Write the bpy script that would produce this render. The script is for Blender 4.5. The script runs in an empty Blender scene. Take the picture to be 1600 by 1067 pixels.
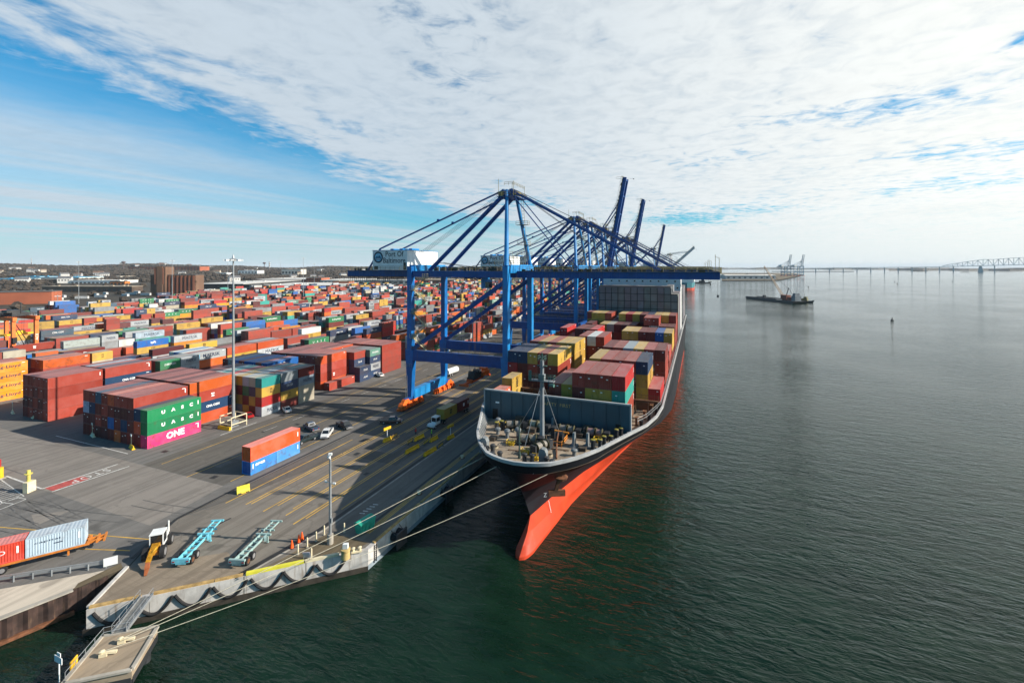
import bpy, bmesh, math, random
import numpy as np
from mathutils import Vector, Matrix
from mathutils.bvhtree import BVHTree

# ------------------------------------------------------------------ camera, sky, sun, exposure
S = bpy.context.scene
F_PX, CAM_H, HOR, XC = 720.0, 41.5, 416.0, 800.0
TH = math.atan(292 / F_PX)
CT, ST = math.cos(TH), math.sin(TH)
R = math.radians
cam_d = bpy.data.cameras.new('camera')
cam = bpy.data.objects.new('camera', cam_d)
S.collection.objects.link(cam)
cam.location = (0, 0, CAM_H)
cam.rotation_euler = (R(90), 0, TH)
cam_d.sensor_width = 36
cam_d.lens = 36 * F_PX / 1600
cam_d.shift_y = -(533.5 - HOR) / 1600
cam_d.clip_start = 0.5
cam_d.clip_end = 60000
S.camera = cam
S.view_settings.view_transform = 'Standard'
S.view_settings.look = 'None'
S.view_settings.gamma = 1
S.view_settings.exposure = 0.82

SUN_EL, SUN_ROT = R(28), R(73.5)
sun_d = bpy.data.lights.new('sun', 'SUN')
sun_d.energy = 4.6
sun_d.angle = R(0.5)
sun_d.color = (1.0, 0.925, 0.82)
sun = bpy.data.objects.new('sun', sun_d)
S.collection.objects.link(sun)
sd = Vector((math.sin(SUN_ROT) * math.cos(SUN_EL), math.cos(SUN_ROT) * math.cos(SUN_EL), math.sin(SUN_EL)))
sun.rotation_euler = sd.to_track_quat('Z', 'Y').to_euler()
sun.location = (200, 60, 150)

W = bpy.data.worlds.new('World')
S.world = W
W.use_nodes = True

class NT:
    """small helper for writing node graphs"""
    def __init__(s, tree):
        s.t = tree
        s.n = tree.nodes
        s.l = tree.links
    def node(s, typ, **kw):
        n = s.n.new(typ)
        for k, v in kw.items():
            setattr(n, k, v)
        return n
    def put(s, sock, v):
        if hasattr(v, 'is_linked') or isinstance(v, bpy.types.NodeSocket):
            s.l.new(v, sock)
        else:
            sock.default_value = v
    def math(s, op, a, b=0.0, c=None, clamp=False):
        n = s.node('ShaderNodeMath', operation=op, use_clamp=clamp)
        s.put(n.inputs[0], a); s.put(n.inputs[1], b)
        if c is not None: s.put(n.inputs[2], c)
        return n.outputs[0]
    def mix(s, f, a, b, blend='MIX'):
        n = s.node('ShaderNodeMix', data_type='RGBA', blend_type=blend)
        s.put(n.inputs[0], f); s.put(n.inputs[6], a); s.put(n.inputs[7], b)
        return n.outputs[2]
    def noise(s, vec, scale, detail=4, rough=0.55, dist=0.0):
        n = s.node('ShaderNodeTexNoise')
        if vec is not None: s.l.new(vec, n.inputs['Vector'])
        n.inputs['Scale'].default_value = scale
        n.inputs['Detail'].default_value = detail
        n.inputs['Roughness'].default_value = rough
        n.inputs['Distortion'].default_value = dist
        return n.outputs[0]
    def ramp(s, f, lo, hi, a=0.0, b=1.0):
        n = s.node('ShaderNodeMapRange', interpolation_type='SMOOTHSTEP')
        s.put(n.inputs[0], f)
        n.inputs[1].default_value = lo; n.inputs[2].default_value = hi
        n.inputs[3].default_value = a; n.inputs[4].default_value = b
        return n.outputs[0]
    def comb(s, x, y, z):
        n = s.node('ShaderNodeCombineXYZ')
        s.put(n.inputs[0], x); s.put(n.inputs[1], y); s.put(n.inputs[2], z)
        return n.outputs[0]
    def sep(s, v):
        n = s.node('ShaderNodeSeparateXYZ')
        s.l.new(v, n.inputs[0])
        return n.outputs
    def scale(s, v, f):
        n = s.node('ShaderNodeVectorMath', operation='MULTIPLY')
        s.l.new(v, n.inputs[0])
        n.inputs[1].default_value = f if isinstance(f, tuple) else (f, f, f)
        return n.outputs[0]

def build_sky():
    """Clear Nishita sky with a high cloud deck lying over the land and the river: the deck's bands
    run along the quay (world Y); behind the camera and at the zenith the unseen sky is cleared to deepen the shade."""
    g = NT(W.node_tree)
    g.n.clear()
    out = g.node('ShaderNodeOutputWorld')
    bg = g.node('ShaderNodeBackground')
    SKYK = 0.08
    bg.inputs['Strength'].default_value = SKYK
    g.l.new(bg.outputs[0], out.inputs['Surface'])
    sky = g.node('ShaderNodeTexSky', sky_type='NISHITA')
    sky.sun_disc = False
    sky.sun_elevation = SUN_EL
    sky.sun_rotation = SUN_ROT
    sky.altitude = 0; sky.air_density = 1.0; sky.dust_density = 0.6; sky.ozone_density = 2.0
    tc = g.node('ShaderNodeTexCoord')
    D = tc.outputs['Generated']
    x, y, z = g.sep(D)
    zz = g.math('MAXIMUM', z, 0.012)
    u = g.math('DIVIDE', x, zz)
    v = g.math('DIVIDE', y, zz)
    # cloud plane coordinates, compressed far away
    p = g.comb(u, g.math('MULTIPLY', v, 0.62), 0.0)
    pf = g.comb(u, g.math('MULTIPLY', v, 0.95), 0.0)
    n_big = g.noise(p, 0.55, 5, 0.6, 0.5)
    n_mid = g.noise(p, 1.7, 6, 0.62, 0.6)
    n_fine = g.noise(pf, 6.5, 5, 0.62, 0.5)
    nn = g.math('ADD', g.math('MULTIPLY', n_big, 0.5), g.math('ADD', g.math('MULTIPLY', n_mid, 0.32), g.math('MULTIPLY', n_fine, 0.18)))
    # wiggling western edge of the cloud sheet near u = -3
    edge = g.math('ADD', u, g.math('MULTIPLY', g.math('SUBTRACT', n_mid, 0.5), 3.4))
    edge = g.math('ADD', edge, g.math('MULTIPLY', g.math('SUBTRACT', n_fine, 0.5), 1.2))
    edge = g.math('ADD', edge, g.math('MULTIPLY', g.math('MINIMUM', v, 7.0), 0.27))
    sheet = g.ramp(edge, -2.85, -1.65)
    # openings in the sheet: (u, v, ru, rv, depth)
    hole = None
    for (hu, hv, ru, rv, k) in [(0.95, 3.6, 0.6, 0.35, 0.72), (2.5, 5.2, 1.1, 0.65, .68), (-0.3, 10.6, 1.3, 2.2, 1.0), (1.35, 2.75, 0.12, 0.15, .8),
                                (0.75, 9.0, 1.0, 1.3, .7), (-1.0, 1.62, 0.25, 0.4, .5), (-1.25, 2.2, 0.3, 0.3, 0.4), (-2.6, 6.6, 0.7, 1.2, .75), (2.9, 7.2, 1.5, .9, .6), (0.1, 4.6, .5, .4, .5)]:
        du = g.math('DIVIDE', g.math('SUBTRACT', u, hu), ru)
        dv = g.math('DIVIDE', g.math('SUBTRACT', v, hv), rv)
        r2 = g.math('ADD', g.math('MULTIPLY', du, du), g.math('MULTIPLY', dv, dv))
        e = g.math('MULTIPLY', g.math('POWER', 2.718, g.math('MULTIPLY', r2, -1.0)), k)
        hole = e if hole is None else g.math('MAXIMUM', hole, e)
    lace = g.math('ADD', g.math('MULTIPLY', n_fine, 0.6), g.math('MULTIPLY', n_mid, 0.4))
    thin = g.ramp(g.math('ADD', lace, g.math('MULTIPLY', hole, -0.27)), 0.16, 0.42)
    sheet = g.math('MULTIPLY', sheet, thin)
    sheet = g.math('MULTIPLY', sheet, g.ramp(g.math('ADD', g.math('MULTIPLY', n_fine, .55), g.math('MULTIPLY', n_mid, .45)), 0.33, 0.55, 0.85, 1.0))
    # thin cirrus streaks west of the edge
    ps = g.comb(g.math('MULTIPLY', u, 0.62), g.math('MULTIPLY', v, 0.10), 3.0)
    st = g.noise(ps, 0.75, 4, 0.55, 1.2)
    cir = g.math('MULTIPLY', g.ramp(g.math('ADD', u, g.math('MULTIPLY', n_mid, 1.2)), -2.2, -4.3), g.ramp(st, 0.30, 0.62, 0.50, 0.96))
    du = g.math('DIVIDE', g.math('ADD', u, 5.2), 2.2); dv = g.math('DIVIDE', g.math('SUBTRACT', v, 8.6), 3.6)
    e = g.math('POWER', 2.718, g.math('MULTIPLY', g.math('ADD', g.math('MULTIPLY', du, du), g.math('MULTIPLY', dv, dv)), -1.0))
    cir = g.math('MULTIPLY', cir, g.math('SUBTRACT', 1.0, g.math('MULTIPLY', e, .72)))
    cov = g.math('MAXIMUM', sheet, cir)
    # haze at the horizon
    hz = g.ramp(z, 0.12, 0.0, 0.0, 0.92)
    cov = g.math('MAXIMUM', cov, hz)
    # unseen deck shaped for its light: open behind and overhead, extended sunward
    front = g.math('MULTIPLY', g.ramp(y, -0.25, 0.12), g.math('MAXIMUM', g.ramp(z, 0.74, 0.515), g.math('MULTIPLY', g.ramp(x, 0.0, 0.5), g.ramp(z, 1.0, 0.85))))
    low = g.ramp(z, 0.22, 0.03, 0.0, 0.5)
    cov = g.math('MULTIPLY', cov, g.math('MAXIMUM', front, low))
    # cloud brightness: brighter towards the sun side, greyer in thick parts
    side = g.ramp(x, -0.65, 0.72)
    ca = g.mix(side, (0.57, 0.66, 0.745, 1), (1.06, 1.07, 1.02, 1))
    thick = g.ramp(g.math('ADD', g.math('MULTIPLY', nn, .6), g.math('MULTIPLY', n_fine, .4)), 0.36, 0.62, 0.945, 1.035)
    cm = g.node('ShaderNodeVectorMath', operation='SCALE')
    g.l.new(ca, cm.inputs[0]); g.l.new(thick, cm.inputs['Scale'])
    hzc = g.mix(side, (0.56, 0.70, 0.77, 1), (0.95, 0.975, 0.95, 1))
    ccol = g.mix(hz, cm.outputs[0], hzc)
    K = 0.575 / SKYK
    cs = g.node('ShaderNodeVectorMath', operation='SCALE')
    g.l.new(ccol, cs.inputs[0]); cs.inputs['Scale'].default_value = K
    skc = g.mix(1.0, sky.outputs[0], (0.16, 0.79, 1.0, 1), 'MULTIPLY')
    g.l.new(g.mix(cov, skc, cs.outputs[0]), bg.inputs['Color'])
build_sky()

# ------------------------------------------------------------------ helpers
COL = S.collection
def ground(px, py, z=0.0):
    """point on the level z that was surveyed at this spot of the photograph"""
    d = (CAM_H - z) * F_PX / (py - HOR); l = (px - XC) / F_PX * d
    return Vector((l * CT - d * ST, l * ST + d * CT, z))

def tag(o, label=None, cat=None, group=None, kind=None):
    if label: o['label'] = label
    if cat: o['category'] = cat
    if group: o['group'] = group
    if kind: o['kind'] = kind
    return o

def thing(name, loc, label, cat, rz=0.0, group=None):
    o = bpy.data.objects.new(name, None)
    o.empty_display_size = 0.5
    COL.objects.link(o)
    o.location = loc; o.rotation_euler = (0, 0, rz)
    return tag(o, label, cat, group)

class MB:
    def __init__(s):
        s.v = []; s.f = []; s.smooth = False
    def add(s, vs, fs):
        b = len(s.v)
        s.v.extend([tuple(p) for p in vs]); s.f.extend([tuple(i + b for i in f) for f in fs])
        return s
    def box(s, c, d, rz=0.0, m=None):
        hx, hy, hz = d[0] / 2, d[1] / 2, d[2] / 2
        cs, sn = math.cos(rz), math.sin(rz)
        vs = []
        for k in (-1, 1):
            for j in (-1, 1):
                for i in (-1, 1):
                    p = Vector((i * hx, j * hy, k * hz))
                    p = (m @ p) if m is not None else Vector((p.x * cs - p.y * sn, p.x * sn + p.y * cs, p.z))
                    vs.append((p.x + c[0], p.y + c[1], p.z + c[2]))
        s.add(vs, [(0, 2, 3, 1), (4, 5, 7, 6), (0, 1, 5, 4), (2, 6, 7, 3), (0, 4, 6, 2), (1, 3, 7, 5)])
        return s
    def b2(s, lo, hi):
        return s.box([(a + b) / 2 for a, b in zip(lo, hi)], [abs(b - a) for a, b in zip(lo, hi)])
    def beam(s, p, q, w, h=None, up=(0, 0, 1), w2=None, h2=None):
        """rectangular bar from p to q; w across, h along 'up'"""
        h = h or w; w2 = w2 or w; h2 = h2 or h
        p = Vector(p); q = Vector(q); d = (q - p).normalized(); u = Vector(up)
        if abs(d.dot(u)) > 0.99: u = Vector((0, 1, 0)) if abs(d.y) < .9 else Vector((1, 0, 0))
        a = d.cross(u).normalized(); b = a.cross(d).normalized()
        vs = []
        for (c, ww, hh) in ((p, w, h), (q, w2, h2)):
            for (i, j) in ((-1, -1), (1, -1), (1, 1), (-1, 1)):
                vs.append(c + a * (i * ww / 2) + b * (j * hh / 2))
        s.add(vs, [(0, 1, 2, 3), (7, 6, 5, 4), (0, 4, 5, 1), (1, 5, 6, 2), (2, 6, 7, 3), (3, 7, 4, 0)])
        return s
    def tube(s, p, q, r, n=8, r2=None, cap=True):
        r2 = r if r2 is None else r2
        p = Vector(p); q = Vector(q); d = (q - p).normalized()
        u = Vector((0, 0, 1)) if abs(d.z) < .9 else Vector((1, 0, 0))
        a = d.cross(u).normalized(); b = d.cross(a).normalized()
        vs = []
        for (c, rr) in ((p, r), (q, r2)):
            for i in range(n):
                t = 2 * math.pi * i / n
                vs.append(c + a * (rr * math.cos(t)) + b * (rr * math.sin(t)))
        fs = [(i, (i + 1) % n, n + (i + 1) % n, n + i) for i in range(n)]
        if cap: fs += [tuple(range(n))[::-1], tuple(range(n, 2 * n))]
        s.add(vs, fs)
        return s
    def path(s, pts, r, n=6):
        pts = [Vector(p) for p in pts]
        rings = []
        vs = []
        for i, p in enumerate(pts):
            d = (pts[min(i + 1, len(pts) - 1)] - pts[max(i - 1, 0)]).normalized()
            u = Vector((0, 0, 1)) if abs(d.z) < .95 else Vector((1, 0, 0))
            a = d.cross(u).normalized(); b = d.cross(a).normalized()
            for k in range(n):
                t = 2 * math.pi * k / n
                vs.append(p + a * (r * math.cos(t)) + b * (r * math.sin(t)))
        fs = []
        for i in range(len(pts) - 1):
            for k in range(n):
                fs.append((i * n + k, i * n + (k + 1) % n, (i + 1) * n + (k + 1) % n, (i + 1) * n + k))
        m = (len(pts) - 1) * n
        fs += [tuple(range(n))[::-1], tuple(range(m, m + n))]
        s.add(vs, fs)
        return s
    def prism(s, poly, z0, z1):
        n = len(poly)
        vs = [(p[0], p[1], z0) for p in poly] + [(p[0], p[1], z1) for p in poly]
        s.add(vs, [tuple(range(n))[::-1], tuple(range(n, 2 * n))] + [(i, (i + 1) % n, n + (i + 1) % n, n + i) for i in range(n)])
        return s
    def profile(s, poly, w, axis='x', c=0.0):
        """polygon of (y, z) swept along x, or (x, z) swept along y, width w"""
        n = len(poly)
        vs = []
        for k in (-.5, .5):
            for (a, b) in poly:
                vs.append((c + k * w, a, b) if axis == 'x' else (a, c + k * w, b))
        s.add(vs, [tuple(range(n)), tuple(range(n, 2 * n))[::-1]] + [(i, n + i, n + (i + 1) % n, (i + 1) % n) for i in range(n)])
        return s
    def lathe(s, prof, c=(0, 0, 0), n=16):
        vs = []; fs = []
        for (r, z) in prof:
            for i in range(n):
                t = 2 * math.pi * i / n
                vs.append((c[0] + r * math.cos(t), c[1] + r * math.sin(t), c[2] + z))
        for k in range(len(prof) - 1):
            for i in range(n):
                fs.append((k * n + i, k * n + (i + 1) % n, (k + 1) * n + (i + 1) % n, (k + 1) * n + i))
        fs.append(tuple(range(n))[::-1]); m = (len(prof) - 1) * n
        fs.append(tuple(range(m, m + n)))
        s.add(vs, fs)
        return s
    def quad(s, a, b, c, d):
        return s.add([a, b, c, d], [(0, 1, 2, 3)])
    def strip(s, p, q, w, z):
        """flat painted strip on the ground"""
        p = Vector((p[0], p[1])); q = Vector((q[0], q[1])); d = (q - p).normalized(); a = Vector((-d.y, d.x)) * (w / 2)
        return s.quad((p.x + a.x, p.y + a.y, z), (p.x - a.x, p.y - a.y, z), (q.x - a.x, q.y - a.y, z), (q.x + a.x, q.y + a.y, z))
    def rail(s, pts, h=1.1, r=0.035, step=2.0, n=4, rails=2):
        """hand rail: posts and rails along pts"""
        for a, b in zip(pts[:-1], pts[1:]):
            a = Vector(a); b = Vector(b); L = (b - a).length; k = max(1, round(L / step))
            for i in range(k + 1):
                c = a.lerp(b, i / k)
                s.tube(c, c + Vector((0, 0, h)), r, n, cap=False)
            for j in range(rails):
                o = Vector((0, 0, h * (j + 1) / rails))
                s.tube(a + o, b + o, r, n, cap=False)
        return s
    def mesh(s, name):
        me = bpy.data.meshes.new(name)
        me.from_pydata(s.v, [], s.f)
        me.update()
        if s.smooth:
            me.shade_smooth() if hasattr(me, 'shade_smooth') else None
        return me
    def build(s, name, mat, parent=None, loc=None, rz=0.0):
        me = s.mesh(name)
        me.materials.append(mat)
        return link(name, me, parent, loc, rz)

def link(name, me, parent=None, loc=None, rz=0.0):
    o = bpy.data.objects.new(name, me)
    COL.objects.link(o)
    if parent is not None: o.parent = parent
    if loc is not None: o.location = loc
    if rz: o.rotation_euler = (0, 0, rz)
    return o

def copy_tree(o, parent=None):
    c = o.copy()
    COL.objects.link(c)
    if parent is not None: c.parent = parent
    for ch in list(o.children):
        copy_tree(ch, c)
    return c

# ------------------------------------------------------------------ materials
MATS = {}
def mat(name, col, rough=0.6, metal=0.0, var=0.18, vs=0.6, dirt=0.0, dirtcol=(0.10, 0.06, 0.035), bump=0.0, bs=8.0, spec=0.4, streak=False, coat=0.0):
    """painted or bare surface with uneven colour, optional dirt blotches or vertical streaks"""
    if name in MATS: return MATS[name]
    m = bpy.data.materials.new(name)
    m.use_nodes = True
    g = NT(m.node_tree)
    bs_ = g.n['Principled BSDF']
    tc = g.node('ShaderNodeTexCoord')
    P = tc.outputs['Object']
    n1 = g.noise(P, vs, 5, 0.6)
    c = (col[0], col[1], col[2], 1)
    dk = (col[0] * (1 - var * 1.6), col[1] * (1 - var * 1.6), col[2] * (1 - var * 1.6), 1)
    lt = (min(1, col[0] * (1 + var)), min(1, col[1] * (1 + var)), min(1, col[2] * (1 + var)), 1)
    base = g.mix(g.ramp(n1, 0.3, 0.7), dk, lt)
    if dirt > 0:
        pv = g.scale(P, (1.0, 1.0, 0.12)) if streak else P
        n2 = g.noise(pv, vs * 3.1, 6, 0.65)
        base = g.mix(g.ramp(n2, 0.62 - dirt * 0.25, 0.82 - dirt * 0.15, 0, min(1, .5 + dirt)), base, (*dirtcol, 1))
    g.l.new(base, bs_.inputs['Base Color'])
    rr = g.ramp(n1, 0.25, 0.75, max(0.05, rough - 0.08), min(1, rough + 0.08))
    g.l.new(rr, bs_.inputs['Roughness'])
    bs_.inputs['Metallic'].default_value = metal
    bs_.inputs['Specular IOR Level'].default_value = spec
    if coat: bs_.inputs['Coat Weight'].default_value = coat
    if bump > 0:
        b = g.node('ShaderNodeBump')
        b.inputs['Strength'].default_value = bump
        b.inputs['Distance'].default_value = 0.05
        g.l.new(g.noise(P, bs, 4, 0.6), b.inputs['Height'])
        g.l.new(b.outputs[0], bs_.inputs['Normal'])
    MATS[name] = m
    return m

def steel(name, col, **k):
    return mat(name, col, **{**dict(rough=0.5, var=0.14, vs=0.35, dirt=0.20, streak=True), **k})

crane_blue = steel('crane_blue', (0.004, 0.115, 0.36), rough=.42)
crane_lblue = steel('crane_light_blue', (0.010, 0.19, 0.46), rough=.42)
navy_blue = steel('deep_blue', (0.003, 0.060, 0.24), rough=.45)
white_p = mat('white_paint', (0.70, 0.71, 0.69), var=.06, dirt=.08, streak=True)
grey_steel = steel('grey_steel', (0.19, 0.205, 0.215))
galv = mat('galvanised', (0.30, 0.315, 0.325), rough=.45, metal=.4, var=.08)
dark_steel = steel('dark_steel', (0.03, 0.032, 0.035))
black_rub = mat('black_rubber', (0.014, 0.014, 0.015), rough=.8, var=.2)
yellow_rail = mat('yellow_rail', (0.24, 0.20, 0.09), var=.12)
yellow_p = mat('yellow_paint', (0.72, 0.42, 0.012), var=.12, dirt=.12, vs=1.5)
orange_mach = mat('orange_machine_paint', (0.72, 0.13, 0.012), var=.15, dirt=.15, vs=1.2)
glass_d = mat('dark_glass', (0.012, 0.016, 0.02), rough=.08, var=.05, spec=.8)
rope_m = mat('rope', (0.62, 0.56, 0.42), rough=.85, var=.15, vs=4)
conc = mat('concrete', (0.34, 0.31, 0.26), rough=.85, var=.16, vs=.35, dirt=.2, bump=.15)
rust_m = mat('rust', (0.16, 0.065, 0.03), rough=.85, var=.3, vs=1.2)
tan_p = mat('tan_paint', (0.50, 0.36, 0.14), var=.1, vs=1.0)
cream_p = mat('cream_paint', (0.66, 0.57, 0.38), var=.1, vs=1.0)
white_plain = mat('white_lettering', (0.80, 0.80, 0.78), var=.03)
navy_plain = mat('navy_lettering', (0.010, 0.022, 0.06), var=.03)
black_plain = mat('black_lettering', (0.010, 0.010, 0.012), var=.03)

# ------------------------------------------------------------------ lettering
TXT = {}
def text_mesh(body, size=1.0, width=None, spacing=1.0, lines=1.0, bold=0.0):
    """flat mesh of a word, centred; width = overall width in metres"""
    key = (body, size, width, spacing, lines, bold)
    if key in TXT: return TXT[key]
    cu = bpy.data.curves.new('word', 'FONT')
    cu.body = body
    cu.size = size; cu.align_x = 'CENTER'; cu.align_y = 'CENTER'
    cu.space_character = spacing; cu.space_line = lines
    cu.resolution_u = 2
    cu.offset = bold
    o = bpy.data.objects.new('word', cu)
    COL.objects.link(o)
    dg = bpy.context.evaluated_depsgraph_get()
    me = bpy.data.meshes.new_from_object(o.evaluated_get(dg))
    bpy.data.objects.remove(o)
    bpy.data.curves.remove(cu)
    n = len(me.vertices)
    co = np.empty(n * 3, 'f'); me.vertices.foreach_get('co', co); co = co.reshape(-1, 3)
    mid = (co.max(0) + co.min(0)) / 2
    co -= mid
    ext = co.max(0) - co.min(0)
    if width: co[:, 0] *= width / ext[0]
    co[:, 1] *= size / max(1e-6, ext[1])
    me.vertices.foreach_set('co', co.ravel()); me.update()
    TXT[key] = me
    return me
# orientation of flat things on upright faces: face +X, face -Y, lying on the ground
M_PX = Matrix(((0, 0, 1, 0), (1, 0, 0, 0), (0, 1, 0, 0), (0, 0, 0, 1)))
M_NY = Matrix(((1, 0, 0, 0), (0, 0, -1, 0), (0, 1, 0, 0), (0, 0, 0, 1)))
def letter(body, mtl, parent, at, face=M_PX, size=1.0, width=None, spacing=1.0, lines=1.0, name='lettering', rz=0, bold=0.0):
    me0 = text_mesh(body, size, width, spacing, lines, bold)
    me = LET.get((me0.name, mtl.name))
    if me is None:
        me = me0.copy(); me.materials.clear(); me.materials.append(mtl); LET[(me0.name, mtl.name)] = me
    o = link(name, me, parent)
    o.matrix_local = Matrix.Translation(at) @ face @ Matrix.Rotation(rz, 4, 'Z')
    return o
LET = {}
# ------------------------------------------------------------------ the setting: water, land, quay
WZ = -3.0
def water_material():
    m = bpy.data.materials.new('river_water'); m.use_nodes = True
    g = NT(m.node_tree); b = g.n['Principled BSDF']
    tc = g.node('ShaderNodeTexCoord'); P = tc.outputs['Object']
    mp = g.node('ShaderNodeMapping'); mp.inputs['Rotation'].default_value = (0, 0, R(-28))
    mp.inputs['Scale'].default_value = (1.0, 2.8, 1.0)
    g.l.new(P, mp.inputs[0])
    Q = mp.outputs[0]
    n1 = g.noise(Q, 0.10, 3, 0.55, 0.6)
    n2 = g.noise(Q, 0.36, 3, 0.55, 0.8)
    n3 = g.noise(Q, 1.2, 2, 0.5, 0.4)
    n25 = g.noise(Q, 0.21, 3, 0.55, 0.8)
    gust = g.ramp(g.noise(P, 0.012, 4, 0.6, 0.4), 0.35, 0.65, 0.45, 1.25)
    h = g.math('ADD', g.math('ADD', g.math('MULTIPLY', n1, 0.7), g.math('MULTIPLY', n25, 1.3)), g.math('ADD', g.math('MULTIPLY', n2, 1.15), g.math('MULTIPLY', n3, 0.28)))
    bp = g.node('ShaderNodeBump')
    g.put(bp.inputs['Strength'], gust); bp.inputs['Distance'].default_value = 0.235
    g.l.new(h, bp.inputs['Height'])
    g.l.new(bp.outputs[0], b.inputs['Normal'])
    c = g.mix(g.ramp(n1, .3, .7), (0.0032, 0.0135, 0.0075, 1), (0.0060, 0.0210, 0.0120, 1))
    g.l.new(c, b.inputs['Base Color'])
    b.inputs['Roughness'].default_value = 0.055
    b.inputs['IOR'].default_value = 1.333
    b.inputs['Specular IOR Level'].default_value = 0.30
    return m
mb = MB()
mb.quad((-30000, -600, WZ), (30000, -600, WZ), (30000, 40000, WZ), (-30000, 40000, WZ))
tag(mb.build('water', water_material()), kind='structure')

def asphalt_material(name, col, tint, seam=0.0):
    m = bpy.data.materials.new(name); m.use_nodes = True
    g = NT(m.node_tree); b = g.n['Principled BSDF']
    tc = g.node('ShaderNodeTexCoord'); P = tc.outputs['Object']
    n1 = g.noise(P, 0.035, 5, 0.6); n2 = g.noise(P, 0.35, 6, 0.65); n3 = g.noise(P, 6.0, 3, 0.6)
    # long tyre streaks along the quay
    n4 = g.noise(g.scale(P, (0.9, 0.03, 1)), 1.0, 4, 0.6)
    dk = tuple(c * 0.62 for c in col) + (1,); lt = tuple(c * 1.30 for c in col) + (1,)
    c = g.mix(g.ramp(n1, .3, .7), (*col, 1), (*tint, 1))
    c = g.mix(g.math('MULTIPLY', g.ramp(n4, .40, .68), .75), c, dk)
    n6 = g.noise(P, 0.11, 6, 0.7, 1.2)
    c = g.mix(g.ramp(n6, .50, .62, 0, .32), c, dk)
    c = g.mix(g.math('MULTIPLY', g.ramp(n2, .5, .75), .5), c, lt)
    # oil spots
    n5 = g.noise(P, 0.22, 2, 0.4)
    c = g.mix(g.ramp(n5, .69, .74, 0, .55), c, tuple(x * .35 for x in col) + (1,))
    # cracks
    vo = g.node('ShaderNodeTexVoronoi', feature='DISTANCE_TO_EDGE'); vo.inputs['Scale'].default_value = 0.06
    wv = g.node('ShaderNodeVectorMath', operation='ADD')
    nc = g.node('ShaderNodeTexNoise'); nc.inputs['Scale'].default_value = 0.25; nc.inputs['Detail'].default_value = 4
    g.l.new(P, nc.inputs['Vector'])
    g.l.new(P, wv.inputs[0]); g.l.new(g.scale(nc.outputs[1], 5.0), wv.inputs[1]); g.l.new(wv.outputs[0], vo.inputs['Vector'])
    c = g.mix(g.ramp(vo.outputs['Distance'], 0.004, 0.009, .45, 0), c, dk)
    c = g.mix(g.math('MULTIPLY', n3, .35), c, tuple(x * .75 for x in col) + (1,))
    if seam:
        br = g.node('ShaderNodeTexBrick'); br.offset = 0
        br.inputs['Scale'].default_value = 1; br.inputs['Brick Width'].default_value = seam; br.inputs['Row Height'].default_value = seam
        br.inputs['Mortar Size'].default_value = 0.03; br.inputs['Color1'].default_value = (0, 0, 0, 1); br.inputs['Color2'].default_value = (0, 0, 0, 1); br.inputs['Mortar'].default_value = (1, 1, 1, 1)
        g.l.new(P, br.inputs['Vector'])
        c = g.mix(g.math('MULTIPLY', br.outputs[0], .45), c, dk)
    g.l.new(c, b.inputs['Base Color'])
    b.inputs['Roughness'].default_value = 0.88
    b.inputs['Specular IOR Level'].default_value = 0.25
    bp = g.node('ShaderNodeBump'); bp.inputs['Strength'].default_value = .25; bp.inputs['Distance'].default_value = .03
    g.l.new(n3, bp.inputs['Height']); g.l.new(bp.outputs[0], b.inputs['Normal'])
    return m
asph = asphalt_material('asphalt', (0.150, 0.142, 0.132), (0.175, 0.165, 0.150))
asph_lt = asphalt_material('worn_asphalt', (0.215, 0.192, 0.168), (0.235, 0.210, 0.182))
apron_m = asphalt_material('apron_concrete', (0.172, 0.152, 0.128), (0.202, 0.180, 0.151), seam=7.5)
apron_dk = asphalt_material('apron_asphalt', (0.128, 0.115, 0.098), (0.106, 0.099, 0.091))
deck_m = asphalt_material('grooved_deck', (0.235, 0.188, 0.138), (0.260, 0.208, 0.152), seam=0.8)
dirt_m = asphalt_material('dirt', (0.13, 0.10, 0.06), (0.175, 0.14, 0.09))
sand_m = asphalt_material('sandy_bank', (0.52, 0.45, 0.36), (0.58, 0.50, 0.40))
scrub_m = asphalt_material('scrub_land', (0.050, 0.042, 0.030), (0.075, 0.060, 0.042))

QX = -45.2
DK = Vector((-68.8, 32.5)); DC = Vector((-46.7, 53.3))
land = [(-110, -70), (-76.6, 27.4), (-74.6, 33.6), (-73.2, 38.9), (-68.8, 32.5), (-46.7, 53.3), (QX, 55.2), (QX, 1500), (-180, 2000), (-900, 2600),
        (-3500, 9000), (-30000, 14000), (-30000, -70)]
mb = MB(); mb.prism(land, WZ - 2, 0.0)
tag(mb.build('ground', scrub_m), kind='structure')

def sheet(name, poly, z, m, kind='structure'):
    mb = MB(); mb.add([(x, y, z) for x, y in poly], [tuple(range(len(poly)))])
    return tag(mb.build(name, m), kind=kind)
sheet('yard_pavement', [(-110, -60), (-77.5, 27.6), (-75.4, 34.0), (-73.4, 39.4), (-79.5, 48), (-79.5, 1480), (-450, 1050), (-540, 760), (-575, 640), (-640, 520), (-700, 455), (-575, 312), (-520, 219), (-530, 150), (-560, -60)], 0.004, asph)
sheet('cross_road', [(-81.5, 46.6), (-83.3, 60.2), (-190, 60.2), (-240, 60.2), (-240, 46.6)], 0.008, asph_lt)
sheet('quay_road', [(-83.5, 60.3), (-83.5, 420), (-108, 420), (-108, 60.3)], 0.008, apron_dk)
sheet('quay_apron', [(-79.3, 48.2), (-72.9, 39.1), (-68.8, 32.6), (-46.8, 53.3), (-45.4, 55.2), (-45.4, 1490), (-79.3, 1480)], 0.008, apron_m)
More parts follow.
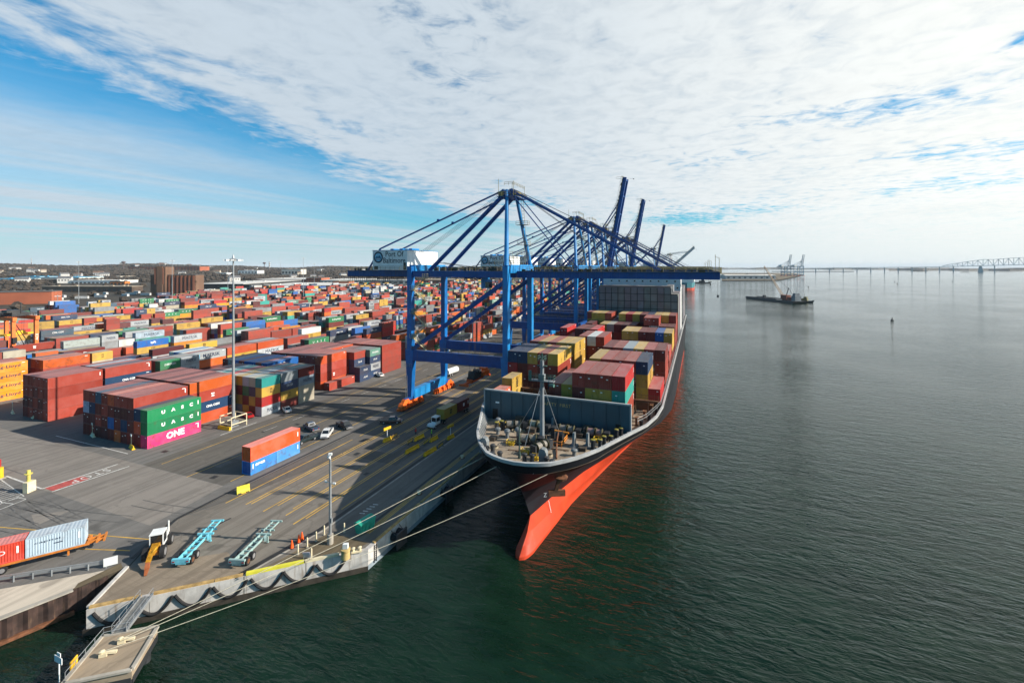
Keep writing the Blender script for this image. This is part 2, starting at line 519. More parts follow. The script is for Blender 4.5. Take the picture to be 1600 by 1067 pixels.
# darker worn lanes of the apron, grooved deck corner, dirt triangle by the light pole
sheet('apron_lanes', [(-79.2, 50.6), (-76.2, 60), (-72, 80), (-58.5, 80), (-58.5, 1450), (-79.2, 1450)], 0.012, apron_dk)
sheet('grooved_deck', [(-72.6, 38.9), (-68.7, 32.9), (-56.5, 44.2), (-63.5, 46.5)], 0.012, deck_m)
sheet('dirt_patch', [(-55.6, 44.9), (-46.9, 53.0), (-46.0, 56), (-53.4, 56)], 0.012, dirt_m)
sheet('patch', [tuple(ground(55, 822)[:2]), tuple(ground(92, 805)[:2]), tuple(ground(75, 808)[:2])][:2] + [(-99, 44.4), (-103.5, 41.2)], 0.012, asph_lt)
sheet('bank', [(-110, -65), (-76.7, 27.5), (-74.7, 33.6), (-75.2, 37.4), (-83.5, 30.0), (-112, 3), (-120, -65)], 0.010, sand_m)
sheet('rubble', [(-75.4, 34.6), (-74.5, 33.7), (-73.3, 38.6), (-75.0, 39.2)], 0.016, dirt_m)

# crane rails: dark trench with two steel rails, and the slotted power-cable trench on the land side
def rail_line(name, pts, w, m, z=0.02):
    mb = MB()
    for a, b in zip(pts[:-1], pts[1:]): mb.strip(a, b, w, z)
    return tag(mb.build(name, m), kind='structure')
trench = mat('trench', (0.020, 0.019, 0.018), var=.3, vs=.8)
rail_line('rail_trench_landside', [(-74.6, 40.3), (-79.6, 49.5), (-80.2, 62), (-79.8, 1400)], 0.55, trench)
rail_line('rail_trench_cable', [(-76.4, 46.6), (-71.9, 47.9), (-71.5, 53)], 0.35, trench)
rail_line('rail_trench_waterside', [(-57.4, 43.0), (-55.4, 56), (-55.2, 1400)], 0.8, trench)
rail_line('rail_trench_quayside', [(-49.4, 57.5), (-48.8, 62), (-48.6, 1400)], 0.5, trench)
rail_line('rail_kerb_waterside', [(-56.7, 43.1), (-54.7, 56), (-54.6, 1400)], 0.35, conc, 0.024)

ymark = mat('yellow_marking', (0.62, 0.36, 0.04), var=.2, vs=.35, dirt=.30, dirtcol=(0.16, 0.13, 0.10))
wmark = mat('white_marking', (0.60, 0.59, 0.55), var=.2, vs=1.5, dirt=.35, dirtcol=(0.12, 0.11, 0.10))
rmark = mat('red_marking', (0.42, 0.075, 0.06), var=.2, vs=1.5, dirt=.35, dirtcol=(0.12, 0.10, 0.09))
mb = MB()
for x, y0 in ((-76.9, 56), (-73.2, 57), (-72.5, 57.5), (-68.4, 56.5), (-67.7, 58.8), (-64.4, 59), (-63.8, 57), (-60.5, 55.5), (-59.9, 57.5), (-56.6, 62)):
    yy = y0
    while yy < 620:
        L = random.Random(int(x * 10 + yy)).uniform(14, 60)
        mb.strip((x, yy), (x, yy + L), 0.2, 0.018); yy += L + random.Random(int(yy)).choice([.2, .3, 2.5])
for a, b in (((-83.8, 62), (-83.8, 400)), ((-93.5, 60), (-93.5, 400)), ((-88, 37.6), (-77, 41.4)), ((-104.5, 62), (-104.5, 160)), ((-110, 35.5), (-77.5, 44.2))): mb.strip(a, b, 0.16, 0.018)
for k in range(3): mb.strip((-48.2 + .35 * k, 58), (-47.6 + .3 * k, 420), 0.14, 0.026)
tag(mb.build('yellow_lane_markings', ymark), kind='structure')
mb = MB()
mb.strip((-113.6, 46.7), (-113.0, 58.5), 0.3, 0.018); mb.strip((-110.4, 46.8), (-109.6, 58.8), 0.3, 0.018); mb.strip((-113.7, 46.7), (-127, 46.9), .3, .018)
mb.strip((-117.2, 62.6), (-146, 62.6), .2, .018); mb.strip((-109, 78), (-109, 88), .2, .018)
for i in range(14):                       # hatched safety walk beside the barrier
    y = 43.4 - .15 * i; x = -127 + 1.05 * i
    mb.strip((x, y), (x + .4, y + 2.6), .14, .018)
mb.strip((-128, 43.3), (-113, 41.3), .16, .018); mb.strip((-128, 46.0), (-113, 44.0), .16, .018)
for i in range(9): mb.strip((-113.5 + .3 * i, 43.2 - 1.75 * i), (-111.3 + .3 * i, 43.6 - 1.75 * i), .14, .018)
mb.strip((-113.6, 43.6), (-110.8, 28), .16, .018); mb.strip((-111.2, 43.6), (-108.4, 28), .16, .018)
for k in range(12): mb.strip((-101.5, 84 + 9 * k), (-101.5, 88 + 9 * k), .12, .018)
for k in range(5): mb.strip((-52.9 + .05 * k, 62.2 + .8 * k), (-52.0 + .05 * k, 62.4 + .8 * k), .22, .018)
tag(mb.build('white_lane_markings', wmark), kind='structure')
sheet('red_stop_box', [(-113.3, 47.0), (-110.7, 47.0), (-110.4, 52.5), (-113.0, 52.5)], 0.014, rmark)
o = letter('STOP', wmark, None, (-111.6, 53.2, .020), Matrix.Rotation(R(-90), 4, 'Z'), size=1.9, width=6.2, spacing=1.25, name='stop_lettering'); tag(o, kind='structure')

rt = random.Random(17)
tm = mat('tyre_mark', (0.098, 0.092, 0.084), var=.3, vs=.7)
mb = MB()
for k in range(46):
    if k < 26: x0, y0, a, L = rt.uniform(-112, -50), rt.uniform(48, 210), R(90) + rt.uniform(-.12, .12), rt.uniform(8, 34)
    else: x0, y0, a, L = rt.uniform(-190, -84), rt.uniform(36, 60), rt.uniform(-.3, .3), rt.uniform(8, 26)
    if y0 < 60 and x0 > -60: continue
    curv = rt.uniform(-.02, .02); px_, py_, aa = x0, y0, a
    for s in range(8):
        nx, ny = px_ + math.cos(aa) * L / 8, py_ + math.sin(aa) * L / 8
        for off in (0, 1.9):
            ox, oy = -math.sin(aa) * off, math.cos(aa) * off
            mb.strip((px_ + ox, py_ + oy), (nx + ox, ny + oy), .17, .0155)
        px_, py_, aa = nx, ny, aa + curv * L / 8 * 6 / 8
tag(mb.build('tyre_marks', tm), kind='structure')
mb = MB()
for k in range(26):
    x, y = rt.uniform(-112, -60), rt.uniform(50, 180); w, h = rt.uniform(.8, 2.2), rt.uniform(.7, 1.6); mb.b2((x, y, -.02), (x + w, y + h, .0165))
tag(mb.build('drain_covers', trench), kind='structure')
mb = MB()
for k in range(22):
    x, y = rt.uniform(-112, -58), rt.uniform(62, 260); w, h = rt.uniform(2, 9), rt.uniform(3, 16); mb.quad((x, y, .0135), (x + w, y, .0135), (x + w, y + h, .0135), (x, y + h, .0135))
tag(mb.build('asphalt_patches', asph), kind='structure')

# ------------------------------------------------------------------ quay walls
wallm = mat('quay_wall_concrete', (0.46, 0.44, 0.41), rough=.85, var=.15, vs=.5, dirt=.40, dirtcol=(0.20, 0.14, 0.09), streak=True)
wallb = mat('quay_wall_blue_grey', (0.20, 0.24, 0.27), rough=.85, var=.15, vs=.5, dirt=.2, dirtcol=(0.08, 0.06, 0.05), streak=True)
timber = mat('edge_timber', (0.42, 0.27, 0.10), rough=.85, var=.25, vs=1.2)
t = thing('quay_wall', (-57.7, 43, 0), 'white concrete quay wall with hanging hose fenders along the angled corner', 'quay wall')
dv = (DC - DK).normalized(); nv = Vector((dv.y, -dv.x)); LQ = (DC - DK).length + 2.22
def qp(s, off, z):
    p = DK + dv * s + nv * off
    return Vector((p.x + 57.7, p.y - 43, z))
mb = MB()
segs = [(0, 6.2), (6.28, 16.6), (16.72, 24.2), (24.28, LQ)]
for a, b in segs:
    mb.add([qp(a, .35, 0.02), qp(b, .35, 0.02), qp(b, -.3, 0.02), qp(a, -.3, 0.02), qp(a, .35, -2.3), qp(b, .35, -2.3), qp(b, -.3, -2.3), qp(a, -.3, -2.3)],
           [(0, 1, 2, 3), (0, 4, 5, 1), (1, 5, 6, 2), (3, 2, 6, 7), (0, 3, 7, 4)])
mb.build('face', wallm, t)
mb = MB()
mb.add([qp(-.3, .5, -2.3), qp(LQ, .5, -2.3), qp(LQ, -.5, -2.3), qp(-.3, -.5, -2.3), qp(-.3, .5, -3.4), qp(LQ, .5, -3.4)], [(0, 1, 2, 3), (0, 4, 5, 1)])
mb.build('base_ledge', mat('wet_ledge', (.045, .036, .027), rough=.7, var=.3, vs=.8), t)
mb = MB()                                  # left return of the deck
mb.add([(DK.x + 57.7, DK.y - 43, 0.02), (-73.2 + 57.7, 38.9 - 43, .02), (-73.2 + 57.7, 38.9 - 43, -3.4), (DK.x + 57.7, DK.y - 43, -3.4)], [(0, 1, 2, 3)])
mb.beam((DK.x + 57.75, DK.y - 42.95, .12), (-73.0 + 57.7, 38.9 - 43, .12), .45, .24)
mb.build('return_wall', wallm, t)
mb = MB()
for a, b in ((.2, 5.3), (6.6, 13.2), (13.3, 16.5)): mb.beam(qp(a, .05, .13), qp(b, .05, .13), .42, .24)
mb.build('edge_timber', timber, t)
for i in range(7):
    s0 = .7 + i * 4.15
    if i == 4: s0 += .2
    mb = MB(); pts = []
    for k in range(13):
        q = k / 12
        pts.append(qp(s0 + 3.9 * q, .5, -.45 - 1.75 * (1 - (2 * q - 1) ** 2)))
    mb.path(pts, .19, 8)
    mb.build('fender_hose', black_rub, t)
mb = MB(); mb.beam(qp(16.9, .1, .2), qp(24, .1, .2), .5, .34)
tag(mb.build('edge_beam', mat('bright_yellow', (0.66, 0.60, 0.05), var=.1), None, (-57.7, 43, 0)), 'bright yellow pipe laid along the quay edge beside the dirt corner', 'pipe')
mb = MB(); mb.beam(qp(24.15, .1, .2), qp(28.6, .1, .2), .45, .3)
tag(mb.build('edge_beam', cream_p, None, (-57.7, 43, 0)), 'cream beam along the quay edge between yellow pipe and tan mooring bollard', 'beam')

t = thing('quay_wall', (QX, 55, 0), 'long straight quay wall beside the container ship with timber edge', 'quay wall')
mb = MB()
mb.b2((-.4, -.42, -2.2), (.35, 40, .02)); mb.build('face', wallm, t)
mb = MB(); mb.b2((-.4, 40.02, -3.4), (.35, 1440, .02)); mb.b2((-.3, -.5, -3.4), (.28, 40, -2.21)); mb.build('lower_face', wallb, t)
mb = MB()
for k in range(26): mb.beam((.0, 1.2 + k * 12.6, .13), (.0, 13.4 + k * 12.6, .13), .42, .24)
mb.build('edge_timber', timber, t)
mb = MB(); mb.tube((.4, .9, .0), (.4, .9, -2.6), .07, 6); mb.tube((.4, 1.4, .0), (.4, 1.4, -2.6), .07, 6)
for k in range(8): mb.tube((.4, .9, -.2 - .3 * k), (.4, 1.4, -.2 - .3 * k), .05, 5)
mb.build('ladder', black_rub, t)

# panel fenders of the straight quay
def panel_fender(y, label):
    t = thing('panel_fender', (QX + .4, y, -1.2), label, 'fender', group='fenders on the quay face')
    mb = MB(); mb.tube((0, -.7, .1), (1.1, -.7, .1), .62, 12); mb.tube((0, .7, .1), (1.1, .7, .1), .62, 12); mb.build('cushion', black_rub, t)
    mb = MB(); mb.b2((1.1, -1.3, -1.5), (1.35, 1.3, .9)); mb.build('panel', dark_steel, t)
    for s in (-1, 1):
        mb = MB(); mb.path([(0, s, 1.2), (.7, s, .6), (1.2, s, .8)], .05, 5); mb.build('chain', dark_steel, t)
panel_fender(61.0, 'black panel fender nearest the quay corner, under the mooring lines')
panel_fender(76.0, 'black panel fender further along the quay wall, close to the ship bow')

# sheet-pile sea wall at the lower left
t = thing('sheet_pile_wall', (-76.6, 27.4, 0), 'rusty corrugated sheet pile wall holding the sandy bank', 'retaining wall')
mb = MB()
P0 = Vector((-110, -70)); P1 = Vector((-76.6, 27.4)); P2 = Vector((-74.6, 33.6)); P3 = Vector((-73.7, 37.5))
pts = []
for a, b in ((P0, P1), (P1, P2), (P2, P3)):
    L = (b - a).length; n = max(2, int(L / .42)); d = (b - a).normalized(); nn = Vector((d.y, -d.x))
    for i in range(n):
        k = i % 4
        pts.append(a + d * (L * i / n) + nn * (.12 if k in (0, 1) else .38))
vs = []; fs = []
for p in pts:
    vs += [(p.x + 76.6, p.y - 27.4, .0), (p.x + 76.6, p.y - 27.4, -4.5)]
for i in range(len(pts) - 1): fs.append((2 * i, 2 * i + 1, 2 * i + 3, 2 * i + 2))
mb.add(vs, fs); mb.build('piles', mat('rusty_pile', (0.042, 0.024, 0.019), rough=.8, var=.35, vs=1.0, dirt=.3, dirtcol=(0.16, 0.10, 0.06), streak=True), t)
mb = MB(); mb.beam((P0.x + 76.6, P0.y - 27.4, -2.75), (.5, 0, -2.75), .5, .4); mb.beam((.5, .0, -2.75), (2.5, 6.2, -2.75), .5, .4); mb.build('waler', rust_m, t)
mb = MB(); mb.beam((P0.x + 76.6, P0.y - 27.4, .05), (.2, 0, .05), .7, .16); mb.beam((.2, .0, .05), (2.2, 6.2, .05), .7, .16); mb.build('cap', conc, t)

# ------------------------------------------------------------------ mooring platform and gangway
t = thing('mooring_platform', (-58, 30, 0), 'square tan concrete mooring platform standing in the water by the gangway', 'platform')
pl = [(0.3, 3.8), (4.0, -.8), (-.5, -4.4), (-3.9, .6)]
mb = MB(); mb.prism(pl, -.9, 0.05); mb.build('deck', asphalt_material('platform_concrete', (.30, .235, .165), (.34, .27, .19)), t)
mb = MB()
for i in range(4):
    a = Vector((*pl[i], 0)); b = Vector((*pl[(i + 1) % 4], 0)); mb.beam(a + Vector((0, 0, .1)), b + Vector((0, 0, .1)), .35, .22)
mb.build('kerb', conc, t)
mb = MB()
for i in range(4):
    a = Vector((*pl[i], -1.1)) * .97; b = Vector((*pl[(i + 1) % 4], -1.1)) * .97; mb.beam(a, b, .3, .7)
mb.build('base_beam', dark_steel, t)
for (x, y) in ((0.2, 2.6), (2.7, -.6), (-.3, -3.2), (-2.8, .5)): mb = MB(); mb.tube((x, y, -.9), (x, y, -6), .5, 10); mb.build('pile', dark_steel, t)
mb = MB(); mb.rail([(-.5, -4.2, .05), (-3.7, .6, .05), (-2.0, 2.2, .05)], 1.05, .035, 1.6); mb.build('railing', galv, t)
for (x, y) in ((-.9, .9), (-.7, -.9)):
    h = MB(); h.box((x, y, .25), (.7, .45, .35), R(40)); h.lathe([(.16, .3), (.2, .5), (.28, .62), (.1, .7)], (x - .1, y - .1, 0), 10)
    h.beam((x, y, .45), (x + .9, y + .75, .3), .3, .22); h.build('mooring_hook', cream_p, t)
mb = MB(); mb.box((-1.6, -3.0, .75), (.12, 1.0, .85), R(35)); mb.build('life_ring_box', mat('orange_yellow', (0.75, .42, .02)), t)
mb = MB(); mb.tube((-1.2, -4.35, 0), (-1.2, -4.35, 2.3), .06, 6); mb.box((-1.2, -4.42, 2.3), (1.3, .06, .62)); mb.box((-1.1, -4.42, 2.85), (.6, .06, .35)); mb.build('sign', white_p, t)

t = thing('gangway', (-62.2, 33.9, 0), 'narrow grey metal gangway between the quay deck and mooring platform', 'gangway')
a = Vector((-1.9, 2.4, .1)); b = Vector((1.6, -2.4, .15)); d = (b - a).normalized(); sd_ = Vector((-d.y, d.x, 0))
mb = MB(); mb.beam(a, b, 1.3, .14); mb.build('walkway', mat('grey_grating', (0.16, 0.16, 0.15), var=.2, vs=3), t)
mb = MB()
for s in (-1, 1):
    mb.beam(a + sd_ * .68 * s + Vector((0, 0, .12)), b + sd_ * .68 * s + Vector((0, 0, .12)), .1, .35)
    mb.rail([a + sd_ * .7 * s, b + sd_ * .7 * s], 1.05, .03, 1.4)
mb.build('handrail', galv, t)

# guard rail at the head of the bank, lower left
t = thing('guard_rail', (-80, 34, 0), 'long galvanised guard rail between the road and sandy bank', 'guard rail')
a = Vector((-35, -27.5, 0)); b = Vector((4.2, 3.9, 0)); L = (b - a).length; n = int(L / 2.0)
mb = MB(); mb.beam(a + Vector((0, 0, .65)), b + Vector((0, 0, .65)), .08, .32); mb.beam(a + Vector((0, 0, .95)), b + Vector((0, 0, .95)), .1, .1); mb.build('beam', galv, t)
for i in range(n + 1):
    c = a.lerp(b, i / n) + Vector((.06, -.08, 0)); mb = MB(); mb.b2((c.x - .08, c.y - .08, 0), (c.x + .08, c.y + .08, .85)); mb.build('post', grey_steel, t)
mb = MB(); mb.box((4.6, 4.2, .75), (1.5, .1, 1.1), R(55)); mb.build('end_panel', white_p, t)
# ------------------------------------------------------------------ shipping containers
CC = dict(rust=(.30, .037, .021), brick=(.36, .053, .032), maroon=(.165, .022, .018), plum=(.10, .018, .022), red=(.46, .014, .012), orange=(.56, .105, .012),
          rorange=(.50, .075, .018), yellow=(.52, .315, .045), hapag=(.72, .255, .006), silver=(.40, .43, .45), grey=(.22, .24, .25), white=(.60, .61, .58),
          green=(.006, .17, .065), uasc=(.008, .20, .075), teal=(.025, .30, .25), sage=(.10, .24, .19), navy=(.010, .040, .105), blue=(.010, .115, .38),
          cyan=(.010, .33, .60), sky=(.10, .28, .52), pink=(.78, .045, .19), slate=(.035, .085, .13), cream=(.42, .38, .29), lblue=(.30, .38, .45))
WORDS = dict(rust='rust red', brick='brick red', maroon='dark maroon', plum='dark plum', red='bright red', orange='orange', rorange='red orange', yellow='ochre yellow',
             hapag='golden orange', silver='silver grey', grey='dull grey', white='white', green='green', uasc='green', teal='teal', sage='pale green', navy='navy blue', blue='blue',
             cyan='cyan blue', sky='light blue', pink='bright pink', slate='slate blue', cream='cream', lblue='pale blue grey')
ORD = ['', 'first', 'second', 'third', 'fourth', 'fifth', 'sixth', 'seventh', 'eighth', 'ninth', 'tenth', 'eleventh', 'twelfth', 'thirteenth', 'fourteenth', 'fifteenth', 'sixteenth',
       'seventeenth', 'eighteenth', 'nineteenth', 'twentieth']
TENS = {2: 'twenty', 3: 'thirty', 4: 'forty', 5: 'fifty', 6: 'sixty', 7: 'seventy', 8: 'eighty', 9: 'ninety'}
def ordw(n):
    if n < len(ORD): return ORD[n]
    if n > 99: return 'hundredth'
    return TENS[n // 10] + ('-' + ORD[n % 10] if n % 10 else 'th')
CW = 2.438

def paint_nodes(m, colsock, g):
    b = g.n['Principled BSDF']
    tc = g.node('ShaderNodeTexCoord'); P = tc.outputs['Object']
    oi = g.node('ShaderNodeObjectInfo')
    ad = g.node('ShaderNodeVectorMath', operation='ADD'); g.l.new(P, ad.inputs[0])
    sc = g.node('ShaderNodeVectorMath', operation='SCALE'); sc.inputs[0].default_value = (37, 53, 29); g.l.new(oi.outputs['Random'], sc.inputs['Scale'])
    g.l.new(sc.outputs[0], ad.inputs[1]); Q = ad.outputs[0]
    n1 = g.noise(Q, 0.35, 5, .6)
    n2 = g.noise(g.scale(Q, (1.6, 1.6, .22)), 1.3, 6, .65)
    hsv = g.node('ShaderNodeHueSaturation'); hsv.inputs['Saturation'].default_value = .9; hsv.inputs['Value'].default_value = 1.12
    g.l.new(colsock, hsv.inputs['Color'])
    c = g.mix(g.math('MULTIPLY', g.ramp(n1, .38, .68), .6), colsock, hsv.outputs[0])
    c = g.mix(g.ramp(n2, .62, .82, 0, .38), c, (0.10, 0.05, 0.03, 1))
    # older containers are rustier: broad blotches on some of them only
    n9 = g.noise(Q, .8, 5, .7)
    old = g.math('MULTIPLY', g.ramp(oi.outputs['Random'], .55, 1.0), g.ramp(n9, .50, .68, 0, .65))
    c = g.mix(old, c, (0.115, 0.048, 0.026, 1))
    # sun-bleached dusty roof sheets
    ge = g.node('ShaderNodeNewGeometry'); nz = g.sep(ge.outputs['Normal'])[2]
    up = g.math('GREATER_THAN', nz, .6)
    hs2 = g.node('ShaderNodeHueSaturation'); hs2.inputs['Saturation'].default_value = .72; hs2.inputs['Value'].default_value = 1.05
    g.l.new(c, hs2.inputs['Color'])
    dust = g.mix(.22, hs2.outputs[0], (0.27, 0.235, 0.20, 1))
    n3 = g.noise(g.scale(Q, (1.0, .25, 1)), 1.1, 5, .6)
    roof = g.mix(g.ramp(n3, .35, .75, 0, .5), dust, c)
    c = g.mix(up, c, roof)
    g.l.new(c, b.inputs['Base Color'])
    b.inputs['Roughness'].default_value = .52
    b.inputs['Specular IOR Level'].default_value = .35

paint = bpy.data.materials.new('container_paint'); paint.use_nodes = True
_g = NT(paint.node_tree); _oi = _g.node('ShaderNodeObjectInfo'); paint_nodes(paint, _oi.outputs['Color'], _g)
paint_far = bpy.data.materials.new('container_paint_far'); paint_far.use_nodes = True
_g = NT(paint_far.node_tree); _at = _g.node('ShaderNodeAttribute'); _at.attribute_name = 'paint'
_b = _g.n['Principled BSDF']; _n = _g.noise(_g.node('ShaderNodeTexCoord').outputs['Object'], .4, 4)
_ge = _g.node('ShaderNodeNewGeometry'); _nz = _g.sep(_ge.outputs['Normal'])[2]
_h = _g.node('ShaderNodeHueSaturation'); _h.inputs['Saturation'].default_value = .72; _g.l.new(_at.outputs['Color'], _h.inputs['Color'])
_d = _g.mix(.28, _h.outputs[0], (.27, .235, .20, 1))
_c = _g.mix(_g.math('GREATER_THAN', _nz, .6), _at.outputs['Color'], _d)
_g.l.new(_g.mix(_g.ramp(_n, .35, .7, 0, .35), _c, (.10, .06, .045, 1)), _b.inputs['Base Color']); _b.inputs['Roughness'].default_value = .55

def wave_side(mb, x, sgn, y0, y1, z0, z1, dep=.036, per=.278):
    n = max(1, round((y1 - y0) / per)); p = (y1 - y0) / n
    prof = []
    for i in range(n):
        b = y0 + i * p
        prof += [(b, 0), (b + p * .25, 0), (b + p * .5, 1), (b + p * .75, 1)]
    prof.append((y1, 0))
    vs = []; fs = []
    for (y, k) in prof:
        xx = x - sgn * dep * k
        vs += [(xx, y, z0), (xx, y, z1)]
    for i in range(len(prof) - 1):
        f = (2 * i, 2 * i + 2, 2 * i + 3, 2 * i + 1)
        fs.append(f if sgn > 0 else f[::-1])
    mb.add(vs, fs)
def wave_end(mb, y, sgn, x0, x1, z0, z1, dep=.03, per=.24):
    m2 = MB(); wave_side(m2, 0, 1, x0, x1, z0, z1, dep, per)
    fs = [f[::-1] if sgn > 0 else f for f in m2.f]
    mb.add([(v[1], y + sgn * v[0], v[2]) for v in m2.v], [f if sgn < 0 else f for f in fs])

BODY = {}
def body_mesh(L, H, bars):
    k = (L, H, bars)
    if k in BODY: return BODY[k]
    mb = MB(); w = CW / 2
    # posts, rails
    for sx in (-1, 1):
        for y in (0.08, L - 0.08): mb.box((sx * (w - .08), y, H / 2), (.16, .16, H))
        mb.box((sx * (w - .04), L / 2, H - .06), (.08, L - .32, .12)); mb.box((sx * (w - .05), L / 2, .08), (.1, L - .32, .16))
        wave_side(mb, sx * (w - .012), sx, .16, L - .16, .16, H - .12)
    for y in (.07, L - .07):
        mb.box((0, y, H - .07), (CW - .32, .14, .14)); mb.box((0, y, .08), (CW - .32, .14, .16))
    # roof with shallow ribs
    n = int(L / .45); p = (L - .28) / n
    vs = []; fs = []
    for i in range(n):
        b = .14 + i * p
        for (yy, zz) in ((b, 0), (b + .3 * p, .0), (b + .45 * p, .022), (b + .85 * p, .022)): vs += [(-w + .08, yy, H - .03 + zz), (w - .08, yy, H - .03 + zz)]
    vs += [(-w + .08, L - .14, H - .03), (w - .08, L - .14, H - .03)]
    for i in range(len(vs) // 2 - 1): fs.append((2 * i, 2 * i + 1, 2 * i + 3, 2 * i + 2))
    mb.add(vs, fs)
    wave_end(mb, L - .03, 1, -w + .16, w - .16, .16, H - .14)
    mb.box((0, L / 2, .1), (CW - .3, L - .3, .08))
    if bars:
        mb.box((0, .09, H / 2), (CW - .32, .06, H - .3))
        for x in (-.85, -.38, .38, .85): mb.tube((x, .035, .2), (x, .035, H - .18), .03, 5, cap=False)
    me = mb.mesh('container_body'); me.materials.append(paint)
    BODY[k] = me
    return me
DOOR = {}
def door_mesh(H):
    if H in DOOR: return DOOR[H]
    mb = MB(); wave_end(mb, .055, -1, .02, .53 * 2, .18, H - .16, .03, .35); mb.box((.54, .10, H / 2), (1.05, .04, H - .34))
    for x in (.33, .82):
        mb.tube((x, .02, .2), (x, .02, H - .18), .028, 5, cap=False)
        for z in (.35, H * .5, H - .4): mb.box((x, .035, z), (.12, .05, .08))
        mb.box((x + .14, .03, 1.1), (.28, .03, .05))
    me = mb.mesh('container_door'); me.materials.append(paint); DOOR[H] = me
    return me

def star_mesh():
    mb = MB(); n = 7
    vs = [(0, 0, 0)]
    for i in range(2 * n):
        r = 1.0 if i % 2 == 0 else .45
        t = math.pi * i / n + math.pi / 2
        vs.append((r * math.cos(t), r * math.sin(t), 0))
    mb.add(vs, [(0, 1 + i, 1 + (i + 1) % (2 * n)) for i in range(2 * n)])
    me = mb.mesh('star'); me.materials.append(white_plain); return me
STAR = star_mesh()
lb_plain = mat('light_blue_panel', (0.22, 0.55, 0.75), var=.04)
def sq_mesh(w, h, mtl, nm):
    mb = MB(); mb.quad((-w / 2, -h / 2, 0), (w / 2, -h / 2, 0), (w / 2, h / 2, 0), (-w / 2, h / 2, 0)); me = mb.mesh(nm); me.materials.append(mtl); return me
STARSQ = sq_mesh(1.5, 1.5, lb_plain, 'emblem_panel')
PLATE = sq_mesh(.22, .95, white_plain, 'marking_panel')
PLATE2 = sq_mesh(.8, .3, white_plain, 'marking_panel')
def wave_mark():
    mb = MB()
    for k in range(2):
        for i in range(6):
            a = -1 + i / 3; b = a + 1 / 3
            za, zb = .2 * math.sin(a * 4), .2 * math.sin(b * 4)
            mb.quad((a, za - .12 + .45 * k, 0), (b, zb - .12 + .45 * k, 0), (b, zb + .12 + .45 * k, 0), (a, za + .12 + .45 * k, 0))
    me = mb.mesh('wave_emblem'); me.materials.append(white_plain); return me
WAVE = wave_mark()
def flat(me, name, parent, at, face=M_PX):
    o = link(name, me, parent); o.matrix_local = Matrix.Translation(at) @ face
    return o
def marks(o, brand, L, H, small):
    """lettering painted on the +X side of a container"""
    x = CW / 2 + .012
    if brand == 'maersk':
        w = 6.2 if L > 8 else 3.2; s = 1.25 if L > 8 else .75
        letter('MAERSK', navy_plain, o, (x, L * .56, H * .52), size=s, width=w, bold=.02)
        if L > 8:
            flat(STARSQ, 'emblem', o, (x, L * .15, H * .52)); q = flat(STAR, 'star', o, (x + .01, L * .15, H * .52)); q.scale = (.62, .62, 1)
    elif brand == 'msc': letter('m\nsc', black_plain, o, (x, L * .52, H * .52), size=1.5 if L > 8 else 1.25, width=1.35 if L > 8 else 1.15, lines=.62, bold=.05)
    elif brand == 'hapag': letter('Hapag-Lloyd', navy_plain, o, (x, L * .55, H * .55), size=1.15, width=7.6, bold=.02)
    elif brand == 'evergreen': letter('EVERGREEN', white_plain, o, (x, L * .52, H * .6), size=.62 if L > 8 else .4, width=6.2 if L > 8 else 3.6, bold=.03)
    elif brand == 'uasc': letter('UASC', white_plain, o, (x, L * .54, H * .58), size=.85, width=7.2, spacing=3.6, bold=.05)
    elif brand == 'cma':
        letter('CMA CGM', white_plain, o, (x, L * .5, H * .5), size=.62, width=3.6 if L > 8 else 3.0, bold=.02)
        mb_ = None
    elif brand == 'sud':
        letter('HAMBURG', white_plain, o, (x, L * .3, H * .5), size=.7, width=3.8); letter('SÜD', white_plain, o, (x, L * .82, H * .52), size=.75, width=1.9)
        letter('X', white_plain, o, (x, L * .6, H * .52), size=1.3, width=2.4)
    elif brand == 'one':
        letter('ONE', white_plain, o, (x, L * .5, H * .56), size=1.6, width=4.1, bold=.06)
    elif brand == 'tex': letter('tex', white_plain, o, (x, L * .5, H * .62), size=.5, width=1.0, bold=.03); flat(PLATE2, 'marking', o, (x, L * .5, H * .38))
    elif brand == 'cosco': flat(WAVE, 'emblem', o, (x, L * .5, H * .5))
    elif brand == 'k': letter('K', white_plain, o, (x, L * .12, H * .5), size=.7, width=.9, bold=.04)
    elif brand == 'seaco': letter('seaco', white_plain, o, (x, L * .36, H * .66), size=.5, width=2.2, bold=.04)
    elif brand == 'triton':
        letter('tex', white_plain, o, (x, L * .5, H * .5), size=.55, width=1.0)
    if not small and brand not in ('msc', 'maersk', 'hapag'):
        flat(PLATE, 'marking', o, (x, L - .75 if brand in ('uasc', 'one') else .55 + .4 * (L > 8), H * .62))
BRAND = dict(silver=['maersk'] * 4 + [''], yellow=['msc'], hapag=['hapag'], green=['evergreen'], uasc=['uasc'], navy=['cma', 'cma', ''], slate=['cma'], red=['sud', 'k', ''], rorange=['', 'sud'],
             blue=['cosco', ''], pink=['one'], rust=['', '', 'tex'], brick=['', 'tex', ''], maroon=['', '', 'tex'], lblue=['maersk'], sage=['evergreen'], orange=[''])
def brand_of(col, rng): return rng.choice(BRAND.get(col, ['']))
LBRAND = dict(maersk='dark wording', msc='black square emblem', hapag='dark wording', evergreen='white wording', uasc='spaced white letters', cma='white wording', sud='white wording', one='big white letters')

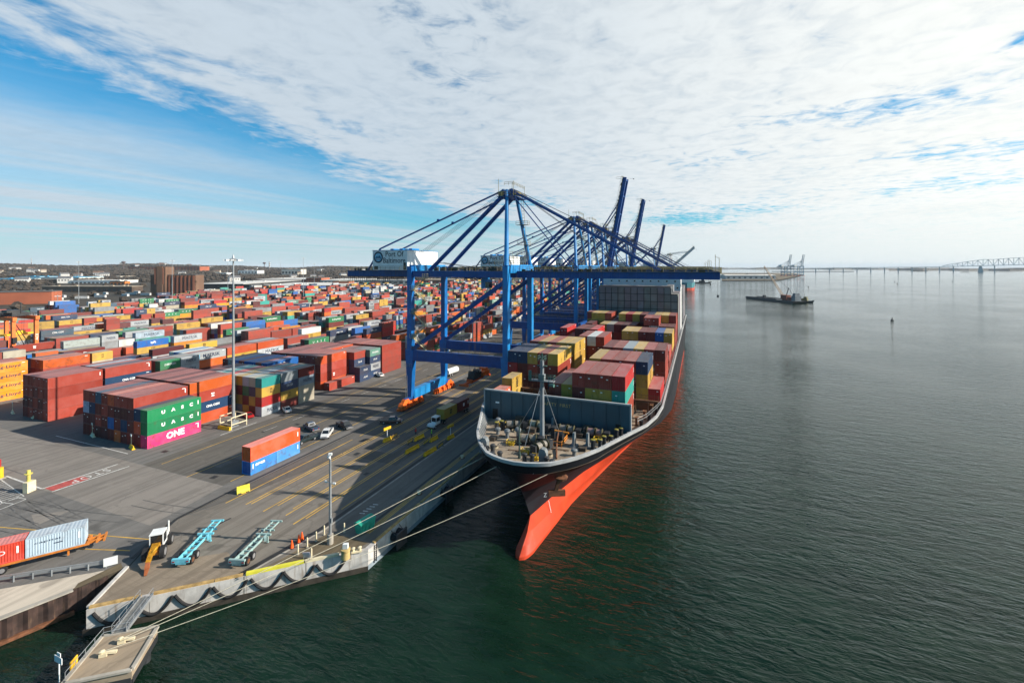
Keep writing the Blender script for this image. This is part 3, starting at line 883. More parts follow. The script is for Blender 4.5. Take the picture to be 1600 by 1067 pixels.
NCON = 0
def container(X, Y, Z, L, H, col, label, group, brand='', detail=1, rng=random):
    """one container standing with its door end towards -Y at (X, Y, Z)"""
    global NCON
    NCON += 1
    o = link('shipping_container', body_mesh(L, H, detail < 2), None, (X, Y, Z))
    k = rng.uniform(.74, 1.02); c = CC[col]
    o.color = (c[0] * k, c[1] * k * rng.uniform(.94, 1.06), c[2] * k * rng.uniform(.92, 1.08), 1)
    tag(o, label, 'container', group)
    if detail >= 2:
        for s in (1, -1):
            d = link('door', door_mesh(H), o); d.color = o.color
            if s < 0: d.scale = (-1, 1, 1)
    if detail >= 1 and brand: marks(o, brand, L, H, detail < 2)
    elif detail >= 2: flat(PLATE, 'marking', o, (CW / 2 + .012, L - .6, H * .6))
    return o

# ---- the yard: stacks of containers in blocks, rows counted from the quay road, bays from the near end
PAL = ['rust'] * 20 + ['brick'] * 13 + ['maroon'] * 12 + ['plum'] * 3 + ['rorange'] * 5 + ['orange'] * 4 + ['yellow'] * 12 + ['silver'] * 16 + ['grey'] * 5 + ['white'] * 4 + \
      ['green'] * 4 + ['uasc'] * 3 + ['teal'] * 3 + ['sage'] * 2 + ['navy'] * 7 + ['blue'] * 4 + ['red'] * 6 + ['hapag'] * 3 + ['slate'] * 2 + ['cream'] * 3 + ['lblue'] * 3
rng = random.Random(11)
STK = []      # dicts: x (centre), y0, L, cols [bottom..top], hts, row, bay, hand
PITCH = 2.53
BAYL = 12.85
def stack(x, y0, L, cols, H, row, bay, hand=False):
    STK.append(dict(x=x, y0=y0, L=L, cols=cols, H=H, row=row, bay=bay, hand=hand))
REDS = ['rust', 'rust', 'brick', 'brick', 'maroon', 'rust', 'rorange']
def reds(n, r=None): return [(r or rng).choice(REDS) for _ in range(n)]

def hand_rows(xr, y0, L, rows, H, bay, row0=1):
    for i, cols in enumerate(rows):
        if cols: stack(xr - CW / 2 - i * PITCH, y0, L, cols if isinstance(cols, list) else cols.split(), H, row0 + i, bay, True)
Y0 = 65.8
# front block with the pink container at its corner
hand_rows(-116.0, Y0, 12.19, ['pink uasc uasc', 'maroon rorange navy'], 2.9, 1, 2)
hand_rows(-116.0 - 2 * PITCH, Y0, 12.19, ['rust maroon plum rust', 'maroon navy plum brick', 'orange maroon plum brick', 'maroon blue maroon rorange', 'plum maroon rust rust', 'plum rust maroon slate',
                                          'maroon plum navy rust', 'maroon plum lblue brick'], 2.75, 1, 4)
hand_rows(-121.3, Y0 + BAYL, 12.19, ['rorange navy rust orange', 'rust rust maroon brick', 'rust maroon rust maroon', 'maroon rust brick brick', 'rust rust rust maroon', 'rust brick maroon brick', 'rust rust rust brick', 'rust rust rust maroon', 'rust rust maroon rust'], 2.82, 2, 4)
ye = Y0 + 2 * BAYL + .3
for s, rows in enumerate((['silver red yellow teal', 'maroon yellow navy cream', 'yellow maroon green silver', 'grey yellow maroon yellow', 'grey maroon grey cream'],
                          ['maroon yellow navy grey', 'rust silver maroon rust', 'maroon yellow grey silver', 'grey maroon rust cream', 'maroon grey rust yellow'],
                          ['cream cream lblue maroon', 'grey cream maroon sage', 'silver maroon rust maroon', 'cream rust grey teal', 'maroon rust grey brick'])):
    hand_rows(-111.7, ye + s * 6.32, 6.06, rows, 2.62, 3, 1)
hand_rows(-111.7 - 5 * PITCH - .4, ye, 12.19, ['maroon rust rust red', 'rust maroon rust teal', 'rust rust maroon silver', 'maroon brick rust maroon', 'rust rust maroon rust', 'rust rust navy'], 2.62, 3, 6)
yf = ye + 19.2
hand_rows(-125.5, yf - 6.0, 12.19, ['rust rust maroon blue', 'rust maroon rust brick', 'maroon navy rust blue', 'rust maroon rust blue', 'maroon rust rust brick', 'maroon rust rust blue', 'rust maroon rust cream', 'rust rust maroon rust'], 2.75, 4, 6)
hand_rows(-113.9, yf + 8.2, 12.19, ['brick'], 2.6, 5, 1)
hand_rows(-117.3, yf + 7.8, 12.19, ['rorange rust brick rorange', 'rust maroon rust brick', 'maroon rust rust brick', 'rust rust rust brick', 'rust maroon maroon rust', 'rust rust brick rust', 'rust maroon rust maroon', 'rust rust rust rust', 'maroon rust rust rust'], 2.82, 5, 3)
yg = yf + 21.2
hand_rows(-112.3, yg, 6.06, ['navy navy', 'maroon navy navy rust', 'navy rust maroon rust', 'rust grey maroon rust', 'maroon rust rust brick'], 2.62, 6, 1)
hand_rows(-113.0, yg + 6.3, 6.06, ['navy silver navy sage', 'rust navy maroon grey', 'maroon rust rust grey', 'rust maroon rust maroon', 'rust rust rust brick'], 2.62, 6, 1)
hand_rows(-126.0, yg, 12.19, [reds(4) for _ in range(6)], 2.75, 6, 6)
hand_rows(-113.0, yg + 13.4, 12.19, ['rust rust rust rust'] + [reds(4) for _ in range(8)], 2.75, 7, 1)
YN = yg + 13.4 + BAYL
# block of four-high red containers further left, and the golden one at the picture's edge
hand_rows(-160.8, 67.3, 12.19, ['brick brick rust brick', 'rust maroon rust brick', 'maroon rust maroon brick', 'rust maroon rust rust', 'maroon plum rust brick'], 2.9, 1, 15)
hand_rows(-160.8, 67.3 + BAYL, 12.19, ['rust maroon navy brick', 'rust rust rust slate', 'maroon maroon rust brick', 'rust rust maroon lblue', 'rust rust maroon rust'], 2.9, 2, 15)
hand_rows(-158.5, 93.6, 6.06, ['rust maroon green green', 'rust maroon rust brick', 'rust rust maroon silver'], 2.82, 3, 15)
hand_rows(-158.5, 99.9, 6.06, ['silver silver silver silver', 'rust rust rust cream', 'grey silver maroon silver'], 2.82, 3, 15)
hand_rows(-163.0, 106.6, 12.19, ['rust maroon orange silver', 'maroon rust brick rust', 'rust rust maroon white', 'navy rust sky sky', 'rust maroon cream white', 'rust maroon rust'], 2.75, 4, 15)
hand_rows(-163.0, 119.4, 12.19, ['rust orange yellow rorange', 'rust maroon brick rust', 'maroon rust rust maroon', 'maroon rust rust'], 2.75, 5, 15)
hand_rows(-163.0, 132.2, 12.19, ['maroon rust silver rorange', 'rust grey maroon grey', 'maroon maroon rust silver', 'rust plum maroon maroon'], 2.75, 6, 15)
hand_rows(-198.5, 66.0, 12.19, ['hapag hapag hapag hapag', 'rust hapag maroon brick', 'rust rust rust brick', 'maroon rust rust rust'], 2.9, 1, 29)
hand_rows(-195.0, 80.5, 12.19, ['rust rust brick orange', 'rust maroon brick rorange', 'maroon rust rust orange', 'rust maroon maroon slate'], 2.82, 2, 29)
hand_rows(-195.0, 93.4, 6.06, ['rust maroon cream yellow', 'maroon rust rust cream'], 2.82, 3, 29)
for y, rows, L in ((117.4, ['rust rust rust', 'rust maroon yellow', 'rust maroon grey', 'maroon rust rust'], 12.19), (130.25, ['yellow cyan navy', 'rust maroon rust', 'maroon rust yellow'], 12.19), (143.1, ['rust cream blue', 'maroon rust silver'], 6.06), (149.4, ['cream navy cream', 'rust rust lblue'], 6.06), (155.9, ['rust maroon rust', 'maroon rust brick'], 12.19)):
    hand_rows(-273.5, y, L, rows, 2.75, int((y - 60) / 12.85) + 1, 51)
for y, rows in ((130.25, ['rust maroon rust', 'rust maroon brick']), (143.1, ['silver rust silver', 'maroon rust teal']), (155.9, ['maroon rust yellow', 'maroon rust rust']), (168.8, ['rust grey silver', 'rust rust brick'])): hand_rows(-316.0, y, 12.19, rows, 2.75, int((y - 60) / 12.85) + 1, 61)
for y, rows in ((155.9, ['maroon rust yellow', 'plum maroon grey']), (168.8, ['rust maroon hapag', 'maroon maroon red']), (181.6, ['rust yellow yellow', 'maroon green green']), (194.5, ['rust rust teal', 'maroon rust brick'])): hand_rows(-360.0, y, 12.19, rows, 2.75, int((y - 60) / 12.85) + 1, 71)

def in_view(x, y, m=40):
    l = x * CT + y * ST; d = -x * ST + y * CT
    return d > 5 and -m < XC + F_PX * l / d < 1600 + m
def yard_edge(y): return float(np.interp(y, [60, 178, 219, 312, 400, 453, 520, 644, 753, 844, 980], [-505, -496, -486, -540, -630, -668, -606, -552, -522, -488, -450]))
row = 0
blocks = []
blocks = [(-113.2, 10), (-160.8, 8), (-198.5, 7), (-233, 8), (-273.5, 9)]
x = -316.0
while x > -800:
    blocks.append((x, rng.choice([8, 9, 10]))); x -= 43.5
row = 1
for bi, (xr, n) in enumerate(blocks):
    row0 = row; row += n
    for j in range(74):
        y = YN + .2 + j * BAYL if bi == 0 else 66 + j * BAYL
        if y > 980: break
        if 420 < y < 440 or 700 < y < 722: continue
        if bi == 0 and y < YN: continue
        if rng.random() < .04: continue
        # keep the hand-set blocks free
        hb = rng.choice([2, 2, 3, 3, 3, 4, 4]) if y < 600 else rng.choice([1, 2, 2, 3, 3, 4])
        twenty = rng.random() < .18
        H = rng.choice([2.62, 2.75, 2.9])
        last = rng.choice(PAL)
        for i in range(n):
            xc = xr - CW / 2 - i * PITCH
            if xc < yard_edge(y): continue
            if not in_view(xc, y, 80): continue
            if any(abs(xc - s['x']) < 3.4 and s['y0'] - 13.2 < y < s['y0'] + s['L'] + 1.0 for s in STK if s['hand'] and abs(s['y0'] - y) < 30): continue
            if xc > -199 and y < 80: continue
            if xc > -187.5 and y < 94: continue
            if xc > -163.5 and y < 144: continue
            if xc > -143 and y < YN: continue
            for (yy, L) in ([(y, 6.06), (y + 6.35, 6.06)] if twenty else [(y, 12.19)]):
                h = max(0, min(5, hb + rng.choice([-2, -1, -1, -1, 0, 0, 0, 1])))
                if rng.random() < .09: h = 0
                if h == 0: continue
                cols = []
                for k in range(h):
                    if rng.random() > .35: last = rng.choice(PAL)
                    cols.append(last)
                stack(xc, yy, L, cols, H, row0 + i, j + 1 + (7 if bi == 0 else 0))

# the pair of containers standing alone on the quay road
container(-83.6, 65.2, .02, 6.06, 2.58, 'blue', 'blue short container under the red orange one, end nearer the camera', 'containers standing by the pickups', 'seaco', 2).color = (.03, .20, .52, 1)
container(-83.6, 71.32, .02, 6.06, 2.58, 'blue', 'paler blue short container under the red orange one, end beside the black pickup', 'containers standing by the pickups', '', 2).color = (.06, .24, .52, 1)
container(-83.6, 65.2, 2.62, 12.19, 2.88, 'orange', 'red orange long container lying on two blue ones beside the parked pickups', 'containers standing by the pickups', '', 2).color = (.74, .075, .012, 1)
container(-131.6, 35.2, .02, 12.19, 2.6, 'red', 'bright red container standing alone on the pavement at left picture edge', 'containers standing by the pickups', '', 2)
# ------------------------------------------------------------------ ship-to-shore gantry cranes
def roundel(parent, at, face, r):
    """dark ring with a pale disc, hills and water"""
    def disc(r0, r1, z, m, nm, a0=0, a1=2 * math.pi, n=36):
        mb = MB()
        for i in range(n):
            a = a0 + (a1 - a0) * i / n; b = a0 + (a1 - a0) * (i + 1) / n
            if r0 > 0: mb.quad((r0 * math.cos(a), r0 * math.sin(a), z), (r1 * math.cos(a), r1 * math.sin(a), z), (r1 * math.cos(b), r1 * math.sin(b), z), (r0 * math.cos(b), r0 * math.sin(b), z))
            else: mb.add([(0, 0, z), (r1 * math.cos(a), r1 * math.sin(a), z), (r1 * math.cos(b), r1 * math.sin(b), z)], [(0, 1, 2)])
        o = mb.build(nm, m, parent); o.matrix_local = Matrix.Translation(at) @ face
    disc(.72 * r, r, 0, mat('emblem_dark', (.012, .03, .055)), 'emblem_ring')
    disc(0, .72 * r, 0, mat('emblem_pale', (.22, .50, .66)), 'emblem_disc')
    mb = MB()
    w = .62 * r
    mb.add([(-w, -.1 * r, .01), (-.3 * r, .28 * r, .01), (-.05 * r, .02 * r, .01), (.22 * r, .36 * r, .01), (w, -.1 * r, .01), (.45 * r, -.5 * r, .01), (-.45 * r, -.5 * r, .01)], [(0, 1, 2), (2, 3, 4), (0, 2, 4), (0, 4, 5, 6)])
    o = mb.build('emblem_hills', mat('emblem_blue', (.015, .11, .20)), parent); o.matrix_local = Matrix.Translation(at) @ face
    mb = MB()
    for k in range(3): mb.quad((-.5 * r + .1 * k * r, (-.22 - .1 * k) * r, .02), (.5 * r - .1 * k * r, (-.22 - .1 * k) * r, .02), (.5 * r - .1 * k * r, (-.18 - .1 * k) * r, .02), (-.5 * r + .1 * k * r, (-.18 - .1 * k) * r, .02))
    o = mb.build('emblem_waves', white_plain, parent); o.matrix_local = Matrix.Translation(at) @ face

def make_crane(loc, label, boom_deg=0, blue=None, light=None, housem=None, sign=True, detail=2, orange=None):
    blue = blue or crane_blue; light = light or crane_lblue; housem = housem or white_p; orange = orange or orange_mach
    deep = navy_blue if blue is crane_blue else blue
    rng = random.Random(3)
    t = thing('gantry_crane', loc, label, 'crane', group='ship to shore cranes along the quay')
    def part(fn, name, m, parent=None):
        mb = MB(); fn(mb); return mb.build(name, m, parent or t)
    XL, XR = -15.2, 15.4
    for x in (XL, XR):
        for y in (-9.6, 9.6):
            def f(mb, x=x, y=y):
                sgn = -1 if y < 0 else 1
                mb.beam((x, y, 17), (x, y, 41.5), 1.5, 1.75, up=(0, 1, 0))
                mb.beam((x, y, 3.0), (x, y, 17), 1.25, 1.6, up=(0, 1, 0), w2=2.7, h2=1.75)
                for z in (12, 22, 29, 35): mb.box((x, y, z), (1.6, 1.85, .18))
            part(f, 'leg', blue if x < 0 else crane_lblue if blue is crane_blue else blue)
    for x in (XL, XR):
        def f(mb, x=x):
            mb.b2((x - .85, -9.0, 2.3), (x + .85, 9.0, 5.0))
            for k in range(7): mb.b2((x - .9, -8.6 + k * 2.75, 2.3), (x + .9, -8.5 + k * 2.75, 5.02))
        part(f, 'sill_beam', light)
        part(lambda mb, x=x: mb.b2((x - .9, -8.9, 39.6), (x + .95, 8.9, 41.9)), 'cross_beam', light)
    for y in (-9.6, 9.6):
        part(lambda mb, y=y: mb.b2((XL + .75, y - .75, 13.9), (XR - .75, y + .75, 16.9)), 'portal_beam', deep)
        part(lambda mb, y=y: mb.beam((XL + 1, y, 17.2), (XR - .8, y, 37.0), 1.05, 1.05), 'brace', deep)
        part(lambda mb, y=y: mb.b2((XL + .8, y - .5, 38.35), (XR - .8, y + .5, 40.1)), 'upper_tie', deep)
    part(lambda mb: mb.b2((XR - .6, -8.8, 14.2), (XR + .6, 8.8, 16.6)), 'portal_tie', deep)
    # bogies
    for x in (XL, XR):
        for y in (-9.6, 9.6):
            def f(mb, x=x, y=y):
                for k in range(4):
                    yc = y - 4.2 + 2.8 * k
                    mb.profile([(yc - 1.3, .35), (yc + 1.3, .35), (yc + 1.15, 1.45), (yc + .55, 2.15), (yc - .55, 2.15), (yc - 1.15, 1.45)], 1.5, 'x', x)
                    mb.box((x + .95, yc - .5, 1.2), (.6, .9, 1.2)); mb.tube((x + .7, yc + .5, .9), (x + 1.3, yc + .5, .9), .42, 10)
                    mb.box((x - .7, yc + .3, 1.1), (.45, .7, .8))
                for k in range(2):
                    yc = y - 2.8 + 5.6 * k
                    mb.profile([(yc - 2.0, 1.7), (yc + 2.0, 1.7), (yc + .8, 3.0), (yc - .8, 3.0)], 1.1, 'x', x)
                mb.box((x, y - 6.3, .8), (.7, .5, .7)); mb.tube((x, y + 5.8, .9), (x, y + 6.5, .9), .25, 8)
            bg = part(f, 'bogie', orange)
            for k in range(8): part(lambda mb, x=x, y=y, k=k: mb.tube((x - .12, y - 4.9 + 1.4 * k, .38), (x + .12, y - 4.9 + 1.4 * k, .38), .36, 12), 'wheel', dark_steel, bg)
            part(lambda mb, x=x, y=y: mb.beam((x, y - 3.2, 2.75), (x, y + 3.2, 2.75), .9, .8), 'equaliser', deep)
    # girders, boom
    for y in (-3.6, 3.6):
        def f(mb, y=y):
            mb.b2((-43.6, y - .6, 38.3), (XR + .6, y + .6, 40.15))
            for k in range(28): mb.b2((-43 + k * 2.1, y - .66, 38.3), (-42.93 + k * 2.1, y + .66, 40.17))
        part(f, 'girder', deep)
    part(lambda mb: [mb.b2((x - .3, -3.0, 38.5), (x + .3, 3.0, 39.6)) for x in (-43.2, -34, -24, -5, 5)], 'girder_tie', deep)
    bm = bpy.data.objects.new('boom', None); COL.objects.link(bm); bm.parent = t; bm.location = (XR + 1.0, 0, 39.3); bm.empty_display_size = .3
    bm.rotation_euler = (0, -R(boom_deg), 0)
    for y in (-3.6, 3.6):
        def f(mb, y=y):
            mb.b2((0, y - .55, -1.05), (52, y + .55, .85))
            for k in range(25): mb.b2((1 + k * 2.1, y - .61, -1.05), (1.07 + k * 2.1, y + .61, .87))
        part(f, 'boom_girder', deep, bm)
    part(lambda mb: [mb.b2((x - .3, -3.0, -.8), (x + .3, 3.0, .3)) for x in (2, 12, 22, 32, 42, 51)] + [mb.beam((x, -3, -.3), (x + 10, 3, -.3), .25) for x in (2, 12, 22, 32, 42)], 'boom_tie', deep, bm)
    def f(mb):
        for y in (-4.7, 4.7): mb.rail([(0.5, y, .85), (52, y, .85)], 1.1, .045, 2.6)
        for y in (-4.4, 4.4): mb.b2((.5, y - .35, .78), (52, y + .35, .84))
        mb.rail([(52.3, -4.4, .3), (52.3, 4.4, .3)], 1.6, .05, 2.2)
        mb.tube((51, -2.5, .8), (51, -2.5, 5.0), .06, 5); mb.tube((51.8, -4, .8), (51.8, -4, 4.2), .06, 5); mb.tube((51.8, -4, 4.2), (51, -4, 4.4), .05, 5)
    part(f, 'boom_walkway', yellow_rail, bm)
    def f(mb):
        mb.box((26.5, -4.1, 1.0), (50, .5, .12))
        for k in range(22): mb.box((2 + 2.3 * k, -4.1 + rng.uniform(-.2, .2), 1.05), (rng.uniform(.4, 1.5), rng.uniform(.4, .8), rng.uniform(.2, .8)))
        mb.tube((51.5, -4.1, 1), (51.5, -4.1, -5), .03, 4); mb.box((51.5, -4.1, -5), (.4, .4, .6))
    part(f, 'cable_tray', dark_steel, bm)
    # apex frame
    AX, AZ = 12.6, 63.2
    for s in (-1, 1):
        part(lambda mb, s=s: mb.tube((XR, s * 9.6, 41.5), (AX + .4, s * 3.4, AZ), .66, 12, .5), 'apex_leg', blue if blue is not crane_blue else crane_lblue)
        part(lambda mb, s=s: mb.tube((AX, s * 3.4, AZ - .8), (-11.5, s * 5.2, 40.2), .62, 12), 'apex_backleg', deep)
        part(lambda mb, s=s: [mb.beam((AX - .6, s * 3.4, AZ), (-29.5, s * 5.4, 47.0), .34, .42), mb.box((-9, s * 4.4, 55.3), (.7, .5, .7))], 'backstay', deep)
        part(lambda mb, s=s: mb.beam((-29.5, s * 5.4, 47.0), (-35.5, s * 4.0, 40.1), .42, .42), 'stay_post', deep)
    part(lambda mb: [mb.tube((AX + .2, -3.4, AZ - .3), (AX + .2, 3.4, AZ - .3), .5, 10), mb.b2((AX - 2.2, -4.6, AZ - 2.0), (AX + 3.4, 4.6, AZ - 1.85))] + [mb.tube((AX + x, y - .2, AZ - .1), (AX + x, y + .2, AZ - .1), .6, 14) for x in (-1.2, 1.4) for y in (-2.4, -.8, .8, 2.4)], 'apex_head', deep)
    def f(mb):
        mb.rail([(AX - 2.2, -4.6, AZ - 1.85), (AX + 3.4, -4.6, AZ - 1.85), (AX + 3.4, 4.6, AZ - 1.85), (AX - 2.2, 4.6, AZ - 1.85)], 1.2, .05, 1.5)
        mb.b2((AX - 1.8, -4.2, AZ - 1.8), (AX - .4, -3, AZ - .4)); mb.b2((AX + 1.2, -1, AZ - 1.8), (AX + 3, 1.2, AZ - .2)); mb.b2((AX - 1.6, 2, AZ - 1.8), (AX + .6, 4, AZ - .6))
        for x, y, h in ((-1.8, -4.4, 5), (2.8, -4.4, 4.2), (.6, 0, 4.6), (2.8, 4.4, 4.0), (-1.8, 4.4, 3.6)): mb.tube((AX + x, y, AZ - 1.9), (AX + x, y, AZ - 1.9 + h), .07, 5)
        mb.rail([(AX, -4.4, AZ + 1.2), (AX + 2.6, -4.4, AZ + 1.2), (AX + 2.6, 4.4, AZ + 1.2)], .9, .05, 1.3)
        # ladder and landings down the far apex leg
        for z in range(43, 62): mb.beam((XR - .9, 7.6 - (z - 42) * .2, z), (XR - .2, 7.6 - (z - 42) * .2, z), .08)
        for dx in (-.9, -.2): mb.tube((XR + dx, 7.7, 42), (XR + dx, 3.9, 61), .05, 4)
        for z in (48, 54): mb.rail([(XR - 3, 6.2 - (z - 48) * .2, z), (XR + .8, 6.2 - (z - 48) * .2, z), (XR + .8, 7.8 - (z - 48) * .2, z)], 1.1, .05, 1.2); mb.b2((XR - 3, 6.2 - (z - 48) * .2, z - .08), (XR + .8, 7.8 - (z - 48) * .2, z))
    part(f, 'apex_railing', yellow_rail)
    # fore stays, from the apex to the boom (folded links when the boom is raised)
    ca, sa = math.cos(R(boom_deg)), math.sin(R(boom_deg))
    def bp(x, y): return Vector((XR + 1 + x * ca - .8 * sa, y, 39.3 + x * sa + .8 * ca))
    for s in (-1, 1):
        for xb, w in ((16.3, .26), (38.6, .55)):
            a = Vector((AX + 1.2, s * 3.4, AZ - .4 + .5 * (xb > 20))); b = bp(xb, s * 3.6)
            def f(mb, a=a, b=b, w=w):
                if boom_deg < 5: mb.beam(a, b, w * .8, w)
                else:
                    mid = (a + b) / 2 + Vector((3.0, 0, 4 if boom_deg > 60 else 1))
                    mb.beam(a, mid, w * .8, w); mb.beam(mid, b, w * .8, w)
            part(f, 'forestay', deep)
    def f(mb):
        for k in range(6): mb.tube((AX + 1.4, -2 + k * .8, AZ + .6), bp(44 if k % 2 else 30, -2 + k * .8), .045, 4, cap=False)
        for k in range(4): mb.tube((AX - 1, -1.5 + k, AZ + .4), (-17, -1.5 + k, 46), .045, 4, cap=False)
    part(f, 'hoist_rope', dark_steel)
    # machinery house
    hx0, hx1, hy0, hy1, hz0, hz1 = -30.2, -17.4, -8.2, 9.0, 40.35, 46.3
    def f(mb):
        mb.b2((hx0, hy0, hz0), (hx1, hy1, hz1))
        for k in range(9): mb.b2((hx1, hy0 + .6 + k * 2, hz0 + .1), (hx1 + .06, hy0 + .66 + k * 2, hz1 - .1))
    h = part(f, 'machinery_house', housem)
    part(lambda mb: [mb.b2((hx0 - .15, hy0 - .15, hz1), (hx1 + .15, hy1 + .15, hz1 + .14))] + [mb.b2((hx0 + 2 + 3.5 * k, -2, hz1 + .14), (hx0 + 3.2 + 3.5 * k, 2, hz1 + .8)) for k in range(3)], 'roof', light, h)
    part(lambda mb: [mb.b2((hx1 - 1.4, hy0 - .05, hz0 + .1), (hx1 - .5, hy0, hz0 + 2.2)), mb.b2((hx0 + .6, hy0 - .05, hz0 + .15), (hx0 + 2, hy0, hz0 + 1.2))], 'door', dark_steel, h)
    if sign:
        letter('Port Of\nBaltimore', mat('sign_lettering', (.03, .032, .035)), h, (hx0 + 8.1, hy0 - .06, hz0 + 3.9), M_NY, size=3.6, width=8.1, lines=.85, bold=.028, name='sign_lettering')
        roundel(h, (hx0 + 2.15, hy0 - .06, hz0 + 3.9), M_NY, 1.75)
    # walkways, rails and fittings on the girder
    for y in (-4.9, 4.9):
        for a, b in ((-43.4, -31), (-16.5, 16)): part(lambda mb, a=a, b=b, y=y: [mb.rail([(a, y, 40.15), (b, y, 40.15)], 1.15, .05, 2.0), mb.b2((a, y - .5, 40.08), (b, y + .5, 40.14))], 'walkway', yellow_rail)
    for y in (-10.5, 10.5): part(lambda mb, y=y: mb.rail([(XL + .8, y, 16.95), (XR - .8, y, 16.95)], 1.1, .045, 2.2), 'portal_railing', yellow_rail)
    def f(mb):
        mb.rail([(-43.6, -4.6, 40.1), (-43.6, 4.6, 40.1)], 1.2, .05, 1.5)
    part(f, 'walkway_railing', yellow_rail)
    part(lambda mb: mb.rail([(hx0, hy0 - .7, hz0), (hx1 + 1.2, hy0 - .7, hz0), (hx1 + 1.2, hy1, hz0)], 1.1, .05, 1.8), 'house_railing', yellow_rail)
    for k in range(6):
        a_ = XR - 4 + rng.uniform(-1, 3)
        part(lambda mb, a_=a_, k=k: mb.rail([(a_, -8 + 3 * k, 42 + (k % 3) * 1.3), (XR + 1.5, -8 + 3 * k, 42 + (k % 3) * 1.3)], 1.1, .05, 1.2), 'platform_railing', yellow_rail)
    # stair on the landward leg
    def f(mb):
        x0, x1, y = XL + 1.2, XL + 5.6, -10.2
        zs = [17.2, 20.6, 24.2, 27.8, 31.4, 34.6, 38.2]
        for i in range(6):
            a = (x1, y, zs[i]) if i % 2 == 0 else (x0, y, zs[i]); b = (x0, y, zs[i + 1]) if i % 2 == 0 else (x1, y, zs[i + 1])
            mb.beam(a, b, .8, .12)
            for o in (-.4, .4):
                for hh in (.55, 1.05): mb.tube((a[0], a[1] + o, a[2] + hh), (b[0], b[1] + o, b[2] + hh), .045, 4)
            mb.b2((b[0] - .8, y - .7, b[2] - .1), (b[0] + .8, y + .7, b[2]))
            mb.rail([(b[0] - .8, y - .7, b[2]), (b[0] + .8, y - .7, b[2]), (b[0] + .8, y + .7, b[2])], 1.1, .045, .8)
    part(lambda mb: mb.rail([(XL - 1.4, -10.9, 11.9), (XL + 1.2, -10.9, 11.9)], 1.1, .045, 1.0), 'landing', galv)
    part(f, 'stair', cream_p if blue is not crane_blue else mat('stair_buff', (.42, .36, .22), var=.15))
    def f(mb):
        for dx in (-.3, .3): mb.tube((XL + dx - .6, -11.0, .9), (XL + dx - .6, -11.0, 9.5), .05, 4)
        for k in range(28): mb.tube((XL - .9, -11.0, 1 + k * .3), (XL - .3, -11.0, 1 + k * .3), .03, 4)
    part(f, 'ladder', galv)
    def f(mb):                             # hanging cable loops under the rear girder, boxes and floodlights above
        for k in range(26):
            x = -43 + k * .82; dz = rng.uniform(1.2, 3.4)
            for yy in (-4.4, 4.0): mb.path([(x, yy, 38.2), (x + .15, yy, 38.2 - dz), (x + .5, yy, 38.2 - dz), (x + .7, yy, 38.2)], .06, 4)
        mb.tube((-43.4, -4.4, 38.2), (-20, -4.4, 38.2), .1, 5); mb.tube((-43.4, 4, 38.2), (-20, 4, 38.2), .1, 5)
        for k in range(14): mb.box((-42.5 + k * .9, rng.uniform(-4, 4), 40.5), (rng.uniform(.3, .7), .5, rng.uniform(.4, 1.1)))
        for k in range(26): mb.box((rng.uniform(-14, 15), rng.uniform(-4.6, 4.6), 40.6), (rng.uniform(.4, 1.8), rng.uniform(.4, 1.4), rng.uniform(.5, 1.7)))
        for k in range(8): mb.tube((rng.uniform(-12, 14), rng.uniform(-4, 4), 40.2), (rng.uniform(-12, 14), rng.uniform(-4, 4), 42.6), .08, 5)
    part(f, 'girder_fittings', dark_steel)
    # trolley with the operator's cab
    tx = 1.2
    part(lambda mb: [mb.b2((tx - 3, -3.2, 38.4), (tx + 3, 3.2, 39.2))] + [mb.tube((tx + x, -2.6, 38.2), (tx + x, 2.6, 38.2), .45, 10) for x in (-2, 2)], 'trolley', deep)
    part(lambda mb: [mb.b2((tx + 3.2, -2.6, 35.0), (tx + 5.8, -.4, 37.6)), mb.b2((tx + 3.4, -2.2, 37.6), (tx + 5.2, -.8, 38.4))], 'operator_cab', light)
    part(lambda mb: mb.b2((tx + 4.6, -2.65, 35.2), (tx + 5.85, -.35, 36.9)), 'cab_window', glass_d)
    return t
CX = -63.7
CRP = [ground(px, 431.5, -1) for px in (1248, 1228)]
down = make_crane((CX, 124.6, 0), 'nearest blue gantry crane with lowered boom, white sign house and orange wheels')
for y, lab in ((201, 'blue crane with lowered boom, second along the quay, partly behind the nearest crane'),
               (228, 'blue crane with lowered boom, third along the quay, standing close behind the second'),
               (291, 'blue crane with lowered boom just beyond the tallest raised boom'),
               (379, 'small blue crane with lowered boom beyond the second raised boom')):
    c = copy_tree(down); c.location = (CX, y, 0); c['label'] = lab
up = make_crane((CX, 262, 0), 'blue crane with the tallest raised boom, pointing almost straight up', boom_deg=79.5)
for y, lab in ((352, 'blue crane with raised boom, second tallest, right of the tallest boom'),
               (575, 'pale blue hazy crane with raised boom, smallest of the three raised blue booms')):
    c = copy_tree(up); c.location = (CX, y, 0); c['label'] = lab
pw = mat('crane_white', (0.62, 0.58, 0.56), var=.08)
wc = make_crane((CX + 2, 851, 0), 'white crane with boom raised at a slant, nearer of the white pair', boom_deg=43, blue=pw, light=pw, housem=pw, sign=False, orange=pw)
c = copy_tree(wc); c.location = (CX + 2, 905, 0); c['label'] = 'white crane with boom raised at a slant, farther of the white pair'
c2 = make_crane((0, 0, 0), 'far blue crane with raised boom on the peninsula, right one of the pair', boom_deg=80, blue=mat('far_crane_blue', (.05, .16, .26)), light=mat('far_crane_blue', (.05, .16, .26)), housem=white_p, sign=False)
c2.location = (CRP[0].x, CRP[0].y, 0); c2['group'] = 'cranes on the far peninsula'; c2.rotation_euler = (0, 0, R(35))
c = copy_tree(c2); c.location = (CRP[1].x, CRP[1].y, 0); c['label'] = 'far grey crane with raised boom on the peninsula, left one of the pair'

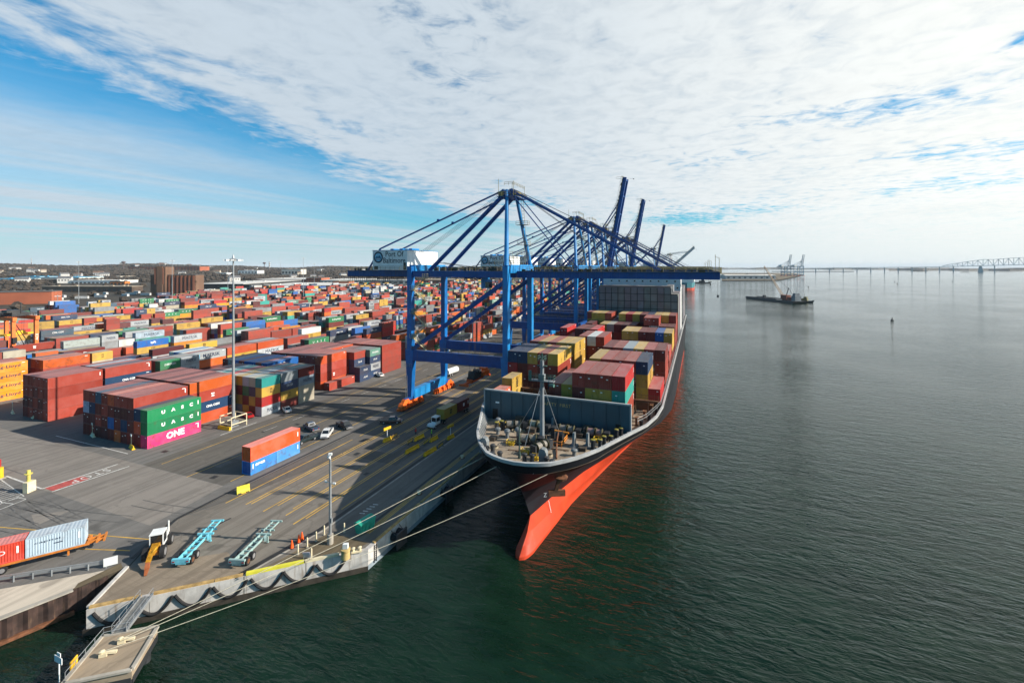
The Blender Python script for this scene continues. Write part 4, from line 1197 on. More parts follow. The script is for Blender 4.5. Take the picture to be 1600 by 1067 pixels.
# spreader hanging under the nearest crane
t = thing('spreader', (-62.5, 124.6, 7.2), 'orange container spreader hanging on ropes under the nearest crane', 'spreader')
mb = MB(); mb.b2((-.7, -3.2, 0), (.7, 3.2, .75)); mb.b2((-1.2, -6.1, -.1), (1.2, -5.7, .35)); mb.b2((-1.2, 5.7, -.1), (1.2, 6.1, .35)); mb.b2((-.3, -5.8, .05), (.3, -3, .4)); mb.b2((-.3, 3, .05), (.3, 5.8, .4))
mb.build('frame', mat('spreader_red', (.62, .09, .012), var=.2), t)
mb = MB(); mb.b2((-1.2, 1.6, .6), (1.2, 5.6, 1.6)); mb.b2((-.9, 4.0, 1.6), (.9, 5.2, 2.1)); mb.build('cover', orange_mach, t)
mb = MB(); mb.b2((-.9, -2.6, .6), (.9, 1.4, 1.1)); mb.tube((-.9, -1.4, 1.9), (.9, -1.4, 1.9), .6, 12); mb.tube((-.9, 1.1, 1.9), (.9, 1.1, 1.9), .6, 12); mb.b2((-.8, -2.2, 1.0), (.8, 1.8, 2.0)); mb.build('head_block', dark_steel, t)
t.scale = (1.25, 1.25, 1.25)
mb = MB()
for x in (-.6, .6):
    for y in (-1.6, 1.3): mb.tube((x, y, 2), (x * 2.4, y, 24.8), .035, 4)
mb.build('rope', dark_steel, t)
# ------------------------------------------------------------------ the container ship
SX, SEND = -25.2, 292.0
LEV = [(-6.0, 66.4, [(0, 0), (1, .8), (12, 2.3), (30, 4.9), (47.4, 8.1), (61, 11.4), (79, 15.5), (99, 18), (115, 18)]),
       (-3.6, 64.9, [(0, 0), (.5, .85), (2, 1.4), (13.6, 2.55), (18.8, 3.0), (31, 5.1), (48.4, 8.3), (62, 11.1), (80, 14.6), (100, 17.2), (120, 18)]),
       (-2.6, 65.1, [(0, 0), (.5, .75), (2, 1.35), (13.6, 2.55), (18.8, 3.0), (31, 5.15), (48.4, 8.4), (62, 11.2), (80, 14.7), (100, 17.3), (120, 18)]),
       (-1.7, 66.5, [(0, 0), (.8, .7), (4, 1.25), (13, 2.5), (17.5, 3.1), (29.7, 5.5), (47, 9.0), (60, 11.8), (78, 15.2), (98, 17.5), (115, 18)]),
       (-.65, 68.6, [(0, 0), (1.2, .55), (5, 1.2), (15.4, 3.3), (27.6, 6.1), (45, 9.9), (58, 13.1), (76, 16.5), (95, 18), (115, 18)]),
       (1.3, 70.0, [(0, 0), (7, 1.4), (18.6, 4.2), (31.3, 8.6), (42.7, 12.5), (56, 16.2), (72, 18), (115, 18)]),
       (4.0, 68.2, [(0, 0), (4, 1.3), (10, 3.4), (19, 5.6), (31, 9.4), (43, 13.0), (60, 16.8), (80, 18)]),
       (6.7, 66.4, [(0, 0), (2, 1.4), (6, 3.6), (11, 5.4), (20, 8.8), (32, 12.8), (45, 16.0), (60, 17.8), (75, 18)]),
       (9.0, 64.7, [(0, 0), (1, 1.9), (4, 5.2), (8, 7.4), (14, 9.6), (24, 13.0), (34, 15.9), (45, 17.6), (60, 18.2)]),
       (11.1, 63.2, [(0, 0), (.25, 1.9), (1.2, 4.4), (4.4, 7.5), (8.5, 10.0), (13, 11.5), (18.6, 13.6), (26, 16.5), (35, 18.3), (45, 18.4)]),
       (12.4, 62.6, [(0, 0), (.25, 2.05), (1.3, 4.85), (4.6, 7.85), (8.7, 10.35), (13.2, 12.15), (18.9, 14.45), (26.2, 17.45), (35.4, 18.45), (45, 18.45)]),
       (12.9, 62.55, [(0, 0), (.25, 2.1), (1.3, 4.9), (4.6, 7.9), (8.7, 10.4), (13.2, 12.2), (18.9, 14.5), (26.2, 17.5), (35.4, 18.5), (45, 18.5)])]
def hb(tab, s):
    for (a, u), (b, w) in zip(tab[:-1], tab[1:]):
        if s <= b:
            return u + (w - u) * (s - a) / (b - a)
    return tab[-1][1]
SS = [0, .0005, .001, .002, .004, .007, .011, .016, .023, .032, .042, .054, .068, .085, .105, .13, .16, .2, .25, .32, .42, .55, .7, .85, 1.0]
def hull_band(i0, i1, close_stern=True):
    mb = MB(); rows = []
    for (z, ys, tab) in LEV[i0:i1 + 1]:
        r = []
        for sgn in (-1, 1):
            pts = []
            for s in SS:
                d = s * (SEND - ys); k = hb(tab, d)
                if s > .9: k *= 1 - .12 * max(0, (4 - z)) / 10
                tr = max(0.0, min(1.0, (d - 40) / 75)) if z > -2 and z < 2 else 0.0   # the paint line drops towards the stern
                pts.append((SX + sgn * k - SX, ys + d - 63, z - (z + 2.2) * tr * tr * (3 - 2 * tr)))
            r.append(pts)
        rows.append(r)
    n = len(SS)
    for a, b in zip(rows[:-1], rows[1:]):
        for q, sgn in ((0, -1), (1, 1)):
            vs = a[q] + b[q]
            fs = [(i, i + 1, n + i + 1, n + i) if sgn > 0 else (i, n + i, n + i + 1, i + 1) for i in range(n - 1)]
            mb.add(vs, fs)
        if close_stern: mb.quad(a[0][-1], a[1][-1], b[1][-1], b[0][-1])
    mb.smooth = True
    return mb
t_ship = thing('container_ship', (SX, 63, 0), 'large black and orange container ship moored at the quay, bow towards the camera', 'ship')
hullm = mat('hull_black', (0.013, 0.014, 0.018), rough=.55, var=.2, vs=.12, dirt=.12, dirtcol=(.030, .028, .028), streak=True, spec=.14)
bootm = mat('hull_orange', (0.52, 0.046, 0.012), rough=.6, var=.12, vs=.3, dirt=.26, dirtcol=(.36, .075, .04), streak=True, spec=.25)
rimm = mat('bulwark_white', (0.36, 0.365, 0.36), var=.1, vs=.5, dirt=.15, dirtcol=(.2, .14, .1))
hull_band(5, 10).build('hull', hullm, t_ship)
hull_band(0, 5).build('boot_topping', bootm, t_ship)
mb = hull_band(10, 11, True)
mbw = MB()
# inner face and top of the bulwark
z1, y1_, tab1 = LEV[11]
outer = []; inner = []
for sgn in (-1, 1):
    o_ = []; i_ = []
    for s in SS:
        d = s * (SEND - y1_); k = hb(tab1, d)
        o_.append((sgn * k, y1_ + d - 63, 12.9)); i_.append((sgn * max(0, k - .35), y1_ + d - 63 + (.4 if k < 6 else .12), 12.9))
    outer.append(o_); inner.append(i_)
for q in (0, 1):
    for i in range(len(SS) - 1):
        mb.quad(outer[q][i], outer[q][i + 1], inner[q][i + 1], inner[q][i])
        a, b = inner[q][i], inner[q][i + 1]
        mb.quad(a, b, (b[0] * .955, b[1] + .5, 11.0), (a[0] * .955, a[1] + .5, 11.0))
mb.build('bulwark', rimm, t_ship)
# deck
zd, yd, tabd = LEV[9]
mb = MB(); vs = []
for s in SS:
    d = s * (SEND - yd); k = hb(tabd, d)
    vs += [(-k, yd + d - 63, 11.05), (k, yd + d - 63, 11.05)]
mb.add(vs, [(2 * i, 2 * i + 1, 2 * i + 3, 2 * i + 2) for i in range(len(SS) - 1)])
deckm = mat('ship_deck', (0.27, 0.215, 0.155), rough=.8, var=.25, vs=.4, dirt=.35, dirtcol=(.10, .06, .035))
mb.build('deck', deckm, t_ship)
# breakwater plate across the foredeck
bwm = mat('breakwater_blue', (0.040, 0.078, 0.098), rough=.55, var=.12, vs=.25, dirt=.12, dirtcol=(.03, .04, .045), streak=True)
mb = MB(); mb.b2((-14.7, 21.0, 11.0), (13.8, 21.25, 16.6))
for k in range(12): mb.b2((-14 + k * 2.5, 21.25, 11.0), (-13.9 + k * 2.5, 22.1, 15.5))
bw = mb.build('breakwater', bwm, t_ship)
mb = MB(); mb.b2((-14.8, 20.9, 16.6), (13.9, 21.4, 16.85)); mb.b2((13.8, 20.9, 11.0), (14.05, 21.4, 16.85)); mb.b2((-14.95, 20.9, 11), (-14.7, 21.4, 16.85)); mb.build('edge_trim', rimm, bw)
letter('SAFETY  FIRST', mat('dull_gold', (.50, .38, .12)), bw, (.15, 20.98, 15.3), M_NY, size=.62, width=5.6, spacing=1.15, name='lettering')
flat(PLATE2, 'marking', bw, (-12.0, 20.98, 14.4), M_NY)
for x0_, x1_ in ((-13.0, -11.9), (11.3, 12.2)):
    mb = MB(); mb.b2((x0_, 20.9, 11.05), (x1_, 21.0, 13.1)); mb.build('doorway', mat('black_void', (.006, .006, .006)), bw)
# anchors in the bow flare
mb = MB(); mb.beam((4.6, 5.9, 6.6), (5.3, 6.2, 9.2), .5, .5); mb.beam((3.6, 5.4, 6.3), (5.9, 6.6, 6.3), .5, .9); mb.lathe([(.9, -.2), (1.1, .2), (.7, .3)], (5.3, 6.4, 8.6), 12); mb.build('anchor', rust_m, t_ship)
o = letter('Z', white_plain, t_ship, (2.45, 7.2, 5.0), M_PX, size=.65, width=.5, name='bow_mark'); o.rotation_euler.z += R(-62)
mb = MB()
for k in range(14):
    z = 1.6 - .28 * k
    y = 73 + .1 * k; b = 1.1 + .02 * k
    mb.box((b + .42, y - 63 + 2, z), (.06, .22, .1))
mb.build('draught_marks', white_plain, t_ship)

# mast
mb = MB(); mb.tube((0, 13, 11), (0, 13, 25.2), .42, 14, .34); mb.b2((-2.2, 12.4, 21.6), (2.2, 13.6, 21.75)); mb.b2((-.5, 12.6, 21.7), (.5, 13.4, 22.8)); mast = mb.build('foremast', grey_steel, t_ship)
mb = MB(); mb.rail([(-2.2, 12.4, 21.75), (2.2, 12.4, 21.75), (2.2, 13.6, 21.75), (-2.2, 13.6, 21.75), (-2.2, 12.4, 21.75)], .9, .04, .9)
mb.tube((-2.0, 12.4, 21.7), (-2.0, 12.4, 23.4), .3, 8); mb.tube((1.6, 12.4, 21.2), (2.4, 12.2, 21.2), .3, 8); mb.rail([(-.6, 12.4, 25.1), (.6, 12.4, 25.1), (.6, 13.6, 25.1), (-.6, 13.6, 25.1), (-.6, 12.4, 25.1)], .9, .04, .6)
mb.tube((0, 13, 25), (0, 13, 26.6), .08, 6); mb.b2((-.9, 12.8, 24.2), (.9, 13.2, 24.3)); mb.build('mast_lights', mat('mast_green', (.05, .12, .10)), mast)
mb = MB(); mb.tube((-.2, 13, 21), (-1.6, 8.5, 11.3), .05, 4); mb.tube((.2, 13, 21), (2.5, 16, 11.3), .05, 4); mb.tube((-.2, 13, 20), (-5.8, 15.5, 11.3), .05, 4); mb.build('mast_stay', galv, mast)
mb = MB(); mb.tube((-1.2, 5.2, 11), (-1.2, 5.2, 16.2), .13, 8); mb.b2((-1.5, 5.1, 13.4), (-.9, 5.3, 13.5)); mb.tube((-1.2, 5.2, 11), (-1.2, 5.2, 12), .25, 8); mb.build('jackstaff', mat('staff_green', (.04, .07, .06)), t_ship)

def winch(x, y, rz, reel=(.20, .18, .15)):
    w = bpy.data.objects.new('mooring_winch', None); COL.objects.link(w); w.parent = t_ship; w.location = (x, y, 11.05); w.rotation_euler = (0, 0, rz); w.empty_display_size = .3; w.scale = (.92, .9, .9)
    mb = MB(); mb.b2((-2.4, -.8, 0), (2.4, .8, .25)); mb.b2((1.5, -.7, .25), (2.5, .7, 1.5)); mb.tube((-2.3, 0, 1.1), (1.6, 0, 1.1), .2, 8); mb.b2((-2.5, -.6, .25), (-2.1, .6, 1.7)); mb.build('winch_frame', dark_steel, w)
    mb = MB(); mb.tube((-1.7, 0, 1.1), (-.4, 0, 1.1), .72, 14); mb.tube((.0, 0, 1.1), (1.0, 0, 1.1), .66, 14); mb.build('rope_drum', mat('reel_%d' % int(reel[0] * 100 + reel[2] * 10), reel, var=.25, vs=5), w)
    mb = MB()
    for xx in (-1.8, -.35, -.05, 1.05): mb.tube((xx, 0, 1.1), (xx + .06, 0, 1.1), .92, 16)
    mb.build('drum_flange', mat('flange_dark', (.07, .065, .03)), w)
    return w
winch(-6.6, 17.0, R(25)); winch(-1.5, 11.2, R(14)); winch(1.2, 9.2, R(70)); winch(3.4, 18.0, 0, (.20, .17, .15)); winch(8.4, 18.3, 0, (.24, .15, .14)); winch(-2.4, 18.2, R(-8), (.30, .28, .2))
def bitts(x, y, rz, m=dark_steel):
    mb = MB()
    mb.box((x, y, 11.15), (1.9, .7, .2), rz)
    for s in (-.6, .6): mb.lathe([(.36, 0), (.33, 1.1), (.45, 1.2), (.45, 1.4), (.1, 1.45)], (x + s * math.cos(rz), y + s * math.sin(rz), 11.2), 12)
    bo_ = mb.build('bollard', m, t_ship)
    mb = MB()
    for s in (-.6, .6): mb.lathe([(.40, 1.46), (.36, 1.52), (.02, 1.53)], (x + s * math.cos(rz), y + s * math.sin(rz), 11.2), 12)
    mb.build('bollard_cap', mat('cap_yellow', (.22, .19, .03)) if x > 8 or x < -8 else m, bo_)
for x, y, rz in ((-6.0, 4.4, R(60)), (.9, 3.6, R(10)), (4.4, 3.2, R(-30)), (-9.2, 15.5, R(60)), (9.4, 13.4, R(25)), (10.8, 15.7, R(30)), (-4, 2.4, R(30)), (12.0, 20, R(60))): bitts(x, y, rz)
ventm = mat('vent_grey', (.15, .165, .17), var=.1)
for x, y in ((-7.4, 5.4), (3.0, 4.6)):
    mb = MB(); mb.profile([(x - .6, 11.05), (x + .6, 11.05), (x + .6, 12.9), (x + .35, 13.4), (x - .2, 13.55), (x - .6, 13.2)], 1.0, 'y', y); mb.b2((x - .75, y - .6, 11.05), (x + .75, y + .6, 11.3)); mb.build('vent_trunk', ventm, t_ship)
def vent(x, y, h, r=.42):
    mb = MB(); mb.lathe([(r * .8, 0), (r * .75, h * .55), (r * 1.25, h * .62), (r * 1.3, h * .85), (r * .8, h), (.05, h)], (x, y, 11.05), 14); mb.build('ventilator', ventm, t_ship)
for x, y, h in ((-6.3, 12.4, 1.6), (-4.7, 13.6, 1.7), (-8.6, 13.5, 1.2), (6.6, 9.5, 1.1), (-10.6, 18.2, 1.3)): vent(x, y, h)
def plate(x, y, h, w=1.2):
    mb = MB(); mb.profile([(y - .8, 11.05), (y + .8, 11.05), (y + .55, 11.05 + h), (y - .2, 11.05 + h)], .35, 'x', x); mb.box((x, y, 11.15), (w, 1.8, .2)); mb.build('chain_stopper', ventm, t_ship)
plate(5.6, 13.2, 2.3); plate(7.8, 13.8, 2.3); plate(-2.2, 20, 2.0); plate(-.2, 20, 2.0)
mb = MB(); mb.b2((1.8, 12.2, 11.05), (3.6, 15.2, 11.35)); mb.tube((2.2, 14.4, 12.2), (3.4, 14.4, 12.2), .75, 14); mb.b2((.9, 15.2, 11.05), (1.6, 16.6, 13)); wl = mb.build('windlass', dark_steel, t_ship)
mb = MB(); mb.tube((1.9, 14.2, 12.9), (4.4, 14.4, 12.7), .16, 8); mb.rail([(1.6, 11.9, 11.05), (3.8, 11.9, 11.05), (3.8, 15.5, 11.05)], .9, .06, .8); mb.build('windlass_guard', mat('orange_guard', (.62, .22, .02)), wl)
mb = MB(); mb.path([(2.6, 14.4, 12.9), (2.8, 12.8, 12.2), (3.2, 11, 11.3), (4.4, 7.0, 11.2)], .13, 6); mb.build('anchor_chain', rust_m, wl)
for x, y in ((-.9, 7.2), (1.4, 5.6), (9.0, 16.6), (-4.5, 9.8), (-9.6, 17.8)):
    mb = MB(); mb.rail([(x - .7, y - .5, 11.05), (x + .7, y - .5, 11.05), (x + .7, y + .5, 11.05), (x - .7, y + .5, 11.05), (x - .7, y - .5, 11.05)], .8, .05, .7); mb.box((x, y, 11.3), (.9, .6, .5)); mb.build('yellow_hatch', mat('hatch_yellow', (.55, .36, .02)), t_ship)
rq = random.Random(31)
for k in range(9):                       # coiled ropes lying on the foredeck
    x, y = rq.uniform(-9, 9), rq.uniform(6, 19.5)
    if abs(x) > y * .7 + 2: continue
    mb = MB()
    for lv in range(2): mb.path([((.55 - .08 * lv) * math.cos(i * .55) + x, (.55 - .08 * lv) * math.sin(i * .55) + y, 11.14 + .11 * lv) for i in range(13)], .085, 5)
    mb.build('rope_coil', mat('coil_rope', (.30, .25, .16), var=.2, vs=6), t_ship)
for k in range(5):
    y = 7.5 + 2.7 * k; w = min(11, 4 + k * 2)
    mb = MB(); mb.tube((-w, y, 11.18), (w * .9, y + .6, 11.18), .07, 6)
    for q in range(6): mb.b2((-w + q * w * .36 - .1, y - .1 + q * .1, 11.05), (-w + q * w * .36 + .1, y + .1 + q * .12, 11.2))
    mb.build('deck_pipe', mat('pipe_rust', (.20, .10, .05), var=.25), t_ship)
for x, y, w, h in ((-3.2, 16.6, 1.6, .8), (5.5, 17.6, 1.2, .7), (-8.2, 10.6, 1.0, .6), (7.4, 12.0, 1.1, .5), (-.4, 14.8, 1.3, .6), (2.6, 19.6, 1.8, 1.2), (-6.8, 20, 1.5, 1.4), (6.4, 20, 1.4, 1.3)):
    mb = MB(); mb.b2((x - w / 2, y - .5, 11.05), (x + w / 2, y + .5, 11.05 + h)); mb.b2((x - w / 2 - .08, y - .58, 11.05 + h), (x + w / 2 + .08, y + .58, 11.13 + h)); mb.build('deck_box', mat('box_dark', (.075, .06, .045), var=.3), t_ship)
mb = MB()
for k in range(12): mb.b2((-13.6 + k * 2.32, 20.9, 11.05), (-13.54 + k * 2.32, 21.0, 16.6))
mb.build('plate_seam', mat('seam_blue', (.032, .062, .080)), bw)
# frames inside the port bow, pilot rails
for k in range(16):
    s = .004 + k * .0055; d = s * (SEND - y1_); kk = hb(tab1, d)
    for sg in (-1, 1): mb = MB(); mb.beam((sg * (kk - .45), d - .3, 12.8), (sg * (kk - 1.3), d - .1, 11.1), .12, .3); mb.build('bulwark_frame', rimm, t_ship)
# side walkway, hatch covers and lashing bridges
mb = MB()
for i, yb in enumerate((85.2, 100.2, 115.7, 131.4, 146.8, 162.3, 177.4, 186.8, 202.0, 243, 258.5, 274)):
    w = hb(tabd, yb - yd) - 2.2
    mb = MB(); mb.b2((-w, yb - 63 + .6, 11.0), (w, yb - 63 + 13.2, 12.72)); mb.build('hatch_cover', mat('hatch_brown', (.16, .075, .04), var=.25, vs=.4, dirt=.3), t_ship)
mb = MB()
for yb in (99.3, 114.7, 130.2, 145.8, 161.4, 176.6, 201, 257.6, 273):
    w = hb(tabd, yb - yd) - .8
    mb = MB()
    for x in [-w + 2.53 * k for k in range(int(2 * w / 2.53) + 1)]: mb.b2((x - .1, yb - 63 - .25, 11.0), (x + .1, yb - 63 + .25, 13.6))
    mb.b2((-w, yb - 63 - .4, 13.5), (w, yb - 63 + .4, 13.65)); mb.rail([(-w, yb - 63, 13.65), (w, yb - 63, 13.65)], 1.0, .04, 2.5)
    mb.build('lashing_bridge', mat('bridge_brown', (.13, .065, .035), var=.2), t_ship)
mb = MB()
pts = []
for k in range(60):
    y = 86 + k * 3.3; w = hb(tabd, y - yd)
    pts.append((w - .35, y - 63, 12.9)); 
mb.rail(pts, 1.0, .035, 3.3, rails=2); mb.build('side_railing', galv, t_ship)
for k in range(18):
    y = 89 + k * 4.6; w = hb(tabd, y - yd)
    mb = MB(); mb.tube((w - 1.2, y - 63, 11.1), (w - 1.2, y - 63, 12.4), .3, 8); mb.tube((w - 1.2, y - 63, 12.4), (w - 1.2, y - 63, 12.7), .45, 8); mb.build('side_vent', dark_steel, t_ship)
    mb = MB(); mb.b2((w - 2.5, y - 62.6 + 1, 11.05), (w - 2.0, y - 61.8 + 1, 12.5)); mb.b2((w - 2.6, y - 62.7 + 1, 12.5), (w - 1.9, y - 61.7 + 1, 12.62)); mb.build('locker', mat('locker_brown', (.20, .10, .05)), t_ship)
# superstructure
mb = MB(); mb.b2((-17.5, 160, 11), (17.5, 171, 36.2)); mb.b2((-18.2, 161, 36.2), (18.2, 166, 38.9)); ss = mb.build('superstructure', white_p, t_ship)
mb = MB()
for k in range(16): mb.b2((-16.8 + k * 2.15, 160.92, 37.0), (-15.2 + k * 2.15, 160.98, 38.3))
for k in range(9): mb.b2((-14 + k * 3.6, 159.94, 34.2), (-13.3 + k * 3.6, 159.99, 34.9)); mb.b2((-13 + k * 3.6, 159.94, 31.2), (-12.3 + k * 3.6, 159.99, 31.9))
mb.build('window', glass_d, ss)
mb = MB(); mb.b2((-4, 175, 11), (4, 183, 36)); mb.build('funnel', navy_blue, t_ship)

# containers on board: 14 columns across, first counted from the quay side
def colx(k): return SX + (k - 6.5) * 2.53
SBASE = 12.80; SH = 2.77
SHIPQ = []
def ship_stack(bay, y, k, cols, L=12.19, z0=SBASE, H=SH, mass=False, rgb=None):
    d = dict(x=colx(k), y0=y, L=L, cols=cols, H=H, z0=z0, row=bay, k=k, bay=bay, mass=mass)
    if rgb: d['rgb'] = rgb
    SHIPQ.append(d)
PS = ['rust', 'maroon', 'maroon', 'plum', 'brick', 'yellow', 'yellow', 'maroon', 'red', 'navy']
def S_(bay, y, spec, **k):
    for kk, cols in spec.items(): ship_stack(bay, y, kk, cols.split(), **k)
S_(1, 86.6, {8: 'rust maroon rust', 9: 'maroon yellow rust', 10: 'maroon yellow rust', 11: 'brick teal red'})
S_(1, 88.0, {7: 'maroon yellow', 6: 'maroon brick'}); S_(1, 93.5, {1: 'yellow yellow'}, L=6.06, z0=11.4); S_(1, 86.6, {1: 'rorange'}, L=6.06, z0=12.75)
S_(2, 101.6, {8: 'maroon maroon yellow', 9: 'rust maroon rust', 10: 'maroon rust rust', 11: 'maroon rust brick', 12: 'yellow yellow navy'})
S_(2, 103.0, {0: 'maroon red navy', 1: 'maroon maroon navy', 2: 'plum rust yellow', 3: 'maroon maroon rust', 4: 'navy rust yellow', 5: 'maroon', 6: 'plum'})
S_(3, 117.2, {8: 'maroon rust maroon', 9: 'rust maroon rust', 10: 'maroon maroon lblue', 11: 'maroon rust yellow', 12: 'maroon rust brick', 13: 'brick rust maroon'})
ship_stack(3, 101.6, 13, ['red'])
S_(3, 118.6, {0: 'yellow yellow rust', 1: 'maroon yellow yellow', 2: 'yellow maroon rust', 3: 'maroon yellow yellow', 4: 'yellow yellow yellow', 6: 'maroon'})
S_(4, 132.9, {4: 'plum maroon rust', 5: 'maroon maroon white', 6: 'maroon plum rust', 7: 'maroon yellow', 8: 'yellow yellow', 9: 'maroon', 2: 'yellow'})
S_(4, 132.9, {10: 'maroon', 11: 'maroon', 12: 'yellow yellow', 13: 'maroon brick'})
S_(5, 148.2, {0: 'yellow yellow red', 1: 'yellow maroon', 2: 'yellow yellow maroon', 3: 'yellow yellow maroon', 4: 'yellow maroon red', 5: 'maroon rust', 8: 'maroon yellow yellow', 9: 'maroon yellow yellow', 10: 'maroon maroon maroon', 11: 'maroon maroon maroon', 12: 'yellow yellow blue', 13: 'maroon yellow yellow'})
S_(6, 163.6, {0: 'maroon', 1: 'maroon yellow', 2: 'maroon maroon plum', 3: 'maroon plum', 4: 'maroon navy yellow', 5: 'yellow maroon cream', 6: 'maroon rust maroon', 7: 'maroon maroon plum', 8: 'maroon maroon maroon', 9: 'yellow plum', 10: 'maroon maroon rust brick', 11: 'maroon maroon rust rust', 12: 'yellow maroon maroon', 13: 'maroon rust maroon'})
S_(7, 177.6, {1: 'maroon maroon yellow rust'}, L=6.06)
S_(7, 174.0, {2: 'maroon yellow maroon yellow', 3: 'maroon yellow yellow yellow', 4: 'maroon maroon plum rust', 5: 'maroon plum navy', 6: 'maroon yellow yellow yellow', 7: 'maroon yellow maroon red', 8: 'maroon maroon yellow yellow', 9: 'maroon plum maroon maroon', 10: 'maroon maroon yellow navy', 11: 'maroon maroon yellow yellow', 12: 'maroon rust yellow yellow', 13: 'maroon maroon brick rust'})
# wall of grey refrigerated containers and the bays behind it
rv = random.Random(4)
for bay, y, k0, k1, n0 in ((8, 188.2, 2, 13, 7), (8, 188.2, 13, 14, 6), (9, 203.6, 2, 12, 5), (9, 203.6, 12, 13, 7), (9, 203.6, 13, 14, 6), (10, 244, 2, 14, 6), (11, 259.5, 2, 14, 6), (12, 275, 2, 14, 6)):
    for k in range(k0, k1): ship_stack(bay, y, k, ['grey'] * n0, z0=SBASE + .4, H=2.9, mass=True, rgb=(.19 * rv.uniform(.85, 1.1), .20 * rv.uniform(.85, 1.1), .20))
mb = MB()
for k in range(2, 15): mb.b2((colx(k) - SX - 1.36, 188.0 - 63, SBASE), (colx(k) - SX - 1.16, 188.17 - 63, SBASE + 20.2 - (2.9 if k > 13 else 0)))
for i in range(8): mb.b2((colx(2) - SX - 1.3, 188.02 - 63, SBASE + .4 + i * 2.9 - .14), (colx(13 if i < 7 else 12) - SX + 1.2, 188.14 - 63, SBASE + .4 + i * 2.9 + .08))
mb.build('lashing_rods', dark_steel, t_ship)
# ------------------------------------------------------------------ which containers are separate objects
# visibility from the camera's place: boxes of all stacks, the ship's breakwater
mbv = MB()
for s in STK + SHIPQ: mbv.b2((s['x'] - CW / 2, s['y0'], s.get('z0', 0)), (s['x'] + CW / 2, s['y0'] + s['L'], s.get('z0', 0) + s['H'] * len(s['cols'])))
mbv.b2((SX - 14.7, 84.0, 11.0), (SX + 13.8, 84.25, 16.6))
bvh = BVHTree.FromPolygons(mbv.v, mbv.f)
EYE = Vector((0, 0, CAM_H))
def seen(p):
    d = EYE - p; L = d.length
    return bvh.ray_cast(p + d / L * .15, d / L, L)[0] is None
cand = []
for s in STK + SHIPQ:
    d = -s['x'] * ST + s['y0'] * CT
    for k in range(len(s['cols'])):
        cand.append((s['L'] / d / d * (1.3 if k == len(s['cols']) - 1 else 1.0), s, k))
cand.sort(key=lambda c: -c[0])
N_IND = 289
chosen = []; far = []
for sc, s, k in cand:
    H = s['H']; x1 = s['x'] + CW / 2 + .02; z0 = s.get('z0', 0) + k * H
    top = k == len(s['cols']) - 1
    pts = [Vector((x1, s['y0'] + s['L'] * f, z0 + H * g)) for f in (.12, .5, .9) for g in (.25, .8)] + [Vector((s['x'] + o, s['y0'] - .02, z0 + H * g)) for o in (-.8, .8) for g in (.3, .8)]
    if top: pts += [Vector((s['x'], s['y0'] + s['L'] * f, z0 + H + .02)) for f in (.1, .5, .9)]
    v = sum(seen(p) for p in pts)
    if v == 0: continue
    if len(chosen) < N_IND and (v >= 2 or top) and not s.get('mass'): chosen.append((s, k, v))
    else: far.append((s, k))
rb = random.Random(5)
labs = {}
for n, (s, k, v) in enumerate(chosen):
    col = s['cols'][k]; L = s['L']; nt = len(s['cols']); ship = 'z0' in s
    br = brand_of(col, rb)
    if ship: br = ''
    tier = 'standing alone' if nt == 1 else ('top of stack' if k == nt - 1 else ('lowest in stack' if k == 0 else ['', 'second', 'third', 'fourth', 'fifth'][k] + ' tier up'))
    sh = 'short ' if L < 8 else ''
    if ship: lab = '%s%s ship container, %s, %s row behind bow, %s column from starboard' % (sh, WORDS[col], tier, ordw(s['row']), ordw(14 - s['k']))
    else:
        lab = '%s%s container, %s, %s row from quay, %s bay' % (sh, WORDS[col], tier, ordw(s['row']), ordw(s['bay']))
        if L < 8: lab += ' near half' if not any(abs(q['x'] - s['x']) < 1.5 and 5 < s['y0'] - q['y0'] < 7 for q in STK if q['L'] < 8) else ' far half'
    labs[lab] = labs.get(lab, 0) + 1
    o = container(s['x'], s['y0'], s.get('z0', 0) + k * s['H'] + .015, L, s['H'] - .05, col, lab, 'containers on the ship deck' if ship else 'containers stacked in the yard', br, 2 if n < 110 else 1, rb)
    if n < 200:
        for sx_ in (-.55, .55):
            if rb.random() < .45: q_ = flat(PLATE2, 'marking', o, (sx_ + rb.uniform(-.15, .15), -.012, s['H'] * rb.uniform(.62, .85)), M_NY); q_.scale = (.45, .6, 1)
        if rb.random() < .5: q_ = flat(PLATE2, 'marking', o, (CW / 2 + .013, L - 1.0, s['H'] * .82), M_PX); q_.scale = (1.0, .5, 1)
    if ship and col == 'yellow' and (s['k'] in (4, 12) or rb.random() < .3): letter('MSC', black_plain, o, (CW / 2 + .012, L * .5, s['H'] * .5), size=1.0, width=2.3, rz=R(90), bold=.05)
print('duplicate labels', [k for k, v in labs.items() if v > 1][:20])
